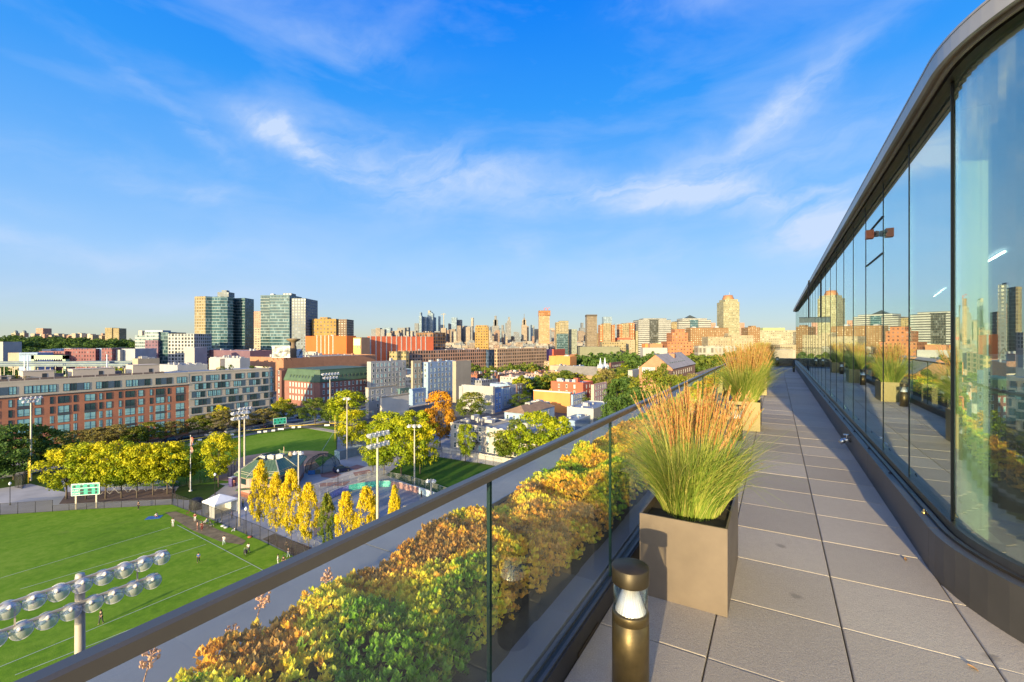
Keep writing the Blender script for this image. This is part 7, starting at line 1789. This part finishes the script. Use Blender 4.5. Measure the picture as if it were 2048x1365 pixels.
# --- hill on the left with woods
hm = MB()
def hz(px, f):  # skyline height of the hill in photo pixels
    base = 669 - 3.5 * math.sin((px + 60) / 60.0) * (1 if px < 150 else .3) + max(0, px - 180) * .06
    return base
cols_ = list(range(-320, 420, 20)); rings = [(640, 0.0), (720, .18), (820, .55), (920, .85), (1050, 1.0), (1500, 1.05)]
for a, b in zip(cols_, cols_[1:]):
    for (Y0, f0), (Y1, f1) in zip(rings, rings[1:]):
        def P(px, Yd, f):
            fade = max(0, min(1, (400 - px) / 130)); top = zat(hz(px, f) + 15, 1050) * fade; return (xat(px, Yd), Yd, max(.03, top * f))
        hm.face([P(a, Y0, f0), P(b, Y0, f0), P(b, Y1, f1), P(a, Y1, f1)], smooth=True)
tag(hm.build('hill', GRASS2), kind='structure')
def merged_crowns(name, spots, leaf, label, proto=('far', 0)):
    src = CROWNS[proto]; nv = len(src.vertices); V = np.empty(nv * 3, dtype=np.float32); src.vertices.foreach_get('co', V); V = V.reshape(-1, 3)
    nq = len(src.polygons); Q = np.arange(nq * 4).reshape(nq, 4); A = np.empty(nq, dtype=np.float32); src.attributes['rnd'].data.foreach_get('value', A)
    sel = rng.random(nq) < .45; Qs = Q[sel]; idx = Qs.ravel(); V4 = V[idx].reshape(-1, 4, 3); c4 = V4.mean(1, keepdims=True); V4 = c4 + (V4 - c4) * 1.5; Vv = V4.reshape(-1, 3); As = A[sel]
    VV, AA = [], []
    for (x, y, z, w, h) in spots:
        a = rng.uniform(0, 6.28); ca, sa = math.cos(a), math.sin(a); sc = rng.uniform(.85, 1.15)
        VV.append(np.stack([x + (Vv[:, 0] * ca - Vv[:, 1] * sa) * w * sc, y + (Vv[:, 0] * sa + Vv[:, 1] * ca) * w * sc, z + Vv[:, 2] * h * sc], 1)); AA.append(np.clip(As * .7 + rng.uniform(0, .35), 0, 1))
    VV = np.concatenate(VV); AA = np.concatenate(AA)
    return tag(link(name, np_mesh(name, VV, np.arange(len(VV)).reshape(-1, 4), LEAF[leaf], AA)), label, 'woods', kind='stuff')
sp = []
for k in range(330):
    px = random.uniform(-300, 285); f = random.random(); Yd = 640 + 420 * f ** .8
    fr_ = np.interp(Yd, [r_[0] for r_ in rings], [r_[1] for r_ in rings]); z = max(0, zat(hz(px, 0) + 15, 1050) * max(0, min(1, (400 - px) / 130)) * fr_)
    sp.append((xat(px, Yd), Yd, z - 2.5, random.uniform(15, 26), random.uniform(11, 16)))
merged_crowns('hill_woods', sp, 'dark', 'woods covering the hillside at the left')
for (a, b, yt, Yd, m, lab) in [(72, 86, 657, 1060, BRNW, 'squat brown tower on the wooded ridge'), (210, 224, 656, 1040, TANW, 'left half of the pale yellow slab on the ridge'), (223, 238, 657, 1042, TANW, 'right half of the pale yellow slab on the ridge'), (-6, 6, 684, 520, WHITE, 'white building cut off by the left edge')]:
    tower(lab, Yd, 0, [(a, b, yt, m, 20)], 'tower')
for px in (27, 44):
    t = thing('domed_building', 'small domed building on the ridge, %s one' % ('left' if px < 30 else 'right'), 'building', (xat(px, 1060), 1060, zat(668, 1060))); MB().box(-5, 5, 0, 10, -8, 2).build('wall', CREAM, t); MB().lathe([(4, 2), (4, 4), (3, 7), (0, 8.5)], 12, 0, 0, 5).build('dome', mat('dome', (.2, .22, .2), .5), t)
rr_ = random.Random(77)
for k in range(34):
    px = 60 + k * 5.2 + rr_.uniform(-2, 2); yt = 667.5 + rr_.uniform(-1.5, 3) + (k % 3)
    tower('low sunlit house along the top of the ridge', 1035 + rr_.uniform(0, 30), 0, [(px, px + rr_.uniform(3, 9), yt, rr_.choice([CREAM, TANP, BRKT, CREAM, BRNW]), 14)], 'ridge_house', cat='house', group='houses along the ridge')

# --- the far city: towers that show one by one, then one low mass
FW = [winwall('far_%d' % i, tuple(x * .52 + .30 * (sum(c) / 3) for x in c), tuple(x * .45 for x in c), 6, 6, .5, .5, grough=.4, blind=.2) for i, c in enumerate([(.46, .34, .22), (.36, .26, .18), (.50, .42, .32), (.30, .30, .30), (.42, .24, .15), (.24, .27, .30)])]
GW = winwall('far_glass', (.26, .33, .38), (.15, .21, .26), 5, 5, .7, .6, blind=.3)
mh = [('slim pale glass tower with needle top at the left of the far cluster', [(838, 843, 632, GW), (839.5, 841.5, 625, GW)]), ('grey blocky glass tower in the far cluster', [(846, 853, 634, GW)]), ('tallest far tower with a slanted pointed top', [(855, 866, 627, GW), (856, 860, 621.5, FW[2]), (860, 863, 624, GW)]), ('broad glass tower right of the tallest', [(862.5, 870, 635, GW)]), ('pale curved tower beside a crane', [(877, 887, 650, GW), (876.5, 879, 633, GW)]),
      ('pair of far glass slabs, left one', [(903, 913, 635.5, GW)]), ('pair of far glass slabs, right one', [(914, 923, 640, FW[3])]), ('very slim white far tower', [(942, 946.5, 636, FW[2])]), ('far glass tower with antenna', [(928, 938, 652, GW)]), ('stepped stone far tower with a spire shape', [(984, 998, 652, FW[3]), (986.5, 995.5, 640, FW[3]), (989, 993, 632, FW[3])]),
      ('slim stepped far tower left of the famous spire', [(1014, 1022, 642, FW[3]), (1016, 1020, 634.5, FW[3])]), ('golden stepped skyscraper with antenna mast', [(1043, 1054, 650, FW[0]), (1044.5, 1052.5, 640, FW[0]), (1047, 1050, 636, FW[0]), (1048.2, 1048.9, 628, FW[3])]), ('far blue tower behind the tan towers', [(1207, 1224, 634, GW)]), ('small glass dome topped far block', [(1034, 1047, 678, DTEAL)]), ('dark far tower near the twins', [(1160, 1170, 656, FW[5]), (1163, 1167, 646, FW[5])]),
      ('glass far tower behind the right twin', [(1231, 1243, 648, GW)]), ('far slab on the left over the orange hall', [(765, 781, 656, GW)]), ('far grey block over the rust hall', [(795, 810, 656, FW[3])]), ('far dark tower left of the glass cluster', [(829, 837, 647, FW[5])]), ('far thin tower above the rust hall', [(812, 817, 655, FW[5])]), ('far low tower left of the clustered ones', [(820, 832, 662, FW[3])])]
for i, (lab, parts) in enumerate(mh): tower(lab, 2900 + (i % 5) * 60, 0, [(a, b, yt, m, 50) + ((0,) if j == 0 else (8,)) for j, (a, b, yt, m) in enumerate(parts)], 'skyscraper', cat='skyscraper')
ck = thing('tower_crane', 'thin far tower crane beside the curved tower', 'crane', (xat(887.5, 2880), 2880, 0)); zc = zat(627, 2880)
MB().box(-2, 2, -2, 2, 0, zc).build('mast', mat('crane_grey', (.35, .3, .2), .6), ck); MB().bar((-18, 0, zc - 6), (14, 0, zc - 6), 3).bar((0, 0, zc), (12, 0, zc - 6), 1).build('jib', mat('crane_grey', (.35, .3, .2)), ck)
for k in range(26):
    px = rr_.choice([rr_.uniform(835, 930), rr_.uniform(960, 1075)]); w = rr_.uniform(2.5, 6); tower('slim grey tower among the dense far skyline', rr_.uniform(3000, 3400), 0, [(px, px + w, rr_.uniform(645, 661), rr_.choice([GW, FW[3], FW[5], FW[1]]), 40)], 'far_tower', cat='skyscraper', group='slim grey towers of the far skyline')
for k in range(130):
    px = rr_.uniform(735, 1300); w = rr_.uniform(4, 11); b_ = 664 + 6 * math.sin(px / 31.0) ; yt = b_ + rr_.uniform(-7, 8)
    if px > 1100: yt += 4
    tower('far unnamed block in the dense skyline across the river', rr_.uniform(2300, 3300), 0, [(px, px + w, yt, rr_.choice(FW), 40)], 'far_block', cat='building', group='far blocks of the skyline')
fm = MB(); 
for k in range(1500):
    Yd = 950 + 1700 * rr_.random() ** 1.2; px = rr_.uniform(250, 1700); w = rr_.uniform(10, 34); d = rr_.uniform(10, 25); h = rr_.uniform(7, 20) + (8 if rr_.random() < .1 else 0) + (Yd - 950) / 1700 * 16
    x = xat(px, Yd); fm.box(x, x + w, Yd, Yd + d, 0, h, rr_.randrange(7), top=6, bottom=False)
tag(fm.build('distant_city', FW + [ROOFS['tan']]), 'low distant mass of sunlit city blocks before the skyline', 'distant city', kind='stuff')

# --- the neighbourhood between the park and the factories: row houses on the street grid
taken = []   # exclude zones in photo pixels: (x0, x1, Ymin, Ymax)
zones = [(540, 760, 190, 480), (725, 950, 185, 330), (915, 1065, 185, 262), (1040, 1235, 160, 262), (890, 1130, 130, 200), (1090, 1170, 385, 480), (1140, 1255, 330, 440), (1250, 1520, 225, 420), (600, 1100, 395, 640), (380, 620, 250, 640), (600, 740, 120, 300)]
def blocked(x, y):
    px = x / y * F + 1024
    return any(a - 4 < px < b + 4 and y0 < y < y1 for a, b, y0, y1 in zones)
palette = [('brick red', BRK), ('dark brick', BRKD), ('tan brick', BRKT), ('white', WHITE), ('cream', CREAM), ('pale blue', BLUEW), ('grey', GREY), ('brownstone', BROWN), ('pink', PINK)]
pal2 = [(n_, winwall('filler_%d' % i_, c_, (.05, .06, .07), 2.3, 3.1, .42, .5, grough=.3, blind=.25)) for i_, (n_, c_) in enumerate([('brick red', (.36, .14, .08)), ('dark brick', (.22, .10, .08)), ('tan brick', (.40, .27, .17)), ('white', (.42, .40, .37)), ('cream', (.44, .36, .27)), ('pale blue', (.26, .36, .48)), ('grey', (.30, .31, .33)), ('brownstone', (.27, .17, .12)), ('pink', (.50, .32, .26))])]
nh = 0; treespots = []
O = gp(1000, 800)
for bi in range(-9, 14):
    for row_ in (0, 1):
        s = -120.0
        while s < 620:
            w = rr_.uniform(6.5, 12); p = O + e1 * (bi * 46 + row_ * 17) + e2 * s; s += w + (.0 if rr_.random() < .8 else 10)
            px = p.x / max(p.y, 1) * F + 1024
            if p.y < 205 or p.y > 800 or px < 735 or px > 1560 or blocked(p.x, p.y) or blocked(*(p + e2 * w - e1 * 6).xy): continue
            if (s % 95) < 13: continue
            nm, m = (palette if p.y < 300 else pal2)[rr_.randrange(9)]; h = rr_.uniform(8.5, 12.5); d = 14
            if nh < 285 and rr_.random() < (1 if p.y < 480 else .75):
                band = 'near' if p.y < 330 else ('middle' if p.y < 520 else 'far'); side = 'left of the church' if px < 1150 else ('between church and gabled hall' if px < 1300 else 'right of the gabled hall')
                bld_at('%s row house in the %s rows %s' % (nm, band, side), p, w - .02, d, h, m, name='row_house', cat='house', roof=rr_.choice(['pale', 'tan', 'dark', 'white', 'blue', 'pale']), bulk=2 if p.y < 420 else 1, group='%s row houses, %s, %s' % (nm, band, side), win=(2.2, 3.0, .95, 1.6, 1.2) if p.y < 300 else None, par=.4, seed=nh)
                nh += 1
            if rr_.random() < .45: treespots.append((p - e2 * rr_.uniform(0, 6) + e1 * (-7 if row_ else 9) * 1.0))
nt = 0
for p in treespots:
    if nt >= 190 or p.y < 200: continue
    px = p.x / p.y * F + 1024
    if blocked(p.x, p.y): continue
    lf = rr_.choice(['green', 'green', 'dark', 'mix', 'olive', 'lime'])
    band = 'near' if p.y < 330 else ('middle' if p.y < 520 else 'far'); side = 'left of the church' if px < 1150 else 'right of the church'
    tree((p.x, p.y, 0), rr_.uniform(9, 15), rr_.uniform(8, 13), 'far', lf, '%s street tree among the %s row houses %s' % ({'green': 'green', 'dark': 'dark green', 'mix': 'mixed green', 'olive': 'brownish', 'lime': 'yellow green'}[lf], band, side), group='%s trees, %s, %s' % (lf, band, side), cb=.15); nt += 1
# big tree masses
for px, Yd, top, wpx, lf, lab in [(1245, 190, 757, 75, 'dark', 'large dark green tree left in the big clump by the rail'), (1300, 185, 744, 90, 'mix', 'broad tree at the middle of the big clump by the rail'), (1350, 192, 752, 76, 'mix', 'broad tree at the right of the big clump by the rail'), (1275, 165, 778, 80, 'dark', 'lower dark tree at the front of the big clump'), (1230, 160, 797, 60, 'dark', 'dark tree at the left front of the big clump'), (1385, 205, 750, 50, 'olive', 'brown green tree before the gabled hall'), (1325, 170, 770, 60, 'green', 'green tree in front of the big clump'),
        (1326, 255, 729, 26, 'green', 'small round green tree before the brick gable'), (1215, 300, 740, 42, 'olive', 'tree beside the church'), (1130, 330, 742, 40, 'green', 'tree left of the church roof'), (1165, 235, 790, 30, 'green', 'tree behind the red house')]:
    tree((xat(px, Yd), Yd, 0), zat(top, Yd), wpx / F * Yd, 'round', lf, lab, cb=.08)
for k, (x0, x1, Y0, Y1, n, lf, lab) in enumerate([(1150, 1330, 470, 560, 70, 'dark', 'dark wooded park left of the red stepped building'), (1210, 1290, 360, 470, 34, 'green', 'wooded park left of the gabled hall'), (1385, 1530, 430, 560, 60, 'green', 'wooded park behind the gabled hall'), (920, 1100, 395, 470, 40, 'green', 'tree belt before the factory'), (1060, 1290, 300, 350, 26, 'mix', 'tree belt between the row houses and the church'), (1440, 1600, 260, 420, 50, 'mix', 'trees beyond the far end of the terrace'), (-60, 60, 330, 420, 22, 'dark', 'woods left of the plum row'), (215, 265, 300, 400, 10, 'lime', 'bright trees behind the roof terraces'), (100, 260, 300, 390, 16, 'dark', 'dark trees before the plum row')]):
    hk = 1.6 if k in (0, 2) else 1.0
    sp = [(xat(random.uniform(x0, x1), Yd), Yd, -.5, random.uniform(9, 14) * hk, random.uniform(9, 13.5) * hk) for Yd in [random.uniform(Y0, Y1) for _ in range(n)]]
    merged_crowns('park_woods', sp, lf, lab, ('far', k % 3))
